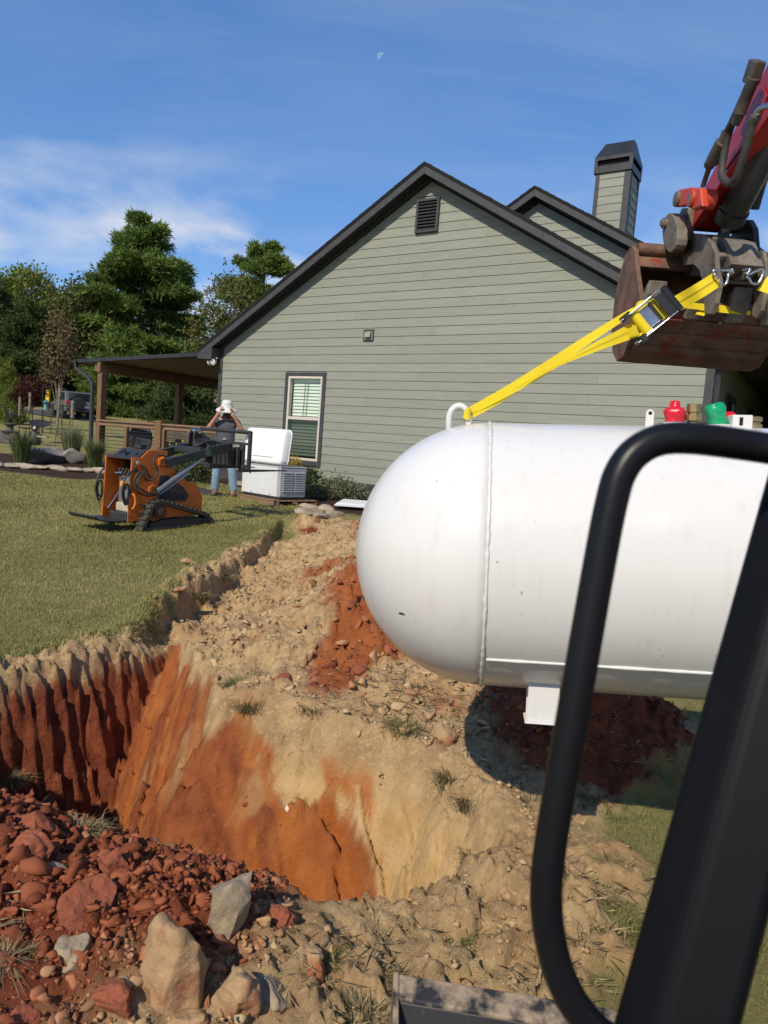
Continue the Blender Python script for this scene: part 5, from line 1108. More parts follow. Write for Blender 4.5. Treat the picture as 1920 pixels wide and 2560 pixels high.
# local frame: facing +y... the figure faces the camera side (local +y), x to its left
V = [(0,0,.98),(0,.0,1.10),(0,-.01,1.28),(0,-.01,1.44),(0,.03,1.53),(0,.07,1.62),(0,.08,1.70),          # 0-6 pelvis spine neck head
     (.11,0,.93),(.13,.02,.52),(.15,-.02,.10),(.15,.10,.045),                                              # left leg
     (-.11,0,.93),(-.15,.03,.52),(-.20,.02,.10),(-.20,.14,.045),                                           # right leg
     (.19,0,1.45),(.34,.10,1.27),(.16,.21,1.56),(.13,.22,1.63),                                            # left arm up to the hat
     (-.19,0,1.45),(-.34,.11,1.26),(-.15,.22,1.55),(-.12,.23,1.62)]
Eg = [(0,1),(1,2),(2,3),(3,4),(4,5),(5,6),(0,7),(7,8),(8,9),(9,10),(0,11),(11,12),(12,13),(13,14),(3,15),(15,16),(16,17),(17,18),(3,19),(19,20),(20,21),(21,22)]
Rd = [(.17,.125),(.165,.125),(.175,.125),(.155,.10),(.062,.062),(.085,.095),(.08,.09),.10,.068,.05,.045,.10,.068,.05,.045,.068,.050,.034,.036,.068,.050,.034,.036]
skinned('body', V, Eg, Rd, m_skin, person)
# clothes
skinned('shirt', [(0,0,.96),(0,0,1.12),(0,-.01,1.28),(0,-.01,1.43),(0,0,1.49),(.19,0,1.455),(.27,.055,1.36),(-.19,0,1.455),(-.27,.06,1.36)], [(0,1),(1,2),(2,3),(3,4),(3,5),(5,6),(3,7),(7,8)], [(.200,.145),(.190,.150),(.195,.150),(.165,.115),(.085,.08),.082,.078,.082,.078], m_shirt, person)
skinned('jeans', [(0,0,.99),(.11,0,.90),(.135,.02,.52),(.155,-.01,.14),(.16,.0,.09),(-.11,0,.90),(-.155,.03,.52),(-.205,.02,.14),(-.21,.03,.09)], [(0,1),(1,2),(2,3),(3,4),(0,5),(5,6),(6,7),(7,8)], [(.185,.14),.118,.088,.086,.09,.118,.088,.086,.09], m_jean, person)
for sx, yy in ((.16,.0), (-.205,.03)):
    b = MB(); b.lathe([(.055,0),(.06,.03),(.05,.08),(.045,.11)], (sx,yy,.0), (0,0,1), 14); b.lathe([(.02,-.02),(.05,.0),(.055,.08),(.045,.15),(.02,.18)], (sx,yy+.0,.045), (0,1,0), 14); b.build('boot', m_boot, person, True)
hat = MB(); hat.lathe([(.215,-.065),(.20,-.04),(.13,.005),(.105,.02),(.100,.09),(.088,.125),(.05,.145),(.0,.148)], (0,.075,1.715), (0,.22,1), 28); hat.build('hat', m_hat, person, 'all')
MB().lathe([(.06,0),(.065,.04),(.05,.09),(.02,.11)], (0,.115,1.52), (0,.25,1), 14).build('beard', m_beard, person, True)
for s in (-1, 1): MB().lathe([(.0,0),(.011,.004),(.0,.008)], (s*.032,.165,1.655), (0,1,0), 8).build('eye', m_dark, person)
MB().lathe([(.016,0),(.014,.03),(.004,.05)], (0,.145,1.615), (0,.8,.5), 8).build('nose', m_skin, person, True)
for s in (-1, 1):      # fingers closed on the brim
    for k in range(4):
        a = np.array((s*(.125-.012*k), .225+.010*k, 1.645)); P = [a, a+np.array((s*-.012,.012,.035)), a+np.array((s*-.022,.004,.062)), a+np.array((s*-.028,-.014,.070))]
        MB().tube(smooth_path(P, 3), [.0095]*9+[.007], 7).build('finger', m_skin, person, True)
    a = np.array((s*.12,.20,1.62)); MB().tube(smooth_path([a, a+np.array((s*-.03,.02,.02)), a+np.array((s*-.045,.03,.045))], 3), .010, 7).build('thumb', m_skin, person, True)
MB().box(-.02,.045,.143,.150,1.10,1.13).build('shirt_print', M('pale_print', (.30,.31,.33), rough=.8), person)
# dark tool tray and scraps on the grass near the loader
tp = on_ground(512, 1236); o = MB().add([(-.35,-.12,.02),(.40,-.20,.015),(.45,.05,.02),(-.30,.15,.16),(-.35,-.12,.0),(.40,-.20,.0),(.45,.05,.0),(-.30,.15,.13)], [(0,1,2,3),(7,6,5,4),(0,4,5,1),(1,5,6,2),(2,6,7,3),(3,7,4,0)]).build('rubber_mat', M('dark_mat', (.03,.027,.024), rough=.8), None, bevel=.006)
o.location = tuple(tp); tag(o, 'dark flat mat lying on the grass behind the loader', 'mat')
wp_ = on_ground(880, 1276); o = MB().prism([(-.35,0),(.45,0),(.45,.06),(-.30,.06)], (0,0,.01), (1,0,0), (0,0,1), (.1,.45,.05)).build('plastic_panel', M('pale_plastic', (.66,.68,.70), rough=.35), None, bevel=.01); o.location = tuple(wp_+np.array((.0,.0,.05))); tag(o, 'pale plastic panel on the mulch beside the tank head', 'panel')
# ================================================================== PLANTS
def leafmat(name, c1, c2, tr=0.25, c3=None):
    m, t, b = newmat(name); L = t.links.new
    at_ = t.nodes.new('ShaderNodeAttribute'); at_.attribute_name = 'tone'
    x = t.nodes.new('ShaderNodeMix'); x.data_type = 'RGBA'; L(at_.outputs['Fac'], x.inputs['Factor']); x.inputs[6].default_value = (*c1, 1); x.inputs[7].default_value = (*c2, 1)
    col = x.outputs[2]
    L(col, b.inputs['Base Color']); b.inputs['Roughness'].default_value = 0.6; b.inputs['Specular IOR Level'].default_value = 0.25
    tl = t.nodes.new('ShaderNodeBsdfTranslucent'); L(col, tl.inputs[0]); ms = t.nodes.new('ShaderNodeMixShader'); ms.inputs[0].default_value = tr
    L(b.outputs[0], ms.inputs[1]); L(tl.outputs[0], ms.inputs[2]); L(ms.outputs[0], t.nodes['Material Output'].inputs[0]); return m
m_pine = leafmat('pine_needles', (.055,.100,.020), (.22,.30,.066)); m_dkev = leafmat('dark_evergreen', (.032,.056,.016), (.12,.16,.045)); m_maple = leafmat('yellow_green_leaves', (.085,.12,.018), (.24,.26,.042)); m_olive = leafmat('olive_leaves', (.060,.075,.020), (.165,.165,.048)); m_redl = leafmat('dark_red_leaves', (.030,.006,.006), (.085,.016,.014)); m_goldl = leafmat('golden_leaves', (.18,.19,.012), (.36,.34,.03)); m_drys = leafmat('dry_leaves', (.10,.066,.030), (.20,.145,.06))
m_gpale = leafmat('pale_plume_grass', (.12,.15,.055), (.36,.38,.20)); m_ggrn = leafmat('green_grass_blades', (.075,.105,.032), (.19,.21,.085)); m_shrub = leafmat('shrub_leaves', (.026,.042,.014), (.10,.125,.05))
m_bark = M('bark', (.045,.033,.024), (.085,.065,.048), scale=6, rough=.95, bump=.6, bscale=14, stretch=(4,4,1)); m_birch = M('pale_bark', (.24,.20,.15), (.10,.08,.06), scale=8, rough=.9)
def leaf_mesh(name, C, D, size, wid, rng, tone, curl=0.25):
    """one small bent blade (two triangles) per row of C, pointing along D"""
    n = len(C); D = D/(np.linalg.norm(D, axis=1, keepdims=True)+1e-9); r = rng.normal(size=(n, 3)); S = np.cross(D, r); S /= np.linalg.norm(S, axis=1, keepdims=True)+1e-9
    up = np.cross(S, D); size = np.broadcast_to(np.asarray(size, float), (n,))[:, None]; wid = np.broadcast_to(np.asarray(wid, float), (n,))[:, None]
    a = C; b = C+D*size*.5+S*wid*.5+up*size*curl*.3; c = C+D*size*.5-S*wid*.5+up*size*curl*.3; d = C+D*size
    V = np.stack([a, b, d, c], 1).reshape(-1, 3); i = np.arange(n)*4; F = np.concatenate([np.stack([i, i+1, i+2], 1), np.stack([i, i+2, i+3], 1)])
    me = tri_mesh(name, V, F); attr(me, 'tone', np.repeat(np.clip(tone, 0, 1), 4)); return me
def conifer(name, label, base, H, R, m, seed, clumps=5200, z0=.06, top_pow=.75, leaf=.42, per=7, droop=.12, group=None, lean=0.0):
    rng = np.random.default_rng(seed); t = thing(name, label, 'tree', base, 0, group)
    MB().tube([(0,0,-.3),(0,0,H*.3),(lean*.5,0,H*.7),(lean,0,H*.97)], [H*.022,H*.018,H*.010,.03], 8).build('trunk', m_bark, t, True)
    nb = int(46+H*3); hs = np.sort(rng.uniform(z0, .985, nb)); az = rng.uniform(0, 2*pi, nb); bl = []
    br = MB()
    for h, a in zip(hs, az):
        L_ = R*(1-((h-z0)/(1-z0))**1.0)**top_pow*rng.uniform(.62, 1.18)+.25; up_ = (.35*h-droop)*L_
        bl.append((h*H, a, L_, up_)); e = np.array((cos(a)*L_, sin(a)*L_, up_))
        br.tube([(lean*h,0,h*H), tuple(np.array((lean*h,0,h*H))+e*.55+np.array((0,0,-.03*L_))), tuple(np.array((lean*h,0,h*H))+e*.95)], [.05+.012*L_,.035,.012], 4, caps=False)
    br.build('branches', m_bark, t)
    w = np.array([b[2]**1.3 for b in bl]); k = rng.choice(len(bl), clumps, p=w/w.sum()); B = np.array(bl)[k]
    f = rng.beta(2.2, 1.2, clumps); sp = rng.normal(0, 1, clumps)*.17*B[:, 2]*(.35+f*.65)
    x = np.cos(B[:, 1])*B[:, 2]*f-np.sin(B[:, 1])*sp; y = np.sin(B[:, 1])*B[:, 2]*f+np.cos(B[:, 1])*sp; z = B[:, 0]+B[:, 3]*f+rng.normal(0, .13, clumps)+.02*H*f*0
    C0 = np.stack([x+lean*B[:, 0]/H, y, z], 1); out = np.stack([x, y, np.full(clumps, .9)], 1); out /= np.linalg.norm(out, axis=1, keepdims=True)
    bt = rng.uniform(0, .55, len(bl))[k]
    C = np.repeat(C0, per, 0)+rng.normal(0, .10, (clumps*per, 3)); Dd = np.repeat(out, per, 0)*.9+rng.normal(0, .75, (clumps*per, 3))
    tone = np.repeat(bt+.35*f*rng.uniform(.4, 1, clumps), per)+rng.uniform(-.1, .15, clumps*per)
    link('crown', leaf_mesh('crown', C, Dd, rng.uniform(.6, 1.3, len(C))*leaf, leaf*.17, rng, tone), m, t); return t
def broadleaf(name, label, base, H, lobes, m, seed, n=14000, leaf=.22, trunk=.16, bark=None, sparse=1.0, group=None, cat='tree', per=8, branches=True):
    """lobes: (x,y,z,rx,ry,rz) relative to the base"""
    rng = np.random.default_rng(seed); t = thing(name, label, cat, base, 0, group); bark = bark or m_bark
    if branches:
        MB().tube([(0,0,-.2),(.02*H,0,H*.35),(0,.01*H,H*.8)], [trunk,trunk*.75,trunk*.25], 8).build('trunk', bark, t, True)
        br = MB()
        for (x, y, z, rx, ry, rz) in lobes:
            for _ in range(4):
                q = np.array((x+rng.uniform(-.6,.6)*rx, y+rng.uniform(-.6,.6)*ry, z+rng.uniform(-.3,.7)*rz)); s = np.array((0,0,max(.15*H, q[2]*rng.uniform(.35,.6)))); mid = (s+q)/2+np.array((0,0,.06*H)); br.tube([s, mid, q], [trunk*.4,trunk*.22,trunk*.07], 4, caps=False)
        br.build('branches', bark, t)
    vol = np.array([l[3]*l[4]*l[5] for l in lobes])**.67; k = rng.choice(len(lobes), n//per, p=vol/vol.sum()); L_ = np.array(lobes)[k]
    d = rng.normal(size=(n//per, 3)); d /= np.linalg.norm(d, axis=1, keepdims=True); r = rng.uniform(.35, 1.0, n//per)**.45*(1+.18*np.sin(d[:, 0]*7+k)*np.sin(d[:, 1]*6+2*k))
    C0 = L_[:, :3]+d*L_[:, 3:]*r[:, None]; keep = rng.uniform(size=len(C0)) < sparse*(.55+.45*np.sin(C0[:, 0]*2.3+seed)*np.sin(C0[:, 2]*2.1)+.35); C0, d, r, k = C0[keep], d[keep], r[keep], k[keep]
    lobtone = rng.uniform(0, .4, len(lobes))[k]+.35*np.clip(d[:, 2], -.4, 1)*0+rng.uniform(0, .45, len(C0))
    C = np.repeat(C0, per, 0)+rng.normal(0, leaf*.8, (len(C0)*per, 3)); Dd = np.repeat(d, per, 0)*.5+rng.normal(0, .8, (len(C), 3))
    link('crown' if cat == 'tree' else 'foliage', leaf_mesh('crown', C, Dd, rng.uniform(.7, 1.2, len(C))*leaf, leaf*.6, rng, np.repeat(lobtone, per)+rng.uniform(-.12, .12, len(C))), m, t); return t
def place(px, Y, py=None):
    d = ray(px, py or 1080); x = d[0]/d[1]*Y; return np.array((x, Y, float(base_z(np.array(x), np.array(Y)))))
def top_h(px, py, base): return float(aty(px, py, base[1])[2]-base[2])
b = place(345, 64, 1040); conifer('white_pine', 'tall broad white pine behind the patio cover', b, top_h(340, 538, b), 8.0, m_pine, 3, clumps=22000, z0=.03, top_pow=.70, leaf=.62, per=9)
b = place(62, 58, 1000); conifer('hemlock_tree', 'dark drooping evergreen at the far edge of the lawn', b, top_h(62, 735, b), 3.6, m_dkev, 8, clumps=6500, z0=.02, top_pow=.5, leaf=.48, droop=.35)
b = place(-40, 60, 1000); conifer('hemlock_tree', 'dark evergreen cut off by the picture edge', b, top_h(-40, 690, b), 4.2, m_dkev, 18, clumps=5200, z0=.02, top_pow=.5, leaf=.5, droop=.3)
b = place(70, 82, 980); broadleaf('maple_tree', 'rounded yellow green tree rising behind dark evergreens', b, top_h(70, 648, b), [(0,0,8.6,3.4,3.4,4.2),(-3.5,0,7.6,3,3,3.8),(2.8,0,6.6,2.6,2.6,3.6)], m_maple, 21, n=17000, leaf=.42, trunk=.3)
b = place(205, 62, 1000); broadleaf('leafy_tree', 'light green tree between pine and dark evergreens', b, top_h(205, 720, b), [(0,0,7.2,2.2,2.2,3.2),(-2.0,0,5.8,2.0,2,3.2),(1.6,0,5.2,2.2,2,3.0),(-.6,0,4.0,2.8,2,2.6)], m_olive, 22, n=15000, leaf=.36, trunk=.2)
b = place(640, 66, 1040); conifer('pine_tree', 'bushy pine top showing above the house rake', b, top_h(640, 618, b), 4.6, m_pine, 31, clumps=11000, z0=.15, top_pow=.42, leaf=.5, per=8)
b = place(560, 58, 1040); broadleaf('thin_tree', 'thin-leaved tree with bare twigs left of the house rake', b, top_h(555, 648, b), [(0,0,9.0,2.0,2,3.2),(-1.6,0,7.0,1.8,1.6,2.6),(1.4,0,6.6,1.9,1.6,2.6),(0,0,4.4,2.4,2,2.2)], m_olive, 32, n=13000, leaf=.26, trunk=.16, sparse=.8)
b = place(470, 44, 1050); conifer('juniper_tree', 'low dark juniper seen under the patio roof', b, top_h(470, 930, b), 2.4, m_dkev, 41, clumps=4200, z0=.02, top_pow=.5, leaf=.36)
b = place(300, 56, 1040); conifer('pine_tree', 'young pine half hidden behind the cedar post', b, top_h(300, 820, b), 3.2, m_pine, 43, clumps=4200, z0=.02, top_pow=.5, leaf=.42)
b = place(140, 29, 1090); broadleaf('birch_sapling', 'slender sapling with brown leaves in the garden', b, top_h(140, 800, b), [(0,0,3.9,.55,.5,1.2),(-.3,0,2.9,.5,.4,.8),(.35,0,3.0,.5,.4,.8)], m_drys, 51, n=2200, leaf=.13, trunk=.055, bark=m_birch, sparse=.85)
b = place(78, 33, 1090); broadleaf('japanese_maple', 'small dark red maple left of the vehicle', b, 1.7, [(0,0,1.9,.7,.6,.5),(-.4,0,1.5,.55,.5,.35)], m_redl, 52, n=2600, leaf=.12, trunk=.04)
b = place(6, 40, 1000); conifer('arborvitae', 'small bright green cone-shaped evergreen at the picture edge', b, 3.1, 1.0, m_maple, 53, clumps=1500, z0=.02, leaf=.2)
b = place(28, 36, 1050); conifer('young_conifer', 'tiny light green conifer on the far lawn', b, 1.6, .6, m_maple, 54, clumps=700, z0=.05, leaf=.16)
# wood beyond, one mass
rng = np.random.default_rng(77); C = []
for i in range(900):
    x = rng.uniform(-120, 25); y = rng.uniform(105, 130); h = rng.uniform(5, 9); 
    q = rng.normal(size=(60, 3))*np.array((1.6, 1.2, h*.22)); C.append(q+np.array((x, y, float(base_z(np.array(x), np.array(y)))+h*.55)))
C = np.concatenate(C); fo = link('far_wood', leaf_mesh('far_wood', C, rng.normal(size=C.shape), .8, .5, rng, rng.uniform(0, .8, len(C))), m_dkev); tag(fo, 'mass of dark woodland closing off the far lawn', 'wood', None, 'stuff')
# shrubs
b = on_ground(436, 1186); broadleaf('golden_shrub', 'bright yellow green shrub beside the loader', b, .7, [(0,0,.34,.38,.36,.32),(.22,.05,.28,.28,.3,.26),(-.22,0,.26,.26,.3,.24)], m_goldl, 61, n=4600, leaf=.075, cat='shrub', branches=False)
b = on_ground(484, 1206); broadleaf('leafy_shrub', 'low green shrub behind the person', b, .5, [(0,0,.26,.40,.3,.24),(-.3,.1,.22,.3,.3,.2)], m_shrub, 62, n=2600, leaf=.07, cat='shrub', branches=False)
b = np.array(hw(-9.75,-.55,0)); b[2] = .46; broadleaf('leafy_shrub', 'small shrub under the house window', b, .5, [(0,0,.28,.36,.3,.26)], m_shrub, 63, n=2200, leaf=.065, cat='shrub', branches=False, sparse=.8)
b = np.array(hw(-8.75,-.75,0)); b[2] = .42; broadleaf('leafy_shrub', 'sprawling variegated shrub next to the dark skirt board', b, .5, [(0,0,.24,.42,.32,.22),(.35,0,.18,.28,.25,.16),(-.3,0,.2,.26,.25,.16)], leafmat('variegated', (.04,.055,.02), (.30,.31,.17)), 64, n=2600, leaf=.06, cat='shrub', branches=False, sparse=.75)
b = np.array(hw(-10.3,-.5,0)); b[2] = .55; broadleaf('yellow_flowers', 'yellow flowers behind the generator', b, .6, [(0,0,.55,.22,.2,.18)], leafmat('yellow_petals', (.20,.17,.02), (.75,.50,.02)), 65, n=500, leaf=.05, cat='flowers', branches=False)
# ornamental grasses
def tuft(name, label, base, n, h, spread, m, seed, cat='grass clump', wid=.012, group=None, droop=.5, dry=0.0):
    rng = np.random.default_rng(seed); a = rng.uniform(0, 2*pi, n); r = np.abs(rng.normal(0, .35, n))*spread; ln = h*rng.uniform(.45, 1.1, n); out = rng.uniform(.15, 1.0, n)*droop
    p0 = np.stack([np.cos(a)*r*.5, np.sin(a)*r*.5, np.zeros(n)-.02], 1); dirs = np.stack([np.cos(a), np.sin(a), np.zeros(n)], 1)
    p1 = p0+dirs*(out*ln*.35)[:, None]+np.array((0,0,1))*(ln*.6)[:, None]; p2 = p0+dirs*(out*ln*1.0)[:, None]+np.array((0,0,1))*(ln*(1-.45*out))[:, None]
    s = np.stack([-np.sin(a+rng.normal(0, .6, n)), np.cos(a), np.zeros(n)], 1)*wid/2
    V = np.stack([p0-s, p0+s, p1-s*.8, p1+s*.8, p2], 1).reshape(-1, 3); i = np.arange(n)*5
    F = np.concatenate([np.stack([i, i+1, i+3], 1), np.stack([i, i+3, i+2], 1), np.stack([i+2, i+3, i+4], 1)])
    me = tri_mesh(name, V, F); tn = rng.uniform(0, 1, n)[:, None]*np.array([[.4,.4,.8,.8,1.1]]); attr(me, 'tone', np.clip(tn+dry, 0, 1).ravel())
    o = link(name, me, m); o.location = tuple(base); tag(o, label, cat, group); return o
tuft('fountain_grass', 'dark green ornamental grass at the picture edge', on_ground(55, 1160), 900, .92, .42, m_ggrn, 71, wid=.014); tuft('fountain_grass', 'tall pale feathery ornamental grass behind the garden rocks', on_ground(178, 1150), 1100, 1.05, .42, m_gpale, 72, wid=.014); tuft('fountain_grass', 'green ornamental grass in front of the downspout', on_ground(235, 1168), 900, .80, .40, m_ggrn, 73, wid=.014)
# ================================================================== GARDEN ORNAMENTS
def stone_mesh(seed, sub=2, sc=(1,1,1), rough=.22, cuts=7, fine=.04, lo=.48, hi=.86):
    import bmesh
    bm = bmesh.new(); bmesh.ops.create_icosphere(bm, subdivisions=sub, radius=1.0); r = np.random.default_rng(seed)
    V = np.array([v.co[:] for v in bm.verts]); N_ = r.normal(size=(cuts, 3)); N_ /= np.linalg.norm(N_, axis=1, keepdims=True); off = r.uniform(lo, hi, cuts)
    for n_, o_ in zip(N_, off):
        d = V@n_; V = np.where((d > o_)[:, None], V-(d-o_)[:, None]*n_*.97, V)
    nz = np.zeros(len(V))
    for fq, am in ((2.2, rough*.55), (4.5, rough*.3), (9, fine), (19, fine*.6), (38, fine*.35)):
        if fq > 5*sub: break
        for _ in range(5):
            w = r.normal(size=3); w *= fq/np.linalg.norm(w); nz += am*.55*np.sin(V@w+r.uniform(0, 6.28))
    V = V*(1+nz)[:, None]*np.array(sc)
    for v, c in zip(bm.verts, V): v.co = c
    me = bpy.data.meshes.new('stone'); bm.to_mesh(me); bm.free(); return me
m_gst = M('grey_garden_stone', (.16,.145,.13), (.26,.235,.21), scale=4, rough=.9, bump=.5, bscale=18, bdist=.02); m_est = M('sandy_edging_stone', (.24,.185,.135), (.36,.29,.215), scale=6, rough=.9, bump=.5, bscale=25, bdist=.01, rand=.2)
for i, (px, py, sx, sy, sz, lab) in enumerate(((112,1156,.62,.36,.27,'long grey boulder in the garden bed'), (178,1158,.36,.32,.26,'square grey boulder beside the pale grass'))):
    me = stone_mesh(200+i, 3, (sx,sy,sz), .08, 9, .02); o = link('boulder', me, m_gst, None, True); o.location = tuple(on_ground(px, py)+np.array((0,0,.16))); o.rotation_euler = (0,0,.4); tag(o, lab, 'rock')
for i, px in enumerate((-10, 28, 62, 100, 142, 180, 215, 252, 290, 335, 590, 610)):
    py = 1168+.055*px if px < 400 else 1215; me = stone_mesh(220+i, 2, (.27+.06*(i % 3),.16,.085), .12, 6, .02); o = link('edging_stone', me, m_est, None, True); o.location = tuple(on_ground(px, py)+np.array((0,0,.04))); o.rotation_euler = (0,0,-.35+.3*((i*7) % 5-2)/3)
    tag(o, ('first','second','third','fourth','fifth','sixth','seventh','eighth','ninth','tenth')[i]+' flat sandy stone from the picture edge in the bed edging' if px < 400 else ('sandy stone on the lawn edge beside the loader forks', 'sandy stone on the lawn edge nearest the generator')[px > 600], 'stone', 'edging stones')
for i, (px, py) in enumerate(((772,1270),(790,1285),(812,1278),(760,1288),(835,1290),(800,1296),(700,1214),(660,1224))):
    me = stone_mesh(240+i, 2, (.20+.05*(i % 3),.14,.10), .14, 6, .02); o = link('edging_stone', me, m_est, None, True); o.location = tuple(on_ground(px, py)+np.array((0,0,.03))); o.rotation_euler = (0,0,i); tag(o, ('pale stone touching the corner of the pallet','pale stone in the middle of the trench end','pale stone on the mulch side of the trench end','lowest pale stone at the trench end by the lawn','pale stone next to the white plastic panel','pale stone in the red soil of the trench end','pale stone hidden behind the generator','pale stone under the far end of the generator')[i], 'stone', 'stones at the trench end')
m_iron = M('dark_iron', (.02,.019,.018), rough=.6); m_stn = M('fountain_stone', (.07,.062,.055), (.11,.10,.088), scale=8, rough=.85)
def pole(name, label, px, py, top, parts, cat):
    b = on_ground(px, py); t = thing(name, label, cat, b); h = top_h(px, top, b); MB().tube([(0,0,-.1),(0,0,h)], .012, 6).build('pole', m_iron, t); parts(t, h); return t
g = on_ground(24, 1108); t = thing('garden_fountain', 'dark tiered garden fountain at the picture edge', 'fountain', g)
MB().box(-.55,.65,-.3,.3,0,.12).build('basin', m_stn, t, bevel=.02); MB().box(-.25,.25,-.2,.2,.12,.34).build('plinth', m_stn, t, bevel=.02); MB().lathe([(.26,.34),(.30,.40),(.12,.42),(.10,.56),(.2,.60),(.22,.64),(.05,.66)], (0,0,0), (0,0,1), 16).build('tier', m_stn, t, True)
for i in range(7): MB().tube(smooth_path([(0,0,.64),(.10*cos(i),.1*sin(i),.85),(.25*cos(i*2.1),.2*sin(i),1.0+.05*i)], 3), .02, 5).build('sprig', m_iron, t)
for k, (px, py, top) in enumerate(((47,1112,1010), (72,1108,1000))):
    pole('garden_stake', ('bamboo-topped garden stake beside the fountain', 'thin garden stake behind the bird bath')[k], px, py, top-15, lambda t, h: MB().tube([(0,0,h-.55),(0,0,h+.05)], .045, 8).build('sleeve', m_birch, t, True), 'stake')
pole('bird_bath', 'small dark bird bath between stake and statue', 64, 1104, 1071, lambda t, h: MB().lathe([(.04,h-.02),(.22,h),(.24,h+.03),(.20,h+.035),(.0,h+.01)], (0,0,0), (0,0,1), 18).build('bowl', m_iron, t, True), 'bird bath')
pole('dish_stand', 'shallow black dish tilted on a pole', 98, 1106, 1062, lambda t, h: MB().lathe([(.02,-.02),(.30,.03),(.34,.07),(.30,.06),(.0,.02)], (0,0,h), (.15,-.35,1), 20).build('dish', m_iron, t, True), 'dish')
g = on_ground(86, 1112); t = thing('bear_statue', 'small black bear statue among the garden stones', 'statue', g)
MB().lathe([(.16,0),(.19,.12),(.17,.28),(.13,.42),(.09,.46)], (0,0,0), (0,0,1), 14).build('torso', m_iron, t, True); MB().lathe([(.02,-.11),(.09,-.07),(.11,.02),(.08,.10),(.02,.12)], (.02,-.03,.55), (0,.2,1), 12).build('head', m_iron, t, True); MB().lathe([(.06,0),(.05,.06),(.03,.09)], (.05,-.11,.55), (.4,-1,-.1), 10).build('muzzle', M('pale_muzzle', (.45,.42,.38), rough=.8), t, True)
for s in (-1, 1): MB().lathe([(.04,0),(.03,.03),(.0,.04)], (.02+s*.075,-.02,.64), (s*.3,0,1), 8).build('ear', m_iron, t, True)
MB().tube([(.1,-.08,.34),(.28,-.16,.30)], .05, 8).build('paw', m_iron, t, True); MB().box(.2,.52,-.28,-.06,.27,.31).build('tray', m_est, t)
pole('bird_feeder', 'green bird feeder hanging on an iron pole', 103, 1108, 965, lambda t, h: (MB().lathe([(.06,h*.60),(.13,h*.59),(.07,h*.64),(.06,h*.70),(.12,h*.72),(.02,h*.77)], (.12,0,0), (0,0,1), 14).build('feeder', M('teal_feeder', (.06,.16,.14), rough=.5), t, True), MB().tube(smooth_path([(0,0,h),(.06,0,h+.05),(.12,0,h),(.12,0,h*.88)], 4), .01, 5).build('hook', m_iron, t)), 'bird feeder')
pole('wind_spinner', 'weathered spinner pole in front of the parked vehicle', 179, 1096, 1000, lambda t, h: MB().lathe([(.03,h*.5),(.08,h*.55),(.05,h*.65),(.09,h*.75),(.05,h*.85),(.08,h*.93),(.02,h)], (0,0,0), (0,0,1), 10).build('spinner', m_birch, t, True), 'garden ornament')
g = on_ground(140, 1086); t = thing('plant_cage', 'wire plant cage around the slender sapling', 'plant cage', g)
for i in range(8): a = 2*pi*i/8; MB().tube([(.55*cos(a),.55*sin(a),0),(.55*cos(a),.55*sin(a),1.25)], .012, 5).build('upright', m_iron, t)
for z in (.05, .45, .85, 1.24): MB().tube([(.55*cos(a),.55*sin(a),z) for a in np.linspace(0, 2*pi, 20, endpoint=False)], .010, 5, closed=True).build('hoop', m_iron, t)
g = on_ground(165, 1118); t = thing('scroll_trellis', 'low wire scroll trellis behind the pale grass', 'trellis', g)
for x in (-.35, .35): MB().tube([(x,0,0),(x,0,.55)], .010, 5).build('upright', m_iron, t)
MB().tube([(-.35,0,.5),(.35,0,.5)], .01, 5).build('rail', m_iron, t); MB().tube([(.16*cos(a),0,.27+.16*sin(a)) for a in np.linspace(0, 2*pi, 16, endpoint=False)], .01, 5, closed=True).build('scroll', m_iron, t)
# ================================================================== DRIVEWAY, VEHICLE, FAR HOUSE
m_asph = M('asphalt', (.050,.050,.052), (.065,.065,.066), scale=3, rough=.9)
dv_ = [on_ground(x, y)[:2] for x, y in ((-300,985),(-120,1005),(0,1022),(120,1034),(230,1050),(330,1062),(420,1066))]
o = ribbon('driveway', [tuple(p) for p in dv_], 3.2, m_asph, .05); tag(o, None, None, None, 'structure')
CP = on_ground(178, 1046); car = thing('parked_vehicle', 'grey boxy off-road vehicle with rear spare wheel on the drive', 'car', CP, radians(128))
m_car = M('grey_car_paint', (.14,.135,.125), (.16,.155,.145), scale=2, rough=.3, coat=.4, metal=.2); m_cgl = M('car_glass', (.02,.025,.03), rough=.06); m_tyre = M('tyre', (.012,.012,.012), rough=.85)
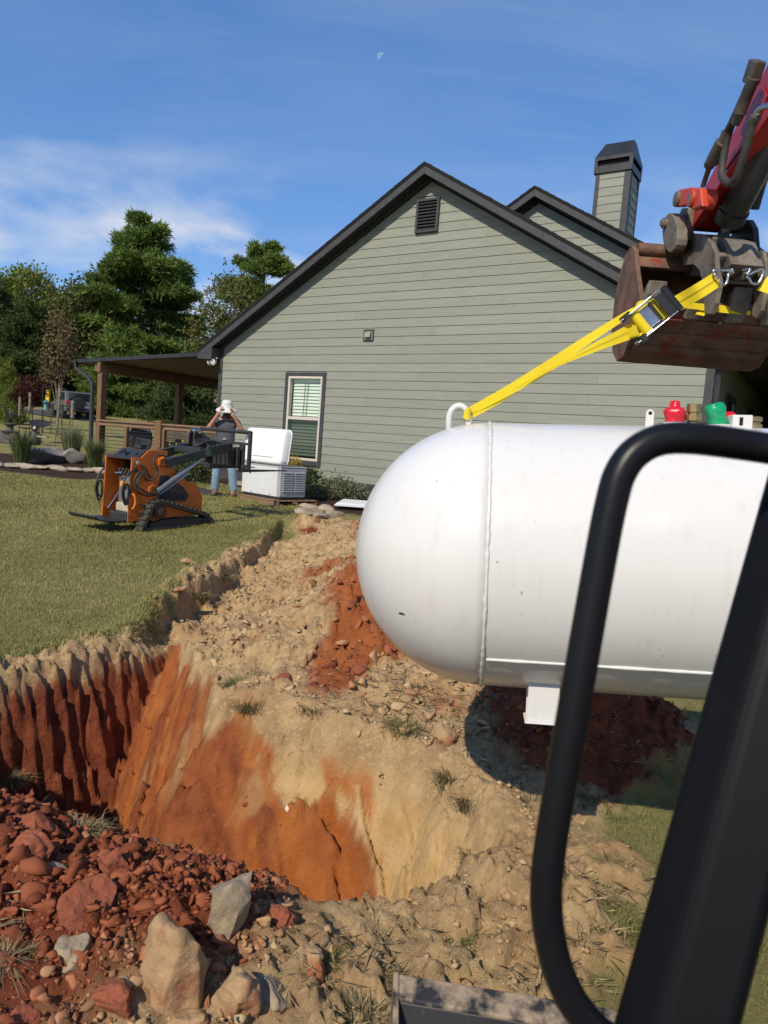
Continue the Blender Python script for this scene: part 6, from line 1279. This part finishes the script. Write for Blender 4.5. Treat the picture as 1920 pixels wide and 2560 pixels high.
# local x forward, y left
sidep = [(-2.1,.45),(-2.15,.85),(-2.1,1.12),(-1.95,1.80),(-.2,1.86),(.35,1.72),(.62,1.20),(1.95,1.10),(2.15,.95),(2.18,.5)]
MB().prism(sidep, (0,-.92,0), (1,0,0), (0,0,1), (0,1.84,0)).build('body', m_car, car, bevel=.06, seg=3)
for s in (-1, 1):
    for q in ([(-1.85,1.22),(-1.80,1.70),(-1.05,1.73),(-1.05,1.22)], [(-.95,1.22),(-.95,1.74),(-.25,1.76),(-.25,1.20)], [(-.15,1.20),(-.15,1.76),(.22,1.66),(.48,1.20)]):
        MB().prism(q, (0,s*.93-.004,0), (1,0,0), (0,0,1), (0,.008,0)).build('side_window', m_cgl, car)
    for xw in (-1.35, 1.38):
        w = thing('wheel', None, None); w.parent = car; MB().lathe([(.30,-.13),(.40,-.11),(.42,0),(.40,.11),(.30,.13)], (xw,s*.84,.41), (0,1,0), 24).build('tyre', m_tyre, w, True); MB().lathe([(.24,0),(.22,.02),(.06,.03)], (xw,s*.95,.41), (0,s,0), 16).build('rim', M('dark_rim', (.08,.08,.08), rough=.4), w, True)
        MB().prism([(xw+.52*cos(a), .41+.50*sin(a)) for a in np.linspace(0, pi, 12)]+[(xw-.46*cos(a+pi), .41+.44*sin(a)) for a in np.linspace(0, pi, 12)][::1], (0,s*.93-.02,0), (1,0,0), (0,0,1), (0,.04,0)).build('wheel_arch', m_sblk, car)
    MB().box(-2.18,-2.10,s*.80-.10,s*.80+.10,.95,1.20).build('tail_light', M('red_lens', (.42,.01,.012), rough=.25), car, bevel=.02)
MB().box(-2.14,-2.08,-.72,.72,1.22,1.72).build('rear_window', m_cgl, car, bevel=.03); MB().lathe([(.30,-.1),(.40,-.08),(.41,.05),(.36,.10),(.1,.12)], (-2.28,.10,1.02), (-1,0,0), 22).build('spare_wheel', m_tyre, car, True); MB().box(-2.30,-2.12,-.85,.85,.48,.66).build('rear_bumper', m_sblk, car, bevel=.03); MB().box(-2.16,-2.13,-.6,-.2,.74,.88).build('number_plate', m_white, car)
MB().box(.5,.66,-.98,-.90,1.15,1.30).build('mirror', m_car, car, bevel=.02); MB().box(.5,.66,.90,.98,1.15,1.30).build('mirror', m_car, car, bevel=.02)
g = on_ground(119, 1030); t = thing('yellow_marker', 'yellow post standing in front of the parked vehicle', 'post', g); MB().box(-.09,.09,-.09,.09,.0,1.5).build('post', M('dark_post', (.05,.05,.05), rough=.7), t); MB().box(-.13,.13,-.13,.13,.75,1.62).build('sleeve', M('yellow_sleeve', (.72,.46,.01), rough=.5), t, bevel=.03)
FP = place(560, 60, 1060); fh_ = thing('neighbour_house', 'pale stone house glimpsed beyond the patio', 'house', FP, radians(-12))
m_fst = M('field_stone', (.28,.245,.19), (.50,.46,.38), scale=3.4, rough=.9, bump=.6, bscale=8, bdist=.05, c3=(.16,.12,.08), s3=5, lo3=.58, hi3=.64)
MB().box(-1.9,9,0,7,-.3,3.4).build('wall', m_fst, fh_); MB().prism([(-2.3,3.3),(9.4,3.3),(3.6,6.2)], (0,-.3,0), (1,0,0), (0,0,1), (0,7.6,0)).build('roof', m_shing, fh_)
fw_ = thing('window', None, None); fw_.parent = fh_; MB().box(-.2,.9,-.06,.0,.9,2.6).build('frame', m_white, fw_); MB().box(-.1,.8,-.07,-.061,1.0,2.5).build('pane', M('far_pane', (.30,.36,.42), rough=.1), fw_); MB().box(-.2,.9,-.08,-.071,1.7,1.78).build('sash', m_white, fw_)
# ================================================================== ROCKS, CLODS, RUBBLE, GRASS
def hit_ground(px, py):
    d = ray(px, py); t = np.concatenate([np.linspace(1.2, 8, 700), np.linspace(8.02, 20, 300)]); P = EYE+d*t[:, None]
    z = ground(P[:, 0], P[:, 1], False)[0]; i = np.argmax(P[:, 2] < z); return P[i]
m_rtan = M('tan_rock', (.28,.175,.085), (.42,.28,.15), scale=5, rough=.95, bump=.7, bscale=30, bdist=.02, c3=(.25,.10,.05), s3=6, lo3=.50, hi3=.64); m_rgry = M('grey_rock', (.22,.165,.105), (.33,.26,.175), scale=9, rough=.95, bump=.7, bscale=34, bdist=.015, c3=(.27,.20,.12), s3=5, lo3=.55, hi3=.7)
m_rred = M('red_clay_clod', (.21,.054,.025), (.33,.102,.048), scale=9, rough=.95, bump=.8, bscale=34, bdist=.02, c3=(.10,.026,.014), s3=5, lo3=.5, hi3=.7); m_rora = M('orange_clod', (.26,.085,.03), (.36,.15,.06), scale=9, rough=.95, bump=.7, bscale=30, bdist=.015)
rocks = [ # px, py, half width px, half height px, material, label
 (430,2430,84,100,m_rtan,'largest tan boulder in the foreground heap'),(572,2255,52,95,m_rgry,'pale grey slab leaning at the pit rim'),(586,2490,44,74,m_rtan,'tall tan rock right of the largest boulder'),(660,2490,50,44,m_rgry,'grey rock at the bottom edge beside the tall tan rock'),
 (200,2268,58,62,m_rred,'biggest dark red clay clod in the foreground heap'),(62,2140,52,46,m_rred,'red clay clod with a flat sunlit face'),(278,2162,38,36,m_rred,'red clod standing alone over the pit shadow'),(162,2384,40,50,m_rgry,'grey brown rock under the biggest red clod'),(306,2465,34,34,m_rgry,'small squarish grey rock left of the largest boulder'),(284,2508,46,42,m_rred,'red clod at the bottom edge'),
 (76,2062,44,38,m_rred,'uppermost red clod near the dry grass tuft'),(124,2182,30,28,m_rgry,'grey stone wedged below the flat-faced clod'),(758,2402,34,38,m_rtan,'rounded tan rock beside the green tuft'),(790,2442,22,26,m_rora,'orange clod touching the rounded tan rock'),(691,2305,38,26,m_rred,'brown red clod at the pit rim'),(730,2020,13,10,M('white_stone', (.62,.56,.46), rough=.9),'white stone stuck in the pit wall'),
 (428,2186,20,16,m_rtan,'small tan stone on the pit rim'),(556,2378,20,16,m_rred,'small red clod right of the largest boulder'),(1110,1842,30,26,m_rtan,'tan rock by the green tuft on the spoil'),(1735,1832,28,26,m_rgry,'grey rock beyond the tank shadow'),(986,1345,0,0,None,''),(855,1345,18,14,m_rtan,'tan rock at the left of the tank head'),(240,2440,18,20,m_rgry,'upright grey pebble in the red heap'),(40,2560,40,30,m_rred,'red clod in the bottom corner'),(480,2560,40,26,m_rtan,'tan stone at the bottom edge under the boulder'),(1445,2180,26,18,m_rtan,'tan clod behind the grab handle'),(1180,2190,20,16,m_rtan,'tan pebble at the right pit rim'),(1260,2230,16,16,m_rtan,'small tan stone between rim and handle'),(1070,2370,18,16,m_rtan,'tan stone above the black blade'),(1290,2420,20,14,m_rtan,'flat tan stone beside the grab handle'),(700,1700,22,18,m_rred,'red lump half buried on the spoil slope'),(905,1700,14,12,m_rora,'orange lump near the red spill'),
 (800,1480,20,14,m_rtan,'tan clod on the trench side'),(850,1430,18,14,m_rtan,'tan clod below the tank head'),(470,1405,16,8,m_rtan,'pale stone lying on the lawn edge'),(445,1475,18,9,m_rtan,'pale crumb of soil on the lawn edge')]
rk = random.Random(5)
for i, (px, py, hw2, hh2, m, lab) in enumerate(rocks):
    if m is None: continue
    P = hit_ground(px, min(py+hh2*.75, 2640)); D = float((P-EYE)@_F); sx, sz = 1.42*hw2*D/FPX, 1.32*hh2*D/FPX
    me = stone_mesh(300+i*3, 5 if hw2 > 30 else 4, (sx, (sx+sz)/2*.9, sz), .12, 13, .045, .50, .86); o = link('clod' if m in (m_rred, m_rora) else 'rock', me, m, None, True)
    o.location = tuple(P+np.array((0, .25*sx, sz*.42))); o.rotation_euler = (rk.uniform(-.2,.2), rk.uniform(-.25,.25), rk.uniform(-.5,.5)); tag(o, lab, 'clod' if m in (m_rred, m_rora) else 'rock')
# loose crumbs everywhere on the spoil: real stones, far too many to count
def rubble():
    rng = np.random.default_rng(19); T = []
    for sub, cnt in ((1, 8), (2, 6)):
        for s in range(cnt):
            me = stone_mesh(500+s+40*sub, sub, (1,1,1), .16, 12 if sub == 2 else 8, .05, .22, .60); V = np.empty(len(me.vertices)*3, np.float32); me.vertices.foreach_get('co', V); F = np.empty(len(me.polygons)*3, np.int32); me.loops.foreach_get('vertex_index', F); T.append((V.reshape(-1, 3)+rng.normal(0, .10 if sub == 1 else .02, (len(V)//3, 3)), F.reshape(-1, 3))); bpy.data.meshes.remove(me)
    n = 120000; x = rng.uniform(-2.6, 1.9, n); y = 1.3+rng.uniform(0, 1, n)**1.6*10.0; x[:34000] = rng.uniform(-1.9, -.2, 34000); y[:34000] = rng.uniform(1.4, 2.8, 34000)
    e = .04; sl = np.abs(ground(x+e, y, False)[0]-ground(x-e, y, False)[0])/(2*e); z, dirt, red, ora, scr = ground(x, y, True)
    cl = fbm(x*1.6, y*1.6, 3, 7)+.6*fbm(x*6, y*6, 2, 8); mound = blob(x, y, -1.3, 2.1, .9, .5, 1)+blob(x, y, .6, 4.8, 1.1, 1.1, .45)+blob(x, y, 0, 7.5, .9, 2.4, .12); fore = blob(x, y, -1.3, 2.15, .9, .45, 1)
    pit = pit_coord(x, y)[0]
    keep = (dirt > .6) & (rng.uniform(size=n) < np.clip(.20+.55*mound+.7*cl, .02, 1)) & (sl < 1.6) & ((pit < -.02) | (rng.uniform(size=n) < .10)); x, y, z, red, mound, fore, ora = (q[keep] for q in (x, y, z, red, mound, fore, ora)); n = len(x)
    s = .0035+.0075*rng.pareto(1.9, n); s = np.clip(s, .003, .020+.020*np.clip(mound, 0, 1)+.042*fore+.035*blob(x, y, .3, 5.0, 1.0, 1.6, 1)); s *= np.clip(y/3.2, .9, 1.45)
    tone = rng.uniform(0, 1, n); bank = blob(x, y, 0, 6, 1.2, 2.6, 1); rd = np.clip(red+rng.normal(0, .25, n)*(rng.uniform(size=n) < .25)+.55*(rng.uniform(size=n) < .30*bank)+.5*(rng.uniform(size=n) < .55*fore), 0, 1); tone = tone*(1-.45*fore)
    VV, FF, CC = [], [], []; off = 0; kind = np.where(s > .022, rng.integers(8, 14, n), rng.integers(0, 8, n))
    for k in range(len(T)):
        V, F = T[k]; ii = np.nonzero(kind == k)[0]; m_ = len(ii); a = rng.uniform(0, 6.28, m_); c, q = np.cos(a)[:, None], np.sin(a)[:, None]
        sx, sy, sz = (s[ii]*rng.uniform(.8, 1.45, m_))[:, None], (s[ii]*rng.uniform(.7, 1.2, m_))[:, None], (s[ii]*rng.uniform(.5, 1.0, m_))[:, None]
        vx, vy, vz = V[None, :, 0]*sx, V[None, :, 1]*sy, V[None, :, 2]*sz
        W_ = np.stack([vx*c-vy*q+x[ii][:, None], vx*q+vy*c+y[ii][:, None], vz+(z[ii]+s[ii]*.08)[:, None]], -1); VV.append(W_.reshape(-1, 3))
        FF.append((F[None]+(np.arange(m_)*len(V))[:, None, None]+off).reshape(-1, 3)); off += m_*len(V); CC.append(np.repeat(np.stack([rd[ii], tone[ii]], 1), len(V), 0))
    me = tri_mesh('rubble', np.concatenate(VV), np.concatenate(FF)); CC = np.concatenate(CC); attr(me, 'red', CC[:, 0]); attr(me, 'tone', CC[:, 1])
    m, t, b = newmat('loose_crumbs'); L = t.links.new
    def A(k): a_ = t.nodes.new('ShaderNodeAttribute'); a_.attribute_name = k; return a_.outputs['Fac']
    def mix(f, a_, c_):
        q = t.nodes.new('ShaderNodeMix'); q.data_type = 'RGBA'; L(f, q.inputs['Factor'])
        for sl_, v in ((6, a_), (7, c_)):
            if isinstance(v, tuple): q.inputs[sl_].default_value = (*v, 1)
            else: L(v, q.inputs[sl_])
        return q.outputs[2]
    L(mix(A('red'), mix(A('tone'), (.30,.20,.11), (.46,.325,.18)), mix(A('tone'), (.15,.042,.020), (.34,.112,.052))), b.inputs['Base Color']); b.inputs['Roughness'].default_value = .95; b.inputs['Specular IOR Level'].default_value = .15
    o = link('rubble', me, m); tag(o, 'loose crumbs and pebbles strewn over the spoil', 'rubble', None, 'stuff'); return n
n_rub = rubble()
def blades(name, label, x, y, h, wid, m, rng, dry, z=None, cat='grass'):
    n = len(x); z = ground(x, y, True)[0] if z is None else z; a = rng.uniform(0, 2*pi, n); ln = h*rng.uniform(.5, 1.25, n); out = rng.uniform(.1, .9, n)
    p0 = np.stack([x, y, z-.008], 1); dr = np.stack([np.cos(a), np.sin(a), np.zeros(n)], 1); s = np.stack([-np.sin(a), np.cos(a), np.zeros(n)], 1)*(wid/2)[:, None]
    p1 = p0+dr*(out*ln*.3)[:, None]; p1[:, 2] += ln*.6; p2 = p0+dr*(out*ln)[:, None]; p2[:, 2] += ln*(1-.45*out)
    V = np.stack([p0-s, p0+s, p1+s*.8, p1-s*.8, p2], 1).reshape(-1, 3); i = np.arange(n)*5
    F = np.concatenate([np.stack([i, i+1, i+2], 1), np.stack([i, i+2, i+3], 1), np.stack([i+3, i+2, i+4], 1)]); me = tri_mesh(name, V, F); attr(me, 'tone', np.clip(np.repeat(dry+rng.uniform(-.2, .2, n), 5), 0, 1))
    o = link(name, me, m); tag(o, label, cat, None, 'stuff'); return o
m_lawn = leafmat('lawn_blades', (.140,.158,.036), (.40,.35,.14), .2)
rng = np.random.default_rng(29)
def lawn():
    n = 150000; v = rng.uniform(0, 1, n); y = 4.1+13.5*v**1.35; x = -1.2-rng.uniform(0, 1, n)*(y*.60-.6)
    nr = 46000; xr_ = rng.uniform(.55, 3.4, nr); yr_ = rng.uniform(1.0, 7.0, nr); x = np.concatenate([x, xr_]); y = np.concatenate([y, yr_])
    _, dirt, _, _, _ = ground(x, y, False); keep = (dirt < .45); inb = poly_sd(BED, x, y) > -.1; inm = poly_sd(MULCH, x, y) > -.05; keep &= ~inb & ~inm
    x, y = x[keep], y[keep]; far = np.clip(y/6, .8, 2.4); dry = .38+.5*fbm(x*.9, y*.9, 4, 13)+.35*fbm(x*5, y*5, 3, 14)
    blades('lawn_grass', 'mown lawn of olive green grass blades', x, y, .030+.010*rng.uniform(size=len(x))*1+.008*far, .0035*far, m_lawn, rng, dry)
lawn()
# ragged turf along the cut edge of the lawn
def fringe():
    n = 9000; ii = rng.integers(0, 9, n); P = np.array(DIRT); a, b = P[ii], P[ii+1]; t = rng.uniform(size=n); q = a+(b-a)*t[:, None]+rng.normal(0, .05, (n, 2)); x, y = q[:, 0], q[:, 1]; k = y < 10
    x, y = x[k], y[k]; blades('turf_fringe', 'ragged grass hanging over the cut turf edge', x, y, .055+.0*x, .0045+.0*x, m_lawn, rng, .55+.3*fbm(x*3, y*3, 3, 3))
fringe()
m_tuft = leafmat('dry_tuft', (.10,.090,.038), (.42,.33,.18), .2); m_tuftg = leafmat('green_tuft', (.075,.095,.024), (.27,.25,.10), .2)
tufts = [(590,1720,.16,.10,m_tuftg,'green tuft hanging at the top of the pit wall'),(620,1770,.15,.10,m_tuft,'dry tuft hanging beside the green tuft above the pit'),(1010,1830,.17,.15,m_tuftg,'large green tuft on the spoil below the tank'),(1130,1950,.16,.14,m_tuft,'dry clump on the right pit rim'),(1165,2010,.15,.10,m_tuft,'dry clump lower down the right pit rim'),(1185,2145,.10,.10,m_tuftg,'small green tuft at the right pit rim'),(20,1960,.20,.16,m_tuft,'bleached dry tuft at the picture edge over the pit'),(200,2090,.14,.12,m_tuft,'thin grass tuft on the grey crumbly spoil'),(105,2010,.12,.06,m_tuft,'wispy stems beside the uppermost red clod'),(800,2400,.10,.12,m_tuftg,'green tuft beside the rounded tan rock'),(690,2390,.10,.10,m_tuft,'flattened dry tuft in the foreground'),(1130,2350,.11,.16,m_tuftg,'wide green tuft above the black blade'),(1160,2260,.11,.14,m_tuft,'dry tuft in front of the right pit rim'),(940,2450,.12,.16,m_tuft,'matted dry grass left of the black blade'),(900,2540,.12,.16,m_tuft,'matted dry grass at the bottom edge'),(1540,2330,.12,.16,m_tuftg,'bright green tuft between handle and pillar'),(1490,2250,.11,.12,m_tuft,'dry patch between handle and pillar'),(780,1770,.10,.14,m_tuft,'sparse tuft on the upper spoil slope'),(640,1680,.10,.10,m_tuft,'faded tuft beside the trench'),(1330,2020,.13,.12,m_tuft,'dark tuft in the tank shadow'),(1480,2000,.14,.12,m_tuftg,'tuft in the tank shadow behind the handle'),(5,2420,.16,.10,m_tuft,'dry stems at the left picture edge'),(1010,2290,.09,.10,m_tuft,'small dry tuft at the front pit rim'),(1460,2440,.10,.10,m_tuft,'short tuft beside the grab handle'),(500,1490,.12,.2,m_tuft,'dry turf lip along the trench'),(560,1445,.12,.2,m_tuft,'second dry turf lip farther up the trench'),(850,1310,.16,.5,m_tuftg,'green verge beside the tank head')]
for i, (px, py, h, sp, m, lab) in enumerate(tufts):
    P = hit_ground(px, py); tuft('grass_tuft', lab, P, 420, h*.62, sp*2.0, m, 800+i, 'grass tuft', .0034 if P[1] < 6 else .008, 'grass tufts on the spoil', droop=1.35)
    if 'verge' in lab: COL.objects[-1]['kind'] = 'stuff'
def straw():
    n = 15000; x = rng.uniform(-1.3, 1.7, n); y = rng.uniform(1.35, 4.3, n); z, dirt, _, _, scr = ground(x, y, True); pc = pit_coord(x, y)[0]
    k = (pc < -.03) & (rng.uniform(size=n) < sstep(-.05, .35, fbm(x*2.1, y*2.1, 3, 41))*(.25+.75*sstep(-.5, .3, x))) & (dirt > .2); x, y, z = x[k], y[k], z[k]; n = len(x)
    a = rng.uniform(0, 2*pi, n); D = np.stack([np.cos(a), np.sin(a), rng.uniform(-.05, .45, n)], 1)
    o = link('dry_straw', leaf_mesh('dry_straw', np.stack([x, y, z+.004], 1), D, rng.uniform(.03, .10, n), .0022, rng, rng.uniform(.3, 1, n)), m_tuft); tag(o, 'dead straw and thatch scattered on the spoil', 'straw', None, 'stuff')
straw()
# pale half moon in the daytime sky
mm, tt_, bb = newmat('moon_disc'); tt_.nodes.remove(bb); em = tt_.nodes.new('ShaderNodeEmission'); em.inputs[0].default_value = (.62,.76,.98,1); em.inputs[1].default_value = .72; trn = tt_.nodes.new('ShaderNodeBsdfTransparent'); nz = tt_.nodes.new('ShaderNodeTexNoise'); nz.inputs['Scale'].default_value = .12; msx = tt_.nodes.new('ShaderNodeMixShader'); mr_ = tt_.nodes.new('ShaderNodeMapRange'); mr_.inputs['From Min'].default_value = .3; mr_.inputs['From Max'].default_value = .7; mr_.inputs['To Min'].default_value = .15; mr_.inputs['To Max'].default_value = .6
tcm = tt_.nodes.new('ShaderNodeTexCoord'); tt_.links.new(tcm.outputs['Object'], nz.inputs['Vector']); tt_.links.new(nz.outputs['Fac'], mr_.inputs['Value']); tt_.links.new(mr_.outputs[0], msx.inputs[0]); tt_.links.new(trn.outputs[0], msx.inputs[1]); tt_.links.new(em.outputs[0], msx.inputs[2]); tt_.links.new(msx.outputs[0], tt_.nodes['Material Output'].inputs[0])
md = ray(952, 141); md /= np.linalg.norm(md); mc = EYE+md*3500; mr0 = 3500*7.5/FPX; me_ = np.cross(md, (0,0,1)); me_ /= np.linalg.norm(me_); mu_ = np.cross(me_, md)
mdir = me_*-.75+mu_*.66; mdir /= np.linalg.norm(mdir); mper = np.cross(md, mdir)
hemi = MB(); rowsn = 10; cols = 14
for i in range(rowsn+1):
    for j in range(cols+1):
        th_ = -pi/2+pi*i/rowsn; ph_ = -.15+(pi/2+.15)*j/cols; hemi.v.append(tuple(mr0*(mper*sin(th_)+cos(th_)*(mdir*sin(ph_)-md*cos(ph_)))))
for i in range(rowsn):
    for j in range(cols): a = i*(cols+1)+j; hemi.f.append((a, a+1, a+cols+2, a+cols+1))
o = hemi.build('moon', mm, None, 'all'); o.location = tuple(mc); tag(o, 'faint pale half moon high in the blue sky', 'moon')
